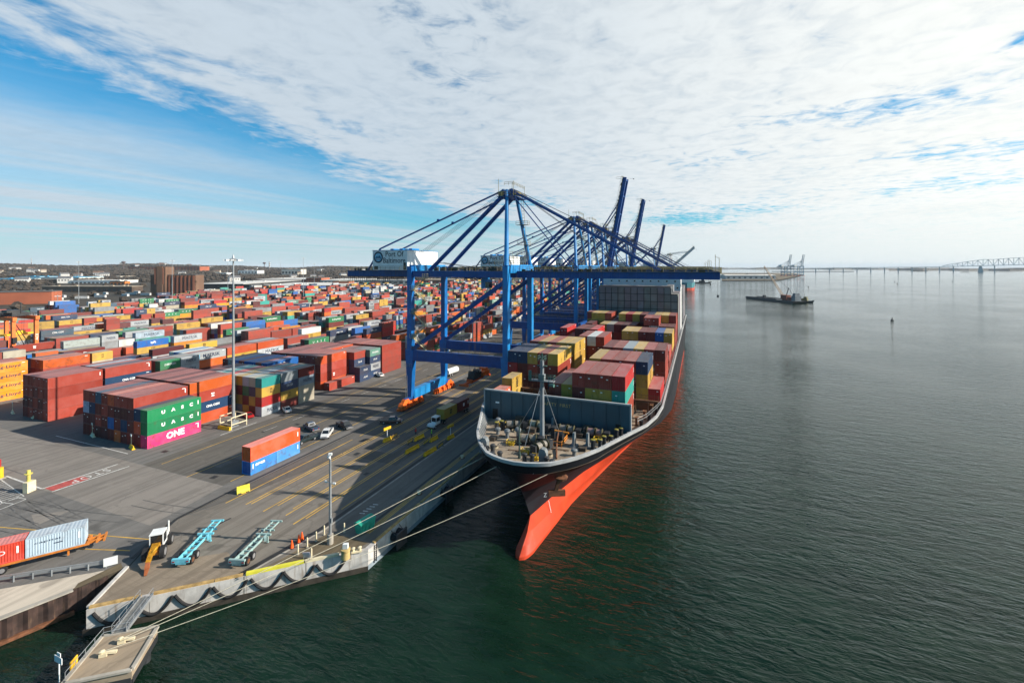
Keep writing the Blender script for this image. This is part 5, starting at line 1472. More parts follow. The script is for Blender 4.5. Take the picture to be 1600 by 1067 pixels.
# everything farther back: one mass of containers, with the larger wordings
def mass(far, name, label):
    nf = len(far)
    V = np.zeros((nf, 8, 3), 'f'); C = np.ones((nf, 8, 4), 'f')
    for i, (s, k) in enumerate(far):
        x0, x1 = s['x'] - CW / 2, s['x'] + CW / 2; y0, y1 = s['y0'], s['y0'] + s['L']; z0 = s.get('z0', 0) + k * s['H']; z1 = z0 + s['H'] - .04
        V[i] = [(x0, y0, z0), (x1, y0, z0), (x1, y1, z0), (x0, y1, z0), (x0, y0, z1), (x1, y0, z1), (x1, y1, z1), (x0, y1, z1)]
        c = s['rgb'] if 'rgb' in s else CC[s['cols'][k]]; q = rb.uniform(.66, .98)
        C[i, :, :3] = [c[0] * q, c[1] * q, c[2] * q]
    F = np.array([(4, 5, 6, 7), (0, 1, 5, 4), (1, 2, 6, 5), (2, 3, 7, 6), (3, 0, 4, 7)])
    me = bpy.data.meshes.new(name)
    faces = (F[None] + (np.arange(nf) * 8)[:, None, None]).reshape(-1, 4)
    me.vertices.add(nf * 8); me.vertices.foreach_set('co', V.ravel())
    me.loops.add(faces.size); me.loops.foreach_set('vertex_index', faces.ravel().astype('i'))
    me.polygons.add(len(faces)); me.polygons.foreach_set('loop_start', np.arange(0, faces.size, 4).astype('i'))
    me.update(calc_edges=True)
    me.shade_flat()
    at = me.color_attributes.new('paint', 'FLOAT_COLOR', 'POINT'); at.data.foreach_set('color', C.ravel())
    me.materials.append(paint_far)
    return tag(link(name, me), label, 'containers', kind='stuff')
ymass = mass([f for f in far if 'z0' not in f[0]], 'container_yard', 'mass of many coloured containers stacked across the far yard')
mass([f for f in far if 'z0' in f[0]], 'container_cargo', 'farther containers on the ship, with the high grey refrigerated wall')
def word_mass(sel, body, mtl, size, width, fy, nmax, **kw):
    src = text_mesh(body, size, width, **kw)
    co = np.empty(len(src.vertices) * 3, 'f'); src.vertices.foreach_get('co', co); co = co.reshape(-1, 3)
    fs = [tuple(p.vertices) for p in src.polygons]
    mb = MB()
    for (s, k) in sel[:nmax]:
        sc_ = 1.0 if s['L'] > 8 else .5
        mb.add([(s['x'] + CW / 2 + .05, s['y0'] + s['L'] * fy + c[0] * sc_, k * s['H'] + s['H'] * .52 + c[1] * (1 if sc_ == 1 else .8)) for c in co], fs)
    return tag(mb.build('lettering', mtl, ymass), kind='stuff')
near_far = [f for f in far if 'z0' not in f[0] and -f[0]['x'] * ST + f[0]['y0'] * CT < 620]
def sel_(*c): return [f for f in near_far if f[0]['cols'][f[1]] in c]
word_mass(sel_('silver', 'lblue'), 'MAERSK', navy_plain, 1.3, 6.6, .56, 260)
word_mass(sel_('yellow'), 'm\nsc', black_plain, 1.6, 1.5, .5, 260, lines=.62)
word_mass(sel_('green', 'sage'), 'EVERGREEN', white_plain, .8, 6.8, .5, 90)
word_mass(sel_('uasc'), 'UASC', white_plain, 1.0, 7.4, .5, 60, spacing=3.4)
word_mass(sel_('navy', 'slate'), 'CMA CGM', white_plain, .8, 4.2, .5, 70)
print('yard stacks', len(STK), 'chosen', len(chosen), 'far', len(far))

for o in COL.objects:
    if o.parent is None and len(o.get('label', '').split()) > 16: print('LONG', o['label'])
# ------------------------------------------------------------------ vehicles
tyre = black_rub
rim_m = mat('wheel_rim', (.35, .35, .36), rough=.4, metal=.5, var=.05)
lamp_m = mat('headlight', (.65, .65, .62), rough=.2, var=.03)
tail_m = mat('tail_light', (.35, .01, .01), rough=.3, var=.03)
def wheel(parent, x, y, r=.38, w=.26, rim=None):
    mb = MB(); mb.tube((x - w / 2, y, r), (x + w / 2, y, r), r, 16); wobj = mb.build('wheel', tyre, parent)
    mb = MB(); mb.tube((x - w / 2 - .015, y, r), (x + w / 2 + .015, y, r), r * .58, 12); mb.build('rim', rim or rim_m, wobj)
def loft(secs):
    """sections (y, half width, z low, z high) joined to a body with slightly drawn-in shoulders"""
    mb = MB(); n = 8; vs = []
    for (y, w, a, b) in secs:
        m = a + (b - a) * .45
        for (x, z) in ((-w * .93, a), (-w, a + (m - a) * .5), (-w, m), (-w * .93, b), (w * .93, b), (w, m), (w, a + (m - a) * .5), (w * .93, a)): vs.append((x, y, z))
    fs = []
    for i in range(len(secs) - 1):
        for k in range(n): fs.append((i * n + k, i * n + (k + 1) % n, (i + 1) * n + (k + 1) % n, (i + 1) * n + k))
    fs += [tuple(range(n))[::-1], tuple(range((len(secs) - 1) * n, len(secs) * n))]
    mb.add(vs, [f[::-1] for f in fs]); return mb
def cabin(parent, body_m, y0, y1, z0, z1, w, wt, rake0, rake1):
    """glasshouse with pillars: roof, windscreen, rear and side windows"""
    a = [(-w, y0, z0), (w, y0, z0), (w, y1, z0), (-w, y1, z0), (-wt, y0 + rake0, z1), (wt, y0 + rake0, z1), (wt, y1 - rake1, z1), (-wt, y1 - rake1, z1)]
    mb = MB(); mb.add(a, [(4, 5, 6, 7), (0, 1, 5, 4), (1, 2, 6, 5), (2, 3, 7, 6), (3, 0, 4, 7)]); mb.build('cab', body_m, parent)
    def inset(i, j, k, l, fx0, fx1, fz0, fz1):
        A, B, Cc, Dd = [Vector(a[q]) for q in (i, j, k, l)]
        nrm = (B - A).cross(Dd - A).normalized() * .012
        def pt(u, v): return A.lerp(B, u).lerp(Dd.lerp(Cc, u), v) + nrm
        return [pt(fx0, fz0), pt(fx1, fz0), pt(fx1, fz1), pt(fx0, fz1)]
    mb = MB()
    for q in ((0, 1, 5, 4), (2, 3, 7, 6)): mb.quad(*inset(*q, .07, .93, .1, .9))
    for q in ((1, 2, 6, 5), (3, 0, 4, 7)): mb.quad(*inset(*q, .07, .48, .12, .88)); mb.quad(*inset(*q, .53, .93, .12, .88))
    mb.build('window', glass_d, parent)
def lights(parent, y0, y1, w, z):
    for s in (-1, 1):
        mb = MB(); mb.box((s * w, y1, z), (.36, .05, .2)); mb.build('headlight', lamp_m, parent)
        mb = MB(); mb.box((s * w, y0, z + .05), (.2, .05, .28)); mb.build('tail_light', tail_m, parent)
def pickup(loc, heading, col, label, glossname):
    t = thing('pickup_truck', loc, label, 'pickup', R(heading), 'vehicles parked on the quay road')
    m = mat(glossname, col, rough=.3, var=.06, coat=.4)
    loft([(-2.75, .93, .5, .98), (-2.6, .97, .45, 1.05), (.95, .98, .42, 1.06), (1.1, .98, .42, 1.1), (2.3, .96, .42, 1.04), (2.72, .88, .46, .92), (2.8, .82, .52, .82)]).build('body', m, t)
    cabin(t, m, -.65, 1.75, 1.05, 1.78, .93, .74, .35, .75)
    mb = MB(); mb.b2((-.76, -2.55, 1.045), (.76, -.75, 1.075)); mb.build('cargo_bed', dark_steel, t)
    mb = MB()
    for s in (-1, 1): mb.b2((s * .78, -2.62, 1.0), (s * .95, -.68, 1.14))
    mb.b2((-.95, -2.72, .95), (.95, -2.6, 1.14)); mb.build('bed_side', m, t)
    for s in (-1, 1):
        for y in (-1.75, 1.75): wheel(t, s * .84, y, .39)
    lights(t, -2.78, 2.76, .66, .72)
    mb = MB(); mb.b2((-.9, 2.76, .42), (.9, 2.88, .62)); mb.b2((-.9, -2.86, .42), (.9, -2.74, .6)); mb.b2((-.5, 2.8, .66), (.5, 2.83, .82)); mb.build('bumper', rim_m, t)
    return t
def saloon(loc, heading, col, label, glossname):
    t = thing('parked_car', loc, label, 'car', R(heading), 'vehicles parked on the quay road')
    m = mat(glossname, col, rough=.3, var=.06, coat=.4)
    loft([(-2.35, .80, .45, .85), (-2.15, .88, .32, .95), (-1.0, .91, .28, .97), (.9, .91, .28, .95), (2.0, .88, .3, .80), (2.35, .76, .38, .66)]).build('body', m, t)
    cabin(t, m, -1.75, 1.15, .93, 1.44, .84, .62, .75, .95)
    for s in (-1, 1):
        for y in (-1.4, 1.42): wheel(t, s * .80, y, .33, .22)
    lights(t, -2.34, 2.3, .58, .66)
    return t
# heading 0 looks along the quay, away from the camera
def gp(px, py): v = ground(px, py); return (v.x, v.y, 0.02)
pickup(gp(511, 681), -150, (.62, .62, .60), 'white pickup truck in sunlight facing the lane, beside the dark pickups', 'gloss_white')
pickup(gp(486, 671), 70, (.03, .06, .11), 'dark blue pickup truck behind the white pickup', 'gloss_navy')
pickup(gp(538, 668), -110, (.015, .018, .022), 'black pickup truck in shade to the right of the white pickup', 'gloss_black')
pickup(gp(478, 690), 172, (.012, .024, .028), 'dark green pickup truck tucked against the end of the red orange container', 'gloss_dark_green')
pickup(gp(611, 661), -64, (.05, .012, .016), 'dark maroon car driving in the shade below the crane legs', 'gloss_maroon')
saloon(gp(448, 643), 60, (.66, .66, .64), 'white saloon car beside the mixed coloured short container stacks', 'gloss_white_b')
saloon(gp(593, 588), 64, (.66, .66, .64), 'white car parked against the navy and red container stacks', 'gloss_white_b')
saloon(gp(387, 652), 72, (.33, .012, .014), 'red car at the foot of the tall lamp mast', 'gloss_red')

def chassis(loc, rz, col, cname, label):
    t = thing('trailer_chassis', loc, label, 'trailer', rz, 'empty container chassis at the quay corner')
    m = mat(cname, col, var=.12, dirt=.12, vs=1.5)
    mb = MB()
    for s in (-.52, .52): mb.b2((s - .065, -4.4, .95), (s + .065, 3.0, 1.28)); mb.beam((s, 3.0, 1.12), (s, 4.4, 1.32), .13, .3); mb.b2((s - .065, 4.4, 1.2), (s + .065, 7.2, 1.4))
    for y in (-4.3, -3.1, -1.9, -.7, .6, 1.9, 3.0): mb.b2((-.45, y - .08, .98), (.45, y + .08, 1.2))
    for y in (4.4, 5.2, 6.1, 7.1): mb.b2((-.45, y - .08, 1.22), (.45, y + .08, 1.36))
    for y in (-4.6, 3.0): mb.b2((-1.22, y - .16, 1.05), (1.22, y + .16, 1.32))
    mb.b2((-1.0, 7.1, 1.2), (1.0, 7.35, 1.45)); mb.b2((-1.1, 4.25, 1.12), (1.1, 4.45, 1.35)); mb.b2((-.52, -3.9, .72), (-.4, -1.2, .95)); mb.b2((.4, -3.9, .72), (.52, -1.2, .95))
    mb.build('frame', m, t)
    mb = MB(); mb.b2((-1.22, -4.86, .72), (1.22, -4.76, 1.3)); mb.b2((-.7, -4.84, .5), (.7, -4.76, .74)); mb.build('rear_bumper', m, t)
    for s in (-1, 1):
        mb = MB(); mb.b2((s * .82 - .1, 2.6, .25), (s * .82 + .1, 2.8, 1.05)); mb.box((s * .82, 2.7, .14), (.35, .35, .1)); mb.build('landing_leg', m, t)
        mb = MB(); mb.box((s * .95, -4.88, .95), (.3, .04, .16)); mb.build('tail_light', tail_m, t)
        for y in (-3.7, -2.2): wheel(t, s * .98, y, .60, .5, rust_m if s > 0 and y < -3 else None)
    mb = MB(); mb.beam((.55, 2.4, 1.1), (1.0, 1.6, 1.0), .4, .5); mb.build('tool_box', m, t)
    t.scale = (.94, .80, .94)
    return t
c0 = ground(285, 884); c1 = ground(330, 836); d = (c1 - c0).normalized(); rz = math.atan2(d.y, d.x) - R(90)
p = c0 + d * 4.2
p = c0 + d * 3.4
chassis((p.x, p.y, .02), rz, (.16, .52, .62), 'chassis_turquoise', 'empty turquoise container chassis beside the yellow and white tractor')
c0 = ground(372, 886); c1 = ground(420, 838); d = (c1 - c0).normalized(); rz2 = math.atan2(d.y, d.x) - R(90); p = c0 + d * 3.5
chassis((p.x, p.y, .02), rz2, (.28, .40, .38), 'chassis_grey_green', 'empty grey green container chassis with black wheels near the traffic cones')

# wheeled tractor with a lowered boom
c0 = ground(230, 892); c1 = ground(262, 838); d = (c1 - c0).normalized()
p = c0 + d * 4.2
t = thing('wheel_tractor', (p.x, p.y, .02), 'yellow and white wheeled tractor with lowered rusty boom at the quay corner', 'tractor', math.atan2(d.y, d.x) - R(90))
tyel = mat('tractor_yellow', (.68, .36, .03), var=.15, dirt=.15, vs=1.5)
mb = MB(); mb.b2((-.55, -1.9, .75), (.55, 2.7, 1.25)); mb.b2((-1.0, -1.6, .6), (1.0, -1.3, .9)); mb.b2((-1.0, 2.0, .6), (1.0, 2.3, .9)); mb.build('chassis', mat('tractor_orange', (.5, .18, .03), var=.2), t)
loft([(1.2, .62, 1.25, 2.15), (1.5, .66, 1.2, 2.25), (2.6, .62, 1.2, 2.05), (3.0, .5, 1.25, 1.8)]).build('hood', white_p, t)
mb = MB()
for x in (-.78, .78):
    for y in (-.55, 1.05): mb.b2((x - .06, y - .06, 1.2), (x + .06, y + .06, 2.95))
mb.b2((-.86, -.7, 2.95), (.86, 1.15, 3.05)); mb.b2((-.82, -.5, 1.2), (.82, 1.1, 1.5)); mb.build('cab', white_p, t)
mb = MB(); mb.b2((-.80, -.58, 1.5), (.80, 1.08, 2.95)); mb.build('cab_window', glass_d, t)
mb = MB(); mb.tube((.75, 2.1, 1.9), (.75, 2.1, 3.5), .1, 10); mb.tube((-.3, 2.2, 2.1), (-.3, 2.2, 2.5), .14, 8); mb.build('exhaust', white_p, t)
mb = MB(); mb.beam((0, -.6, 1.55), (0, -2.8, 1.45), 1.0, .6, w2=.6, h2=.45); mb.beam((0, -2.8, 1.5), (0, -4.0, .95), .5, .45)
for s_ in (-1, 1): mb.tube((s_ * .42, -.7, 1.7), (s_ * .22, -2.9, 1.75), .07, 6); mb.build('boom', tyel, t)
mb = MB(); mb.beam((0, -3.9, 1.1), (0, -4.3, .45), .5, .3); mb.beam((0, -4.2, .5), (.15, -5.4, .1), .6, .14, w2=.3); mb.build('blade', mat('rust_orange', (.30, .09, .03), var=.3), t)
for s in (-1, 1): wheel(t, s * 1.02, -1.4, .86, .55); wheel(t, s * .98, 2.1, .74, .5)

# road train with two containers by the guard rail
c1 = ground(140, 862); d = Vector((5.6, 8.4, 0)).normalized(); rz = math.atan2(d.y, d.x) - R(90)
t = thing('flatbed_trailer', (c1.x - d.x * 6.6 - .9, c1.y - d.y * 6.6 + .6, .02), 'orange flatbed trailer carrying a red and a pale container by the guard rail', 'trailer', rz)
og = mat('trailer_orange', (.52, .17, .025), var=.18, dirt=.2, vs=1.2)
mb = MB()
for s in (-.5, .5): mb.b2((s - .1, -7, .95), (s + .1, 8.2, 1.35))
for y in (-6.5, -4, -2, 0, 2, 4, 6.4, 7.4, 8.2): mb.b2((-1.2, y - .12, 1.1), (1.2, y + .12, 1.36))
mb.b2((-1.25, -7, 1.12), (-1.12, 6.6, 1.4)); mb.b2((1.12, -7, 1.12), (1.25, 6.6, 1.4)); mb.build('frame', og, t)
for s in (-1, 1):
    for y in (-2.2, -3.6, -5.2): wheel(t, s * .95, y, .52, .45)
    mb = MB(); mb.b2((s * .8 - .1, 4.2, .2), (s * .8 + .1, 4.4, 1.0)); mb.build('landing_leg', og, t)
Mt = Matrix.Translation(t.location) @ Matrix.Rotation(rz, 4, 'Z')
for yy, col, lab, rgb in ((-6.15, 'red', 'bright red container with white star marks on the flatbed by the guard rail', (.58, .035, .012)), (.05, 'lblue', 'pale blue grey ribbed container on the flatbed, behind the red one', (.36, .45, .52))):
    q = Mt @ Vector((0, yy, 1.40))
    o = container(q.x, q.y, q.z, 6.06, 2.6, col, lab, 'containers on the flatbed trailer', '', 2); o.rotation_euler = (0, 0, rz); o.color = (*rgb, 1)
    if col == 'red':
        letter('SUD', white_plain, o, (CW / 2 + .012, 3.3, 1.5), size=.6, width=2.0); letter('X', white_plain, o, (CW / 2 + .012, 1.4, 1.5), size=.8, width=1.3)
    else:
        letter('capital', navy_plain, o, (CW / 2 + .012, 2.2, 1.75), size=.35, width=2.6); flat(sq_mesh(.9, .12, navy_plain, 'marking_panel'), 'marking', o, (CW / 2 + .012, 3.3, 1.2))

# terminal tractor with two containers in the shade of the crane
a = ground(678, 668); b = ground(736, 637); d = Vector((b.x - a.x, b.y - a.y, 0)).normalized(); rz = math.atan2(d.y, d.x) - R(90) - R(180)
t = thing('terminal_truck', (a.x, a.y, .02), 'white terminal truck hauling a yellow and a maroon container below the crane', 'truck', rz)
mb = MB(); mb.b2((-.5, -5.2, .6), (.5, 1.4, .95)); mb.build('chassis', dark_steel, t)
loft([(.3, 1.1, .6, 1.2), (.4, 1.15, .5, 1.25), (1.3, 1.15, .5, 1.2), (1.5, 1.05, .55, 1.1)]).build('hood', white_p, t)
mb = MB(); mb.b2((-.95, -1.5, .9), (.55, .35, 1.6)); mb.b2((-1.0, -1.55, 2.65), (.6, .4, 2.8))
for x in (-.9, .5):
    for y in (-1.45, .3): mb.b2((x - .05, y - .05, 1.6), (x + .05, y + .05, 2.65))
mb.build('cab', white_p, t)
mb = MB(); mb.b2((-.9, -1.46, 1.6), (.5, .32, 2.65)); mb.build('cab_window', glass_d, t)
for s in (-1, 1): wheel(t, s * .98, .8, .5, .35); wheel(t, s * .95, -3.2, .5, .5)
lights(t, -5.2, 1.72, .8, .85)
t2 = thing('flatbed_trailer', (a.x + d.x * 9.2, a.y + d.y * 9.2, .02), 'dark flatbed trailer under the yellow and maroon containers below the crane', 'trailer', rz)
mb = MB()
for s in (-.5, .5): mb.b2((s - .1, -6.4, 1.0), (s + .1, 6.4, 1.3))
for y in (-6.3, -3, 0, 3, 6.3): mb.b2((-1.2, y - .12, 1.1), (1.2, y + .12, 1.32))
mb.build('frame', dark_steel, t2)
for s in (-1, 1):
    for y in (-4.4, -5.7): wheel(t2, s * .95, y, .5, .5)
Mt = Matrix.Translation(t2.location) @ Matrix.Rotation(rz, 4, 'Z') @ Matrix.Rotation(math.pi, 4, 'Z')
for yy, col, lab in ((-6.3, 'yellow', 'yellow container right behind the white terminal truck'), (.1, 'maroon', 'maroon container at the tail of the terminal truck trailer')):
    q = Mt @ Vector((0, yy, 1.34)); o = container(q.x, q.y, q.z, 6.06, 2.6, col, lab, 'containers behind the terminal truck', 'msc' if col == 'yellow' else '', 2); o.rotation_euler = (0, 0, rz + math.pi)
    if col == 'maroon': flat(sq_mesh(.8, .9, white_plain, 'marking_panel'), 'marking', o, (CW / 2 + .012, 3.2, 1.4))
# white tank trailer behind the crane leg
t = thing('tank_trailer', gp(706, 586), 'white tank trailer parked beyond the landside crane leg', 'tank trailer', R(-6))
mb = MB(); mb.tube((0, -3.2, 1.7), (0, 3.2, 1.7), 1.1, 16); mb.build('tank', white_p, t)
mb = MB(); mb.b2((-.6, -3.3, .5), (.6, 3.6, .75)); mb.b2((-.7, -2.6, .5), (.7, -2.2, .9)); mb.b2((-.7, 2.2, .5), (.7, 2.6, .9)); mb.build('frame', dark_steel, t)
for s in (-1, 1):
    for y in (-2.4, -1.2): wheel(t, s * .9, y, .48, .4)

# ------------------------------------------------------------------ lamp masts
def high_mast(loc, h, label, guard=False, r=.42, grp='tall lamp masts over the yard'):
    t = thing('lamp_mast', loc, label, 'lamp mast', 0, grp)
    mb = MB(); mb.tube((0, 0, 0), (0, 0, h), r, 12, r * .42); mb.lathe([(r * 1.6, 0), (r * 1.6, .8), (r, 1.0)], (0, 0, 0), 12); mb.build('pole', galv, t)
    mb = MB(); mb.lathe([(.3, h - .6), (1.1, h - .5), (1.1, h - .35), (.3, h), (.1, h + .9)], (0, 0, 0), 12); mb.build('lamp_ring', galv, t)
    mb = MB()
    for k in range(8):
        a = k * math.pi / 4; mb.box((1.75 * math.cos(a), 1.75 * math.sin(a), h - .55), (.9, .6, .35), a); mb.beam((.8 * math.cos(a), .8 * math.sin(a), h - .4), (1.6 * math.cos(a), 1.6 * math.sin(a), h - .4), .1)
    mb.build('lamp_head', white_p, t)
    return t
mst = high_mast((-111.9, 83.6, 0), 43.6, 'tallest grey lamp mast in front, rising beside the orange container stack', r=.42)
t = thing('mast_guard', (-111.9, 83.6, 0), 'cream pipe cage and concrete blocks around the foot of the tallest mast', 'guard rail')
mb = MB(); w = 2.1
for z in (1.2, 3.0):
    for a_, b_ in (((-w, -w), (w, -w)), ((w, -w), (w, w)), ((w, w), (-w, w)), ((-w, w), (-w, -w))): mb.tube((*a_, z), (*b_, z), .13, 8)
for a_ in ((-w, -w), (w, -w), (w, w), (-w, w)): mb.tube((*a_, 0), (*a_, 3.0), .13, 8)
mb.build('cage', cream_p, t)
mb = MB(); mb.profile([(-2.8, 0), (-2.0, 0), (-2.2, .8), (-2.6, .8)], 4.2, 'x'); mb.build('barrier_block', yellow_p, t)
mb = MB(); mb.b2((-.8, -1.0, 0), (.8, .9, 1.5)); mb.build('cabinet', grey_steel, t)
for px, py, yt, lab in ((123, 474, 409, 'thin lamp mast at left beyond the orange gantry'), (269, 484, 407, 'thin lamp mast in front of the tall brick silo building'), (474, 473, 403, 'thin lamp mast among containers left of the sign house crane'),
                        (491, 455, 412, 'thinner lamp mast just right of another mast, left of the crane'), (356, 462, 411, 'faint lamp mast directly left of the tallest mast'), (90, 486, 462, 'short lamp post by the low brick warehouse')):
    g_ = ground(px, py); dd = CAM_H * F_PX / (py - HOR); high_mast((g_.x, g_.y, 0), CAM_H + (HOR - yt) * dd / F_PX, lab, r=.36)
g_ = ground(704, 560); high_mast((g_.x, g_.y + 22, 0), 27, 'grey mast standing between the crane legs', r=.35)

def camera_pole():
    t = thing('camera_pole', gp(516, 849), 'white camera pole with small arms on a concrete drum at the quay corner', 'pole')
    mb = MB(); mb.tube((0, 0, 1), (0, 0, 12.6), .23, 12, .16); mb.build('pole', galv, t)
    mb = MB(); mb.lathe([(.45, 0), (.45, 1.4), (.38, 1.45)], (0, 0, 0), 16); mb.build('footing', conc, t)
    mb = MB(); mb.tube((0, 0, 12.6), (0, 0, 13.3), .08, 6); mb.box((.1, -.1, 13.4), (.5, .4, .3), R(30)); mb.box((-.1, -.2, 13.0), (.35, .3, .3)); mb.build('camera', white_p, t)
    mb = MB()
    for s in (-1, 1): mb.beam((0, 0, 9.0), (s * .75, 0, 9.2), .06); mb.box((s * .8, -.05, 9.15), (.4, .25, .2), R(20 * s))
    mb.build('arm', white_p, t)
    mb = MB(); mb.b2((.22, -.2, 3.2), (.4, .1, 3.9)); mb.build('cabinet', grey_steel, t)
camera_pole()

# ------------------------------------------------------------------ quay furniture
for i, (px, py, lab) in enumerate(((465.5, 866, 'cream bollard nearest the rail, first in the row by the cones'), (480, 855, 'cream bollard second in the row, left of the camera pole'), (494, 845.5, 'cream bollard third in the row, left of the camera pole'),
                                   (506.5, 835.5, 'cream bollard closest to the camera pole on its left'), (486.5, 872.5, 'cream bollard beside the leaning pale sign board'), (537.8, 831.5, 'cream bollard alone to the right of the camera pole'))):
    t = thing('bollard', gp(px, py), lab, 'bollard', 0, 'cream bollards at the quay corner')
    mb = MB(); mb.lathe([(.12, 0), (.12, 1.35), (.09, 1.45), (.02, 1.48)], (0, 0, 0), 12); mb.build('post', cream_p, t)
    mb = MB(); mb.lathe([(.2, 0), (.2, .08), (.13, .1)], (0, 0, 0), 12); mb.build('foot', conc, t)
cone_m = mat('cone_orange', (.85, .10, .01), var=.05)
for px, py, lab in ((456, 856, 'orange traffic cone, lowest of the three by the rail'), (467, 847, 'orange traffic cone in the middle of the three by the rail'), (471.8, 843, 'orange traffic cone, highest of the three by the rail')):
    t = thing('traffic_cone', gp(px, py), lab, 'traffic cone', 0, 'traffic cones by the rail')
    mb = MB(); mb.lathe([(.28, .05), (.26, .12), (.12, .95), (.05, 1.2)], (0, 0, 0), 14); mb.build('cone', cone_m, t)
    mb = MB(); mb.b2((-.32, -.32, 0), (.32, .32, .05)); mb.build('foot', black_rub, t)
t = thing('mooring_bollard', gp(540, 872), 'tan drum shaped mooring bollard with a white box on top', 'bollard')
mb = MB(); mb.lathe([(.62, 0), (.60, 1.0), (.66, 1.15), (.66, 1.35), (.1, 1.4)], (0, 0, 0), 18); mb.build('drum', tan_p, t)
mb = MB(); mb.box((0, 0, 1.75), (.7, .5, .65), R(25)); mb.build('box', white_p, t)
t = thing('mooring_bollard', gp(557, 862), 'low cream double bollard beside the tan drum at the quay edge', 'bollard')
mb = MB(); mb.box((0, 0, .1), (1.4, .7, .2), R(40)); mb.build('base', cream_p, t)
for s in (-.45, .45):
    mb = MB(); mb.lathe([(.2, .2), (.18, .5), (.3, .62), (.1, .72)], (s * .77, s * .64, 0), 12); mb.build('horn', cream_p, t)
for px, py, lab in ((655, 772, 'small cream mooring bollard at the quay edge under the upper mooring line'), (722, 716, 'small cream mooring bollard at the quay edge nearest the ship')):
    t = thing('mooring_bollard', gp(px, py), lab, 'bollard'); mb = MB(); mb.lathe([(.3, 0), (.26, .4), (.42, .5), (.4, .62), (.1, .66)], (0, 0, 0), 12); mb.build('horn', cream_p, t)
    mb = MB(); mb.b2((-.5, -.4, 0), (.5, .4, .06)); mb.build('base', rust_m, t)
t = thing('dumpster', gp(570.5, 829), 'teal green dumpster on the quay apron under the mooring lines', 'dumpster', R(-8))
gm = mat('dumpster_green', (.02, .33, .22), var=.15, vs=1.2, dirt=.15)
mb = MB(); mb.add([(-.55, -1.35, .15), (.55, -1.35, .15), (.55, 1.35, .15), (-.55, 1.35, .15), (-.75, -1.55, 1.75), (.75, -1.55, 1.75), (.75, 1.55, 1.75), (-.75, 1.55, 1.75)], [(0, 3, 2, 1), (0, 1, 5, 4), (1, 2, 6, 5), (2, 3, 7, 6), (3, 0, 4, 7), (4, 5, 6, 7)])
for y in (-1.1, -.4, .4, 1.1): mb.b2((.6, y - .05, .3), (.76, y + .05, 1.7))
mb.build('bin', gm, t)
mb = MB(); mb.add([(-.78, -1.58, 1.76), (.78, -1.58, 1.76), (.78, 1.58, 1.76), (-.78, 1.58, 1.76), (-.3, -1.58, 1.95), (-.3, 1.58, 1.95)], [(0, 1, 4), (1, 2, 5, 4), (2, 3, 5), (3, 0, 4, 5), (0, 3, 2, 1)]); mb.build('lid', gm, t)
t = thing('sign_board', gp(479, 878), 'pale leaning sign board beside the bollards and yellow pipe', 'sign', R(25))
mb = MB(); mb.box((0, 0, 1.0), (1.0, .06, .9), m=Matrix.Rotation(R(18), 3, 'X')); mb.build('panel', mat('pale_lilac', (.45, .43, .50), var=.2, vs=2), t)
for s_ in (-.39, .39): mb = MB(); mb.b2((s_ - .03, -.03, 0), (s_ + .03, .03, 1.0)); mb.build('leg', galv, t)

jers = [(0, .0), (.62, 0), (.62, .18), (.42, .42), (.38, .86), (.24, .86), (.20, .42), (0, .18)]
def barrier(loc, L, rz, m, label, grp='concrete barriers on the quay', post=None):
    t = thing('concrete_barrier', loc, label, 'barrier', rz, grp)
    mb = MB(); mb.profile([(a - .31, b) for a, b in jers], L, 'x'); mb.build('block', m, t)
    mb = MB()
    for s in (-.3, .3): mb.b2((s * L - .2, -.33, 0), (s * L + .2, .33, .1)); mb.box((s * L, 0, .9), (.12, .06, .1))
    mb.build('lifting_eye', dark_steel, t)
    return t
barrier(gp(380, 769), 1.6, R(62), mat('bright_yellow_b', (.72, .58, .05), var=.1), 'bright yellow concrete barrier alone near the road edge and cable trench').scale = (1.3, 1.3, 1.5)
def row_barricade(px, py, label):
    t = thing('barricade', gp(px, py), label, 'barricade', R(90), 'striped barricades across the truck lanes')
    mb = MB()
    for k in range(5): mb.box((-.9 + .42 * k, 0, .62), (.16, .05, .75), m=Matrix.Rotation(R(20), 3, 'Y'))
    mb.build('board', yellow_p, t)
    mb = MB(); mb.b2((-1.05, -.03, .9), (1.05, .03, 1.05)); mb.b2((-1.05, -.03, .25), (1.05, .03, .36)); mb.b2((-.9, -.3, 0), (-.8, .3, .08)); mb.b2((.8, -.3, 0), (.9, .3, .08)); mb.b2((-.88, -.03, 0), (-.82, .03, 1.0)); mb.b2((.82, -.03, 0), (.88, .03, 1.0)); mb.build('frame', dark_steel, t)
for px, py, lab in ((617, 684, 'yellow striped barricade right of the yellow lane post'), (641, 693, 'yellow striped barricade left end of the second lane row'), (666, 694, 'yellow striped barricade below the green vested worker'), (689, 699, 'yellow striped barricade farthest right, nearest the ship')): row_barricade(px, py, lab)
for px, py, L, lab in ((655, 686, 3.4, 'yellow concrete barrier beside the red vested worker'), (644, 704, 4.4, 'yellow concrete barrier in the middle of the lanes, lower row'), (678, 688, 2.8, 'yellow concrete barrier behind the green vested worker'), (672, 708, 4.2, 'yellow concrete barrier in the lane nearest the ship')):
    barrier(gp(px, py), L, R(84), yellow_p, lab, 'yellow barriers between the truck lanes')
def lane_post(px, py, label):
    t = thing('lane_sign', gp(px, py), label, 'sign post', R(80), 'lane signs on yellow blocks')
    mb = MB(); mb.profile([(a - .31, b) for a, b in jers], 2.4, 'x'); mb.build('block', yellow_p, t)
    mb = MB(); mb.tube((0, 0, .8), (0, 0, 2.9), .07, 8); mb.build('post', white_p, t)
    mb = MB(); mb.b2((-1.1, -.12, 2.7), (1.1, .12, 3.3)); mb.build('panel', yellow_p, t)
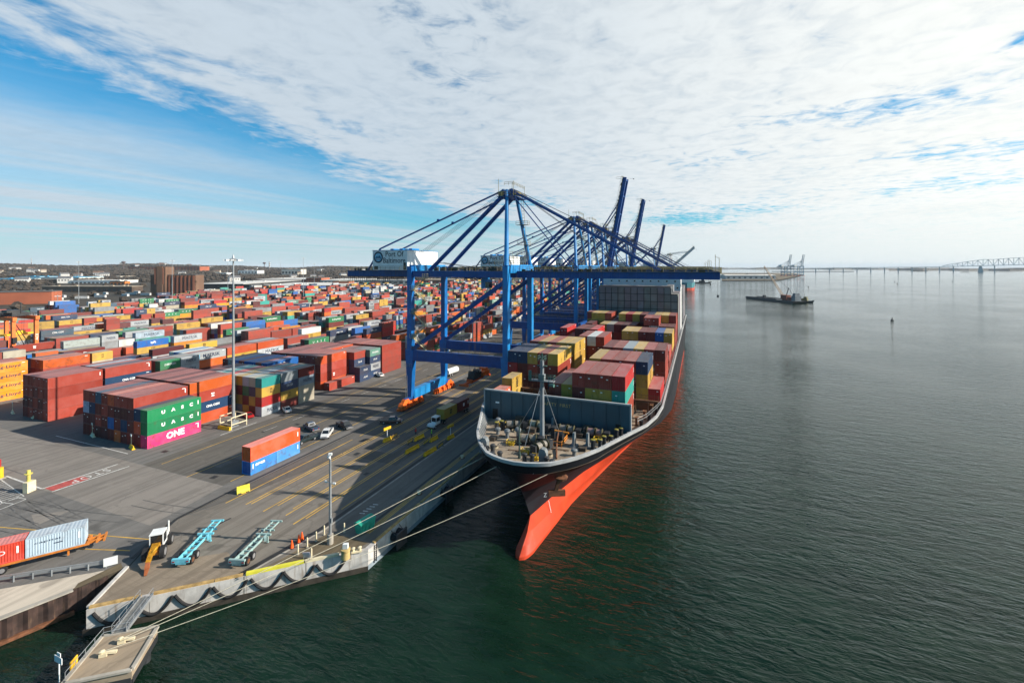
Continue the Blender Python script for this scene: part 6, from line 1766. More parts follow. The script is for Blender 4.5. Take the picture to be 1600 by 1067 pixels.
lane_post(605, 689, 'yellow lane sign on a yellow block in sunlight, left of the barricades')
lane_post(704, 685, 'yellow lane sign on a yellow block in shade, right of the truck')
def corner_barrier(px, py, m, label):
    t = barrier(gp(px, py), 2.4, R(-14), m, label, 'barriers with marker posts at the block corners')
    mb = MB(); mb.tube((-.4, 0, .8), (-.4, 0, 2.9), .06, 8); mb.build('post', cream_p, t)
    mb = MB(); mb.box((-.4, -.06, 3.0), (.9, .06, .5)); mb.build('marker', white_p, t)
corner_barrier(206, 701, yellow_p, 'yellow and tan barrier with marker post at the pink container corner')
corner_barrier(145, 682, cream_p, 'tan barrier with marker post at the far end of the dark container doors')
corner_barrier(51, 653, cream_p, 'tan barrier in front of the four high red block')
corner_barrier(20, 646, cream_p, 'tan barrier with lamp at far left before the golden containers')
t = thing('guard_post', gp(46, 768), 'cream block and yellow post with a fan at the hatched walkway', 'post')
mb = MB(); mb.box((0, 0, .95), (.9, 1.5, 1.9), R(20)); mb.build('block', cream_p, t)
mb = MB(); mb.tube((-.3, 0, 1.9), (-.3, 0, 3.9), .28, 10); mb.tube((-.3, 0, 3.2), (-.3, 0, 3.3), .6, 12); mb.build('post', mat('pale_yellow', (.62, .52, .12)), t)
t = thing('guard_post', gp(0, 748), 'yellow post by the bright red container at left edge', 'post')
mb = MB(); mb.tube((0, 0, 0), (0, 0, 2.2), .5, 12); mb.build('post', yellow_p, t)
mb = MB(); mb.box((0, 0, .1), (1.3, 1.3, .2)); mb.build('base', conc, t)

# ------------------------------------------------------------------ people
def person(loc, rz, vest, label):
    t = thing('person', loc, label, 'person', rz)
    mb = MB(); n = 10
    def ring(c, rx, ry): return [(c[0] + rx * math.cos(2 * math.pi * i / n), c[1] + ry * math.sin(2 * math.pi * i / n), c[2]) for i in range(n)]
    def limb(rs):
        b = []; fs = []
        for c, rx, ry in rs: b += ring(c, rx, ry)
        for k in range(len(rs) - 1):
            for i in range(n): fs.append((k * n + i, k * n + (i + 1) % n, (k + 1) * n + (i + 1) % n, (k + 1) * n + i))
        fs += [tuple(range(n))[::-1], tuple(range((len(rs) - 1) * n, len(rs) * n))]
        return b, fs
    bm = bpy.data.meshes.new('person')
    V_ = []; E_ = []; RR = []
    def chain(pts, root=None):
        prev = root
        for p_, r_ in pts:
            V_.append(p_); RR.append(r_); i = len(V_) - 1
            if prev is not None: E_.append((prev, i))
            prev = i
        return prev
    pel = chain([((0, 0, .95), .15)])
    ch = chain([((0, 0, 1.15), .15), ((0, 0, 1.38), .17)], pel)
    nk = chain([((0, .01, 1.53), .07), ((0, .03, 1.62), .09), ((0, .03, 1.74), .10)], ch)
    for s in (-1, 1):
        chain([((s * .11, 0, .85), .10), ((s * .13, .04 * s, .48), .075), ((s * .14, 0 - .03 * s, .1), .055), ((s * .14, .1, .05), .045)], pel)
        chain([((s * .21, 0, 1.42), .075), ((s * .27, .02, 1.15), .055), ((s * .25, .16, .95), .042), ((s * .24, .22, .88), .04)], ch)
    bm.from_pydata(V_, E_, [])
    o = link('body', bm, t)
    bm.materials.append(mat('work_clothes', (.03, .035, .05), var=.15))
    sk = o.modifiers.new('skin', 'SKIN')
    for i, sv in enumerate(bm.skin_vertices[0].data): sv.radius = (RR[i], RR[i]); sv.use_root = (i == 0)
    o.modifiers.new('sub', 'SUBSURF').levels = 1
    b, fs = limb([((0, 0, .92), .20, .15), ((0, 0, 1.15), .205, .155), ((0, 0, 1.4), .23, .15), ((0, 0, 1.5), .13, .10)])
    m2 = MB(); m2.add(b, fs); m2.build('vest', vest, t)
    m2 = MB(); m2.lathe([(.125, 1.70), (.14, 1.72), (.12, 1.80), (.06, 1.87), (.01, 1.88)], (0, .03, 0), 12); m2.build('helmet', vest, t)
    m2 = MB(); m2.lathe([(.05, 1.56), (.085, 1.60), (.095, 1.66), (.09, 1.71)], (0, .035, 0), 12); m2.box((0, .13, 1.65), (.03, .04, .05)); m2.build('face', mat('skin', (.35, .19, .12)), t)
person(gp(649.5, 680), R(60), mat('hi_vis_red', (.70, .05, .03), var=.05), 'person in a red vest standing by the yellow lane barriers')
person(gp(674.5, 683), R(150), mat('hi_vis_green', (.30, .85, .03), var=.05), 'person in a bright green vest standing in front of the terminal truck')

# ------------------------------------------------------------------ mooring lines
def line(a, b, sag, label):
    a = Vector(a); b = Vector(b); mb = MB(); pts = []
    for k in range(25):
        q = k / 24; p_ = a.lerp(b, q); p_.z -= sag * 4 * q * (1 - q); pts.append(p_)
    mb.path(pts, .031, 6)
    tag(mb.build('mooring_line', rope_m), label, 'rope', 'mooring lines from the bow')
line((-31.2, 66.0, 11.6), (-58.6, 30.9, .7), .5, 'uppermost pale mooring line from ship bow to the platform')
line((-28.3, 63.6, 11.3), (-58.3, 30.8, .7), .6, 'middle pale mooring line from ship bow to the platform')
line((-20.6, 64.6, 11.0), (-58.4, 29.2, .7), .9, 'lowest pale mooring line passing in front of the bow')

# ------------------------------------------------------------------ orange yard gantry at left
g_ = Vector((-244.5, 95.5, 0))
t = thing('yard_gantry', g_, 'orange rubber tyred gantry crane standing over container rows at left edge', 'gantry')
org = mat('gantry_orange', (.72, .155, .03), var=.12, dirt=.12)
for x in (0, -23):
    for y in (-3.3, 3.3):
        mb = MB(); mb.b2((x - .6, y - .55, 1.4), (x + .6, y + .55, 20.4)); mb.build('leg', org, t)
    mb = MB(); mb.b2((x - .6, -4.6, 1.0), (x + .6, 4.6, 1.9)); mb.build('sill_beam', org, t)
    for y in (-3.6, 3.6): wheel(t, x, y, .8, .7)
for y in (-3.3, 3.3):
    mb = MB(); mb.b2((-24, y - .6, 20.4), (1.2, y + .6, 21.8)); mb.build('girder', org, t)
mb = MB(); mb.rail([(-24, -4.2, 21.8), (1.2, -4.2, 21.8), (1.2, 4.2, 21.8), (-24, 4.2, 21.8)], 1.1, .06, 2); mb.b2((-9, -2.5, 21.9), (-3, 2.5, 23.4)); mb.b2((-7, -4, 23.4), (-3, 0, 24.4)); mb.tube((-3, 0, 23), (-3, 0, 27), .2, 6)
for k in range(9): mb.tube((-20 + 2 * k, -4, 22 + k % 3), (-19 + 2 * k, 4, 22.5), .3, 6)
mb.build('trolley', dark_steel, t)
mb = MB(); mb.path([(.4, -3.2, 20), (.8, 0, 13), (.8, 1.5, 8), (.6, 3.2, 6)], .14, 6); mb.path([(.4, -3.2, 18), (1, -1, 12), (1, 1, 6), (.6, 3.4, 3)], .14, 6); mb.box((1.0, -3.4, 13), (1.2, 1.2, 2.2)); mb.build('cable', black_rub, t)
mb = MB(); mb.b2((-7, -6.1, 14.4), (-4.6, 6.1, 15.0)); mb.b2((-7, -2, 15), (-4.6, 2, 16)); mb.build('spreader', yellow_p, t)
mb = MB()
for x in (-6.6, -5): mb.tube((x, -1.6, 16), (x, -1.8, 23), .04, 4); mb.tube((x, 1.6, 16), (x, 1.8, 23), .04, 4)
mb.build('rope', dark_steel, t)
letter('ACE', white_plain, t, (.62, 3.3, 13.5), M_PX, size=.8, width=2.6, rz=R(90))
# ------------------------------------------------------------------ the far land: buildings, wood, hills, river traffic, bridge
rf = random.Random(8)
brick = mat('red_brick', (.20, .075, .045), rough=.9, var=.15, vs=.05)
brick_o = mat('orange_brick', (.34, .10, .05), rough=.9, var=.12, vs=.05)
brick_b = mat('brown_brick', (.15, .085, .055), rough=.9, var=.12, vs=.08, streak=True, dirt=.15)
pale_w = mat('pale_wall', (.50, .48, .43), rough=.9, var=.08, vs=.05)
white_roof = mat('white_roof', (.56, .54, .50), rough=.9, var=.1, vs=.03)
dark_roof = mat('dark_roof', (.10, .095, .09), rough=.9, var=.2, vs=.03)
tan_roof = mat('tan_roof', (.34, .28, .21), rough=.9, var=.12, vs=.03)
blue_w = mat('blue_wall', (.05, .34, .55), rough=.6, var=.08, vs=.05)
dark_w = mat('dark_wall', (.025, .028, .03), rough=.8, var=.15, vs=.05)
win_m = mat('dark_window', (.03, .035, .04), rough=.3, var=.1)
def hill_z(x, y):
    """land height far from the river"""
    d = math.hypot(x, y); t_ = max(0, min(1, (d - 900) / 3000.0)); az = math.atan2(-x, y)
    base = 46 * t_ * t_ * (3 - 2 * t_)
    k = .55 + .55 * max(0, min(1, (az - .75) / .5)) + .16 * math.sin(az * 19 + 1) + .10 * math.sin(az * 43) + .06 * math.sin(d * .004)
    return base * k
def box_building(px0, px1, yb, yt, depth, wall, roof, label, rot=0.0, windows=0, rows=1, cat='building', name='warehouse', grp='buildings beyond the yard', roofkind='flat', dh=None):
    """front runs along world X+rot; surveyed by its base line and its height"""
    pc = (px0 + px1) / 2
    dd = CAM_H * F_PX / (yb - HOR); w = (px1 - px0) * dd / F_PX; h = (CAM_H + (HOR - yt) * dd / F_PX) if dh is None else dh
    g_ = ground(pc, yb)
    if yb < 435 and yb != 431: g_.z = hill_z(g_.x, g_.y); h -= g_.z
    t = thing(name, g_, label, cat, TH + rot, grp)
    mb = MB(); mb.b2((-w / 2, 0, 0), (w / 2, depth, h)); mb.build('wall', wall, t)
    mb = MB()
    if roofkind == 'flat':
        mb.b2((-w / 2 - .4, -.4, h), (w / 2 + .4, depth + .4, h + .6))
        r2 = random.Random(int(px0))
        for k in range(max(2, int(w / 22))): mb.box((r2.uniform(-.45, .45) * w, r2.uniform(.2, .8) * depth, h + 1.2), (r2.uniform(2, 6), r2.uniform(2, 5), 1.5))
    else:
        n = max(1, int(w / 30)); b = w / n
        for k in range(n): mb.profile([(-w / 2 + k * b, h), (-w / 2 + (k + 1) * b, h), (-w / 2 + (k + .5) * b, h + 3.0)], depth, 'y', depth / 2)
    mb.build('roof', roof, t)
    if windows:
        mb = MB()
        for r_ in range(rows):
            z = h * (.2 + .75 * r_ / rows); zh = h * .42 / rows
            for k in range(windows): x = -w / 2 + w * (k + .5) / windows; mb.b2((x - w / windows * .3, -.15, z), (x + w / windows * .3, -.02, z + zh))
        mb.build('window', win_m, t)
    return t
# tall ribbed silo building
dd = CAM_H * F_PX / (462 - HOR); g_ = ground(271, 462)
t = thing('silo_building', g_, 'tall brown ribbed brick silo building with a higher tower at its left', 'building', TH + .12, 'buildings beyond the yard')
u = dd / F_PX
mb = MB(); mb.b2((-33 * u, 0, 0), (32 * u, 22, 32 * u)); mb.build('wall', brick_b, t)
mb = MB(); mb.b2((-25 * u, -4, 0), (-9 * u, 16, 45 * u)); mb.b2((-21 * u, -5, 0), (-13 * u, -4, 46 * u)); mb.b2((-31 * u, -3, 0), (-9 * u, 0, 17 * u)); mb.build('tower', brick_b, t)
mb = MB()
for k in range(7): mb.b2((-7 * u + k * 5.8 * u, -1.6, 0), (-4.4 * u + k * 5.8 * u, 0, 31 * u))
for k in range(3): mb.b2((-24.6 * u + k * 5.4 * u, -4.8, 18 * u), (-22.6 * u + k * 5.4 * u, -4, 43 * u))
mb.build('rib', brick, t)
mb = MB()
for k in range(6): mb.b2((-3.6 * u + k * 5.8 * u, -.12, 3), (-1.8 * u + k * 5.8 * u, -.03, 28 * u))
mb.build('window', win_m, t)
mb = MB(); mb.b2((-33.5 * u, -.5, 32 * u), (32.5 * u, 22.5, 32.6 * u)); mb.build('roof', dark_roof, t)
for a in ((-40, 64, 476, 457, 24, brick_o, dark_roof, 'long low orange brick warehouse at the left picture edge', +.42, 0, 1),
          (66, 206, 456.5, 448, 22, mat('dock_brown', (.085, .06, .045), rough=.9, var=.2, vs=.1), tan_roof, 'long low dock building with dark bays behind the brick warehouse', 0, 18, 1),
          (-20, 24, 443, 436, 60, pale_w, blue_w, 'pale building with blue roof at far left', 0, 6, 1),
          (24, 62, 440, 432.5, 60, pale_w, blue_w, 'white building with a bright blue roof and small tower', 0, 5, 1),
          (62, 124, 441.5, 433.5, 70, pale_w, blue_w, 'long white building with blue roof band right of the tower building', 0, 9, 1),
          (110, 188, 444.5, 438.5, 50, white_p, white_roof, 'white warehouse with doors in front of the blue roofed building', 0, 12, 1),
          (124, 188, 438, 432, 60, pale_w, tan_roof, 'cream warehouse behind the white one', 0, 8, 1),
          (172, 195, 446, 440, 14, mat('bus_orange', (.55, .16, .03)), dark_roof, 'orange and dark low building left of the silo building', 0, 4, 1),
          (200, 312, 432, 416.6, 60, brick_o, dark_roof, 'long orange brick mill on the horizon behind the silo building', 0, 22, 3),
          (305, 380, 452, 444.0, 230, dark_w, white_roof, 'wide warehouse with sunlit white roof right of the silo building', 0, 0, 1),
          (380, 406, 455, 445.5, 40, dark_w, dark_roof, 'black walled shed in front of the long brick factory', 0, 0, 1),
          (406, 520, 454.5, 446.2, 130, brick_o, white_roof, 'long brick factory with many windows behind the container yard', 0, 26, 2),
          (400, 480, 441.8, 436.5, 160, brick, white_roof, 'brick factory block with white roof behind the long factory', 0, 16, 1),
          (478, 502, 443, 434.5, 50, brick_o, dark_roof, 'taller orange brick block beside the factory roofs', 0, 6, 2),
          (500, 560, 443, 438.0, 150, pale_w, white_roof, 'pale long shed left of the crane girder', 0, 10, 1),
          (520, 545, 451, 440, 30, brick_o, tan_roof, 'brick block with dark opening left of the crane girder', 0, 5, 1),
          (372, 402, 432.5, 423, 50, white_p, white_roof, 'small white warehouse among trees right of the silo building', 0, 6, 1),
          (338, 354, 434, 426.5, 40, white_p, white_roof, 'little white shed near the tallest lamp mast', 0, 3, 1),
          (440, 470, 432, 421, 50, pale_w, tan_roof, 'pale hall on the wooded slope left of the mast pair', 0, 6, 1),
          (560, 640, 444, 438, 60, pale_w, white_roof, 'pale shed seen under the crane girder', 0, 9, 1),
          (660, 720, 446, 437.5, 60, brick, tan_roof, 'brick hall seen through the crane legs', 0, 9, 2)):
    box_building(*a[:7], a[7], a[8], a[9], a[10])
# box trailers parked on the lots behind the yard
tw = mat('trailer_white', (.55, .55, .53)); first = None
for px, py in ((92, 470), (98, 466), (128, 468), (150, 463), (157, 466), (165, 461), (196, 464), (205, 461.5), (214, 459), (228, 462.5), (322, 456), (330, 455), (343, 457), (395, 457.5)):
    g_ = ground(px, py)
    if first is None:
        first = thing('box_trailer', g_, 'white box trailer parked on the lot behind the container yard', 'trailer', TH + 1.2, 'box trailers on the lot behind the yard')
        mb = MB(); mb.b2((-1.3, -7, 1.1), (1.3, 7, 4.1)); mb.build('body', tw, first)
        mb = MB(); mb.b2((-1.0, -6.8, .7), (1.0, 6.8, 1.08)); mb.build('frame', dark_steel, first)
        for s_ in (-1, 1): wheel(first, s_ * 1.0, -5, .5, .4); wheel(first, s_ * 1.0, -3.8, .5, .4)
    else:
        c = copy_tree(first); c.location = g_; c.rotation_euler.z = TH + rf.uniform(.9, 1.8)
# rows of small houses on the slopes
hm = [mat('house_white', (.62, .60, .56)), mat('house_cream', (.48, .42, .33)), mat('house_brick', (.25, .11, .07)), mat('house_grey', (.33, .34, .35))]
hr = [mat('house_roof_grey', (.13, .13, .135)), mat('house_roof_brown', (.16, .10, .07))]
hproto = {}
def house(x, y, z, rz, k, sc):
    key = k
    if key not in hproto:
        mb = MB(); mb.b2((-9, -5, -8), (9, 5, 5.5)); mb.profile([(-5, 5.5), (5, 5.5), (0, 9)], 18, 'x'); w = mb.mesh('house'); w.materials.append(hm[k % 4])
        mb = MB(); mb.add([(-9.4, -5.5, 5.3), (9.4, -5.5, 5.3), (9.4, 0, 9.3), (-9.4, 0, 9.3), (-9.4, 5.5, 5.3), (9.4, 5.5, 5.3)], [(0, 1, 2, 3), (3, 2, 5, 4)]); r_ = mb.mesh('roof'); r_.materials.append(hr[k % 2])
        mb = MB()
        for i in range(4): mb.b2((-7.5 + 4 * i, -5.08, 1), (-5.5 + 4 * i, -5.02, 3.2))
        q = mb.mesh('window'); q.materials.append(win_m); hproto[key] = (w, r_, q)
    w, r_, q = hproto[key]
    o = link('house', w, None, (x, y, z), rz); o.scale = (sc,) * 3
    link('roof', r_, o); link('window', q, o)
    words = ['white', 'cream', 'brick red', 'grey'][k % 4]
    tag(o, '%s house among bare trees on the far slope' % words, 'house', '%s houses on the far slope' % words)
mb = MB(); na = 150; nr = 34
for j in range(nr):
    d = 900 * (5200 / 900) ** (j / (nr - 1))
    for i in range(na):
        az = .38 + (1.42 - .38) * i / (na - 1)
        x, y = -d * math.sin(az), d * math.cos(az); mb.v.append((x, y, hill_z(x, y) - .5 + (j == nr - 1) * -40))
for j in range(nr - 1):
    for i in range(na - 1): mb.f.append((j * na + i, (j + 1) * na + i, (j + 1) * na + i + 1, j * na + i + 1))
hl = mb.build('hills', scrub_m); tag(hl, kind='structure'); hl.data.polygons.foreach_set('use_smooth', [True] * len(hl.data.polygons))
# bare winter wood: irregular clumps of small leafless crowns, one mass
wood_m = mat('winter_wood', (.052, .040, .030), rough=.95, var=.35, vs=.02)
V = []; Fc = []
def clump(x, y, z, r, h, r_):
    b = len(V); n = 7
    V.append((x, y, z + h))
    for lv, (fr, fz) in enumerate(((.62, .82), (1.0, .45), (.55, .05))):
        for i in range(n):
            t_ = 2 * math.pi * i / n + lv; q = r * fr * r_.uniform(.65, 1.25); V.append((x + q * math.cos(t_), y + q * math.sin(t_), z + h * fz * r_.uniform(.85, 1.12)))
    for i in range(n):
        Fc.append((b, b + 1 + i, b + 1 + (i + 1) % n))
        for lv in range(2): Fc.append((b + 1 + lv * n + i, b + 1 + (lv + 1) * n + i, b + 1 + (lv + 1) * n + (i + 1) % n, b + 1 + lv * n + (i + 1) % n))
rw = random.Random(2)
cnt = 0
BPOS = [(o.location.x, o.location.y) for o in COL.objects if o.get('group') == 'buildings beyond the yard']
while cnt < 17000:
    az = rw.uniform(.40, 1.40); d = 650 * (5000 / 650) ** rw.random()
    x, y = -d * math.sin(az), d * math.cos(az)
    if x > yard_edge(y) - 25: continue
    if d < 1400 and rw.random() < .94: continue
    if any(abs(x - bx) < 75 and abs(y - by) < 75 for bx, by in BPOS): continue
    if math.sin(x * .011 + 2) + math.sin(y * .013) + math.sin((x + y) * .006) < -.55 and rw.random() < .9: continue
    s = rw.uniform(.6, 1.4); clump(x, y, hill_z(x, y) - 1, (3.2 + d / 800) * s, (6.0 + d / 1500) * s, rw); cnt += 1
me = bpy.data.meshes.new('far_wood'); me.from_pydata(V, [], Fc); me.update(); me.materials.append(wood_m)
tag(link('far_wood', me), 'brown leafless winter wood covering the far slopes', 'wood', kind='stuff')
for i in range(75):
    az = rf.uniform(.42, 1.36); d = 1300 * (4300 / 1300) ** rf.random(); x, y = -d * math.sin(az), d * math.cos(az)
    house(x, y, hill_z(x, y) + 3.5, az + rf.uniform(-.5, .5), rf.choice([0, 0, 0, 1, 1, 2, 3]), rf.uniform(.8, 1.35))
# chimneys and masts on the skyline
def stack_mast(px, yt, d, r0, r1, m, label, name='chimney', cat='chimney', bulb=False):
    l = (px - XC) / F_PX * d; x, y = l * CT - d * ST, l * ST + d * CT; zt = CAM_H + (HOR - yt) * d / F_PX; z0 = hill_z(x, y)
    t = thing(name, (x, y, z0), label, cat, 0, 'masts and towers on the skyline')
    mb = MB(); mb.tube((0, 0, -2), (0, 0, zt - z0), r0, 8, r1); mb.build('shaft', m, t)
    mb = MB()
    if bulb: mb.lathe([(1, zt - z0 - 9), (7, zt - z0 - 6), (7, zt - z0 - 1), (1, zt - z0 + 1)], (0, 0, 0), 12)
    else:
        for k in range(3): mb.lathe([(r1 * 1.5, (zt - z0) * (.45 + .2 * k)), (r1 * 1.5, (zt - z0) * (.52 + .2 * k))], (0, 0, 0), 8)
    mb.build('tank' if bulb else 'band', m if bulb else white_p, t)
stack_mast(49, 403.5, 2600, 2.2, 1.6, mat('mast_dark', (.10, .07, .07)), 'dark banded mast on the hill at far left', 'radio_mast', 'mast')
stack_mast(193, 408.5, 1900, 2.2, 1.4, mat('mast_dark', (.10, .07, .07)), 'water tower on the hill left of the silo building', 'water_tower', 'tower', True)
stack_mast(413, 410, 2300, 1.8, 1.2, mat('mast_dark', (.10, .07, .07)), 'small water tower on the skyline right of the tallest mast', 'water_tower', 'tower', True)
stack_mast(421, 409.5, 2300, 3.0, 2.4, mat('mast_dark', (.10, .07, .07)), 'short chimney on the skyline beside the small water tower')
stack_mast(438, 401, 3200, 1.0, .5, galv, 'thin lattice radio mast on the skyline', 'radio_mast', 'mast')

# ------------------------------------------------------------------ right side: peninsula, far shore, bridge, barge
sheet('peninsula', [tuple(ground(px, py, -1.2)[:2]) for px, py in ((1128, 438.2), (1216, 437.6), (1240, 433), (1256, 429.5), (1240, 426.5), (1128, 426.5))], -1.2, dirt_m)
def place(px, y_water, z=WZ):
    d = (CAM_H - z) * F_PX / (y_water - HOR); l = (px - XC) / F_PX * d
    return Vector((l * CT - d * ST, l * ST + d * CT, 0)), d
shed_w = mat('shed_wall', (.40, .41, .40))
for px0, px1, yb, yt, lab in ((1134, 1212, 436.2, 429.0, 'long white shed on the peninsula across the river'), (1172, 1202, 434, 427.8, 'dark roofed shed behind the long white shed')):
    p_, d = place((px0 + px1) / 2, yb, -1); w = (px1 - px0) * d / F_PX; h = (yb - yt) * d / F_PX
    t = thing('shed', (p_.x, p_.y, -1.2), lab, 'shed', TH, 'sheds on the peninsula')
    mb = MB(); mb.b2((-w / 2, 0, 0), (w / 2, 40, h * .8)); mb.build('wall', shed_w, t)
    mb = MB(); mb.profile([(-1, h * .8), (41, h * .8), (20, h)], w + 2, 'x'); mb.build('roof', white_roof if px0 == 1134 else dark_roof, t)
    for k in range(9): mb = MB(); mb.b2((-w / 2 + w * (k + .3) / 9, -.2, h * .2), (-w / 2 + w * (k + .7) / 9, -.05, h * .5)); mb.build('door', win_m, t)
mb = MB()
for (a0, a1, d, h, n) in ((-.12, .62, 8200, 20, 60), (-.2, .04, 3300, 15, 20), (.30, .62, 6500, 14, 30)):
    b = len(mb.v)
    for i in range(n + 1):
        az = a0 + (a1 - a0) * i / n; dd = d * (1 + .04 * math.sin(i * 1.3)); hh = h * (.7 + .3 * math.sin(i * .7) + .15 * math.sin(i * 2.1))
        for q, zz in ((0, WZ - 1), (60, hh), (900, hh)): mb.v.append(((dd + q) * math.sin(az), (dd + q) * math.cos(az), zz))
    for i in range(n):
        for q in range(2): mb.f.append((b + 3 * i + q, b + 3 * i + 3 + q, b + 3 * i + 4 + q, b + 3 * i + 1 + q))
tag(mb.build('far_shore', scrub_m), kind='structure')

# the steel truss bridge
t = thing('truss_bridge', (0, 0, 0), 'long steel truss bridge crossing the river at the right horizon', 'bridge')
bst = mat('bridge_steel', (.42, .47, .48), var=.08)
def bpt(px, d): l = (px - XC) / F_PX * d; return Vector((l * CT - d * ST, l * ST + d * CT, 0))
mbd = MB(); mbp = MB(); mbt = MB()
def dz(px): return CAM_H + (HOR - dy(px)) * 3300 / F_PX
def dy(px):
    if px < 1460: return 419.6 - 2.4 * max(0, (px - 1250) / 210)
    return 417.2 - 3.6 * max(0, min(1, (px - 1460) / 140))
pxs = [1243 + 12 * k for k in range(40)]
for a, b in zip(pxs[:-1], pxs[1:]):
    A = bpt(a, 3300); B = bpt(b, 3300); A.z = dz(a); B.z = dz(b); mbd.beam(A, B, 16, 4.5)
for k in range(16):
    px = 1253 + 21.5 * k
    if 1490 < px < 1520 or px > 1560: continue
    A = bpt(px, 3300); z = dz(px)
    m_ = MB(); m_.beam((A.x, A.y, WZ - 1), (A.x, A.y, z - 1), 5, 4); m_.build('pier', mat('pale_pier', (.50, .50, .48)), t)
A = bpt(1532, 3300); m_ = MB(); m_.beam((A.x, A.y, WZ - 1), (A.x, A.y, dz(1532) - 1), 30, 10, w2=12, h2=8); m_.build('pier', mat('pale_pier', (.50, .50, .48)), t)
def ty(px):
    if px < 1472: return dy(px)
    if px < 1536: return 416 + (405.6 - 416) * ((px - 1472) / 64) ** .8
    if px < 1552: return 405.6
    return 405.6 - 3.2 * math.sin(min(1, (px - 1552) / 60) * 1.57)
tp = [1472 + 8 * k for k in range(30)]
prev = None
for i, px in enumerate(tp):
    A = bpt(px, 3300); B = A.copy(); A.z = dz(px); B.z = CAM_H + (HOR - ty(px)) * 3300 / F_PX
    mbt.beam(A, B, 2.2, 2.2)
    if prev: mbt.beam(prev[1], B, 3, 3); mbt.beam(prev[0] if i % 2 else prev[1], B if i % 2 else A, 2, 2)
    prev = (A, B)
mbd.build('deck', bst, t); mbt.build('truss', bst, t)
# long pier and small islets
p_, d = place(1270, 424.6); t = thing('jetty', (p_.x, p_.y, WZ), 'low dark jetty at the far bank below the bridge', 'jetty', TH)
mb = MB(); mb.b2((-330, -5, 0), (330, 5, 3.4)); mb.build('deck', dark_steel, t)
for k in range(30): mb = MB(); mb.tube((-320 + k * 22, 0, -2), (-320 + k * 22, 0, 0), 2, 6); mb.build('pile', dark_steel, t)
mb = MB()
for px, yw, w, h in ((1437, 423.8, 60, 9), (1508, 425.6, 30, 3)):
    p_, d = place(px, yw); mb.lathe([(w, 0), (w * .8, h * .7), (w * .3, h)], (p_.x, p_.y, WZ), 14)
tag(mb.build('islet', scrub_m), kind='structure')

# crane barge with tug
p_, d = place(1214, 471)
t = thing('crane_barge', (p_.x, p_.y, WZ), 'dark work barge with a lattice boom crane on the river', 'barge', R(-33))
u = d / F_PX
a = place(1173, 466.5)[0]; b = place(1250, 474.5)[0]; dd_ = (b - a); L = dd_.length; t.location = ((a + b) / 2).x, ((a + b) / 2).y, WZ; t.rotation_euler = (0, 0, math.atan2(dd_.y, dd_.x))
bk = mat('barge_black', (.05, .06, .06), var=.2)
mb = MB(); mb.profile([(-L / 2, 2.6), (-L / 2 + 3, -.6), (L / 2 - 3, -.6), (L / 2, 2.6)], 17, 'y'); mb.b2((-L / 2 + 2, -8, 2.6), (L / 2 - 30, -7.4, 3.6)); mb.b2((-L / 2 + 2, 7.4, 2.6), (L / 2 - 30, 8, 3.6)); mb.build('hull', bk, t)
ox = L / 2 - 24
mb = MB(); mb.lathe([(3.4, 2.6), (3.4, 4.2)], (ox, 0, 0), 14); mb.b2((ox - 4, -3, 4.2), (ox + 6, 3, 9.0)); mb.b2((ox + 8, -4, 2.6), (ox + 15, 4, 7)); mb.build('crane_house', mat('rust_red', (.25, .07, .04)), t)
mb = MB(); tip = Vector((ox - 37, 0, 44)); base = Vector((ox - 3, 0, 7))
for s in (-1, 1):
    for q in (-.8, .8): mb.beam(base + Vector((0, s * 1.4, q)), tip + Vector((0, s * .5, q)), .35)
for k in range(16):
    A = base.lerp(tip, k / 16); B = base.lerp(tip, (k + 1) / 16); w0 = 1.4 - .9 * k / 16; mb.beam(A + Vector((0, w0, .8)), B + Vector((0, -w0, -.8)), .22); mb.beam(A + Vector((0, -w0, .8)), B + Vector((0, w0, -.8)), .22)
mb.build('lattice_boom', mat('boom_tan', (.42, .30, .20)), t)
mb = MB(); mb.tube(tip, tip - Vector((0, 0, 38)), .15, 4); mb.box(tip - Vector((0, 0, 39.5)), (3.2, 2.5, 4)); mb.tube(tip, (ox + 5, 0, 17), .15, 4); mb.beam((ox + 2, 0, 8), (ox + 6, 0, 18), .6); mb.tube((ox + 6, 0, 18), (ox + 15, 0, 6), .2, 4); mb.build('rigging', dark_steel, t)
mb = MB(); mb.b2((L / 2 - 9, -4, 2.6), (L / 2 - 3, 4, 9)); mb.b2((L / 2 - 8, -3, 9), (L / 2 - 4, 3, 12)); mb.tube((L / 2 - 6, 0, 12), (L / 2 - 6, 0, 20), .2, 5); mb.build('deckhouse', grey_steel, t)
a = place(1257, 472.5)[0]
t = thing('tug_boat', (a.x, a.y, WZ), 'small dark tug boat alongside the right end of the crane barge', 'tug', R(-30))
mb = MB(); mb.add([(-9, -3, 2.2), (6, -3.2, 2.2), (11, 0, 3.2), (6, 3.2, 2.2), (-9, 3, 2.2), (-8, -2.4, -.6), (6, -2.4, -.6), (9, 0, -.6), (6, 2.4, -.6), (-8, 2.4, -.6)], [(0, 1, 2, 3, 4), (0, 5, 6, 1), (1, 6, 7, 2), (2, 7, 8, 3), (3, 8, 9, 4), (4, 9, 5, 0)]); mb.build('hull', bk, t)
mb = MB(); mb.b2((-3, -2, 2.2), (3.5, 2, 4.8)); mb.b2((-.5, -1.6, 4.8), (2.8, 1.6, 7)); mb.tube((0, 0, 7), (0, 0, 11), .15, 5); mb.build('deckhouse', mat('tug_olive', (.16, .15, .06)), t)
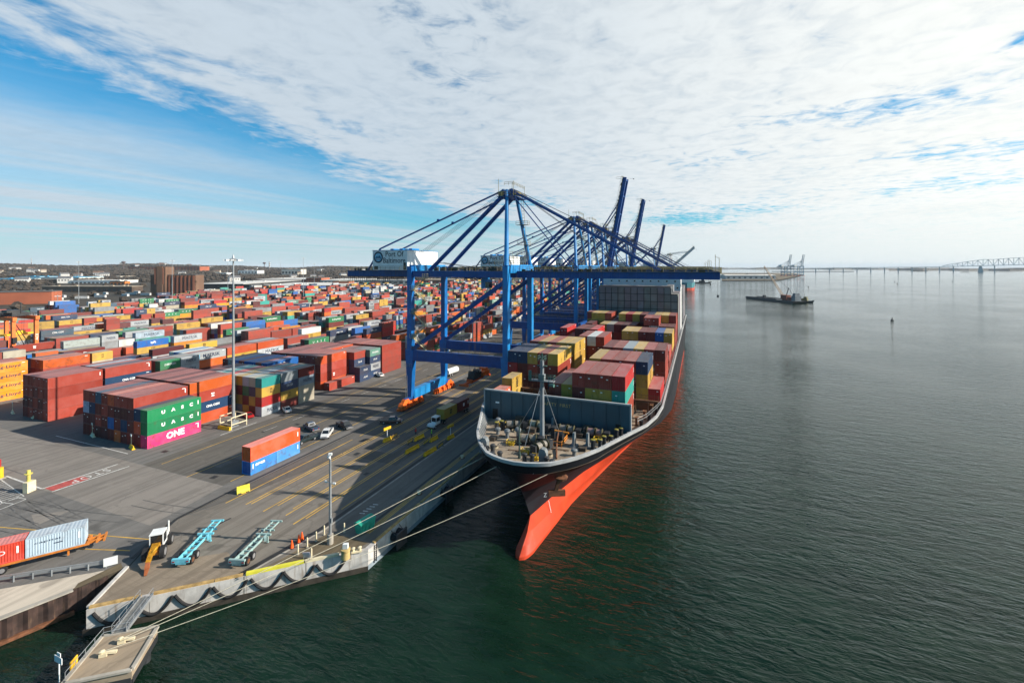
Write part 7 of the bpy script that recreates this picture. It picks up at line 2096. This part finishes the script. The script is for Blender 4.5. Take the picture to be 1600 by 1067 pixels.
# teal and red ship moored far up the quay, with a tug
a = place(1069, 449)[0]; 
t = thing('moored_ship', (-24, 905, WZ), 'far teal and red ship moored up the quay behind the grey containers', 'ship')
def fh(z0, z1, m, nm):
    mb = MB(); o_ = [(-13, 190), (13, 190), (16, 150), (16, 20), (12, 6), (4, 0), (-4, 0), (-12, 6), (-16, 20), (-16, 150)]
    mb.prism(o_, z0, z1); mb.build(nm, m, t)
fh(-1, 4.5, mat('far_red', (.45, .05, .02)), 'boot_topping'); fh(4.5, 14, mat('far_teal', (.03, .17, .20)), 'hull')
mb = MB(); mb.b2((-14, 8, 14), (14, 20, 34)); mb.b2((-16, 30, 14), (16, 150, 30)); mb.build('superstructure', white_p, t)
a = place(1096, 442.5)[0]
t = thing('tug_boat', (a.x, a.y, WZ), 'black tug with low hull just right of the far teal ship', 'tug', R(10))
mb = MB(); mb.add([(-24, -5, 2.6), (16, -5.5, 2.6), (26, 0, 5), (16, 5.5, 2.6), (-24, 5, 2.6), (-22, -4, -.6), (16, -4, -.6), (22, 0, -.6), (16, 4, -.6), (-22, 4, -.6)], [(0, 1, 2, 3, 4), (0, 5, 6, 1), (1, 6, 7, 2), (2, 7, 8, 3), (3, 8, 9, 4), (4, 9, 5, 0)]); mb.build('hull', bk, t)
mb = MB(); mb.b2((-6, -3, 2.6), (8, 3, 7)); mb.b2((0, -2.4, 7), (6, 2.4, 10)); mb.tube((2, 0, 10), (2, 0, 18), .2, 5); mb.build('deckhouse', dark_steel, t)
for px, py, lab in ((1394, 501, 'dark channel buoy nearest on the open river'), (1263, 448.5, 'tiny dark marker post above the crane barge'), (1398, 440, 'tiny marker post farther out, left of centre of the bridge'), (1402, 443.5, 'tiny marker post just right of another in open water'), (1488, 440, 'tiny marker post below the bridge span')):
    a = place(px, py)[0]; t = thing('channel_buoy', (a.x, a.y, WZ), lab, 'buoy', 0, 'channel markers on the river')
    mb = MB(); mb.lathe([(1.1, -.3), (1.2, .4), (.7, .7)], (0, 0, 0), 12); mb.build('float', dark_steel, t)
    mb = MB(); mb.lathe([(.7, .7), (.25, 2.0), (.3, 2.6), (.05, 2.7)], (0, 0, 0), 10); mb.build('top_mark', dark_steel, t)
# ------------------------------------------------------------------ river haze in the air
hz_m = bpy.data.materials.new('haze'); hz_m.use_nodes = True
g = NT(hz_m.node_tree); g.n.clear()
o_ = g.node('ShaderNodeOutputMaterial'); pv = g.node('ShaderNodeVolumePrincipled')
pv.inputs['Color'].default_value = (0.80, 0.90, 1.0, 1); pv.inputs['Density'].default_value = 0.000036; pv.inputs['Anisotropy'].default_value = 0.0
g.l.new(pv.outputs[0], o_.inputs['Volume'])
mb = MB(); mb.b2((-30500, -1500, WZ - 3), (30500, 41000, 150))
tag(mb.build('haze', hz_m), kind='stuff')
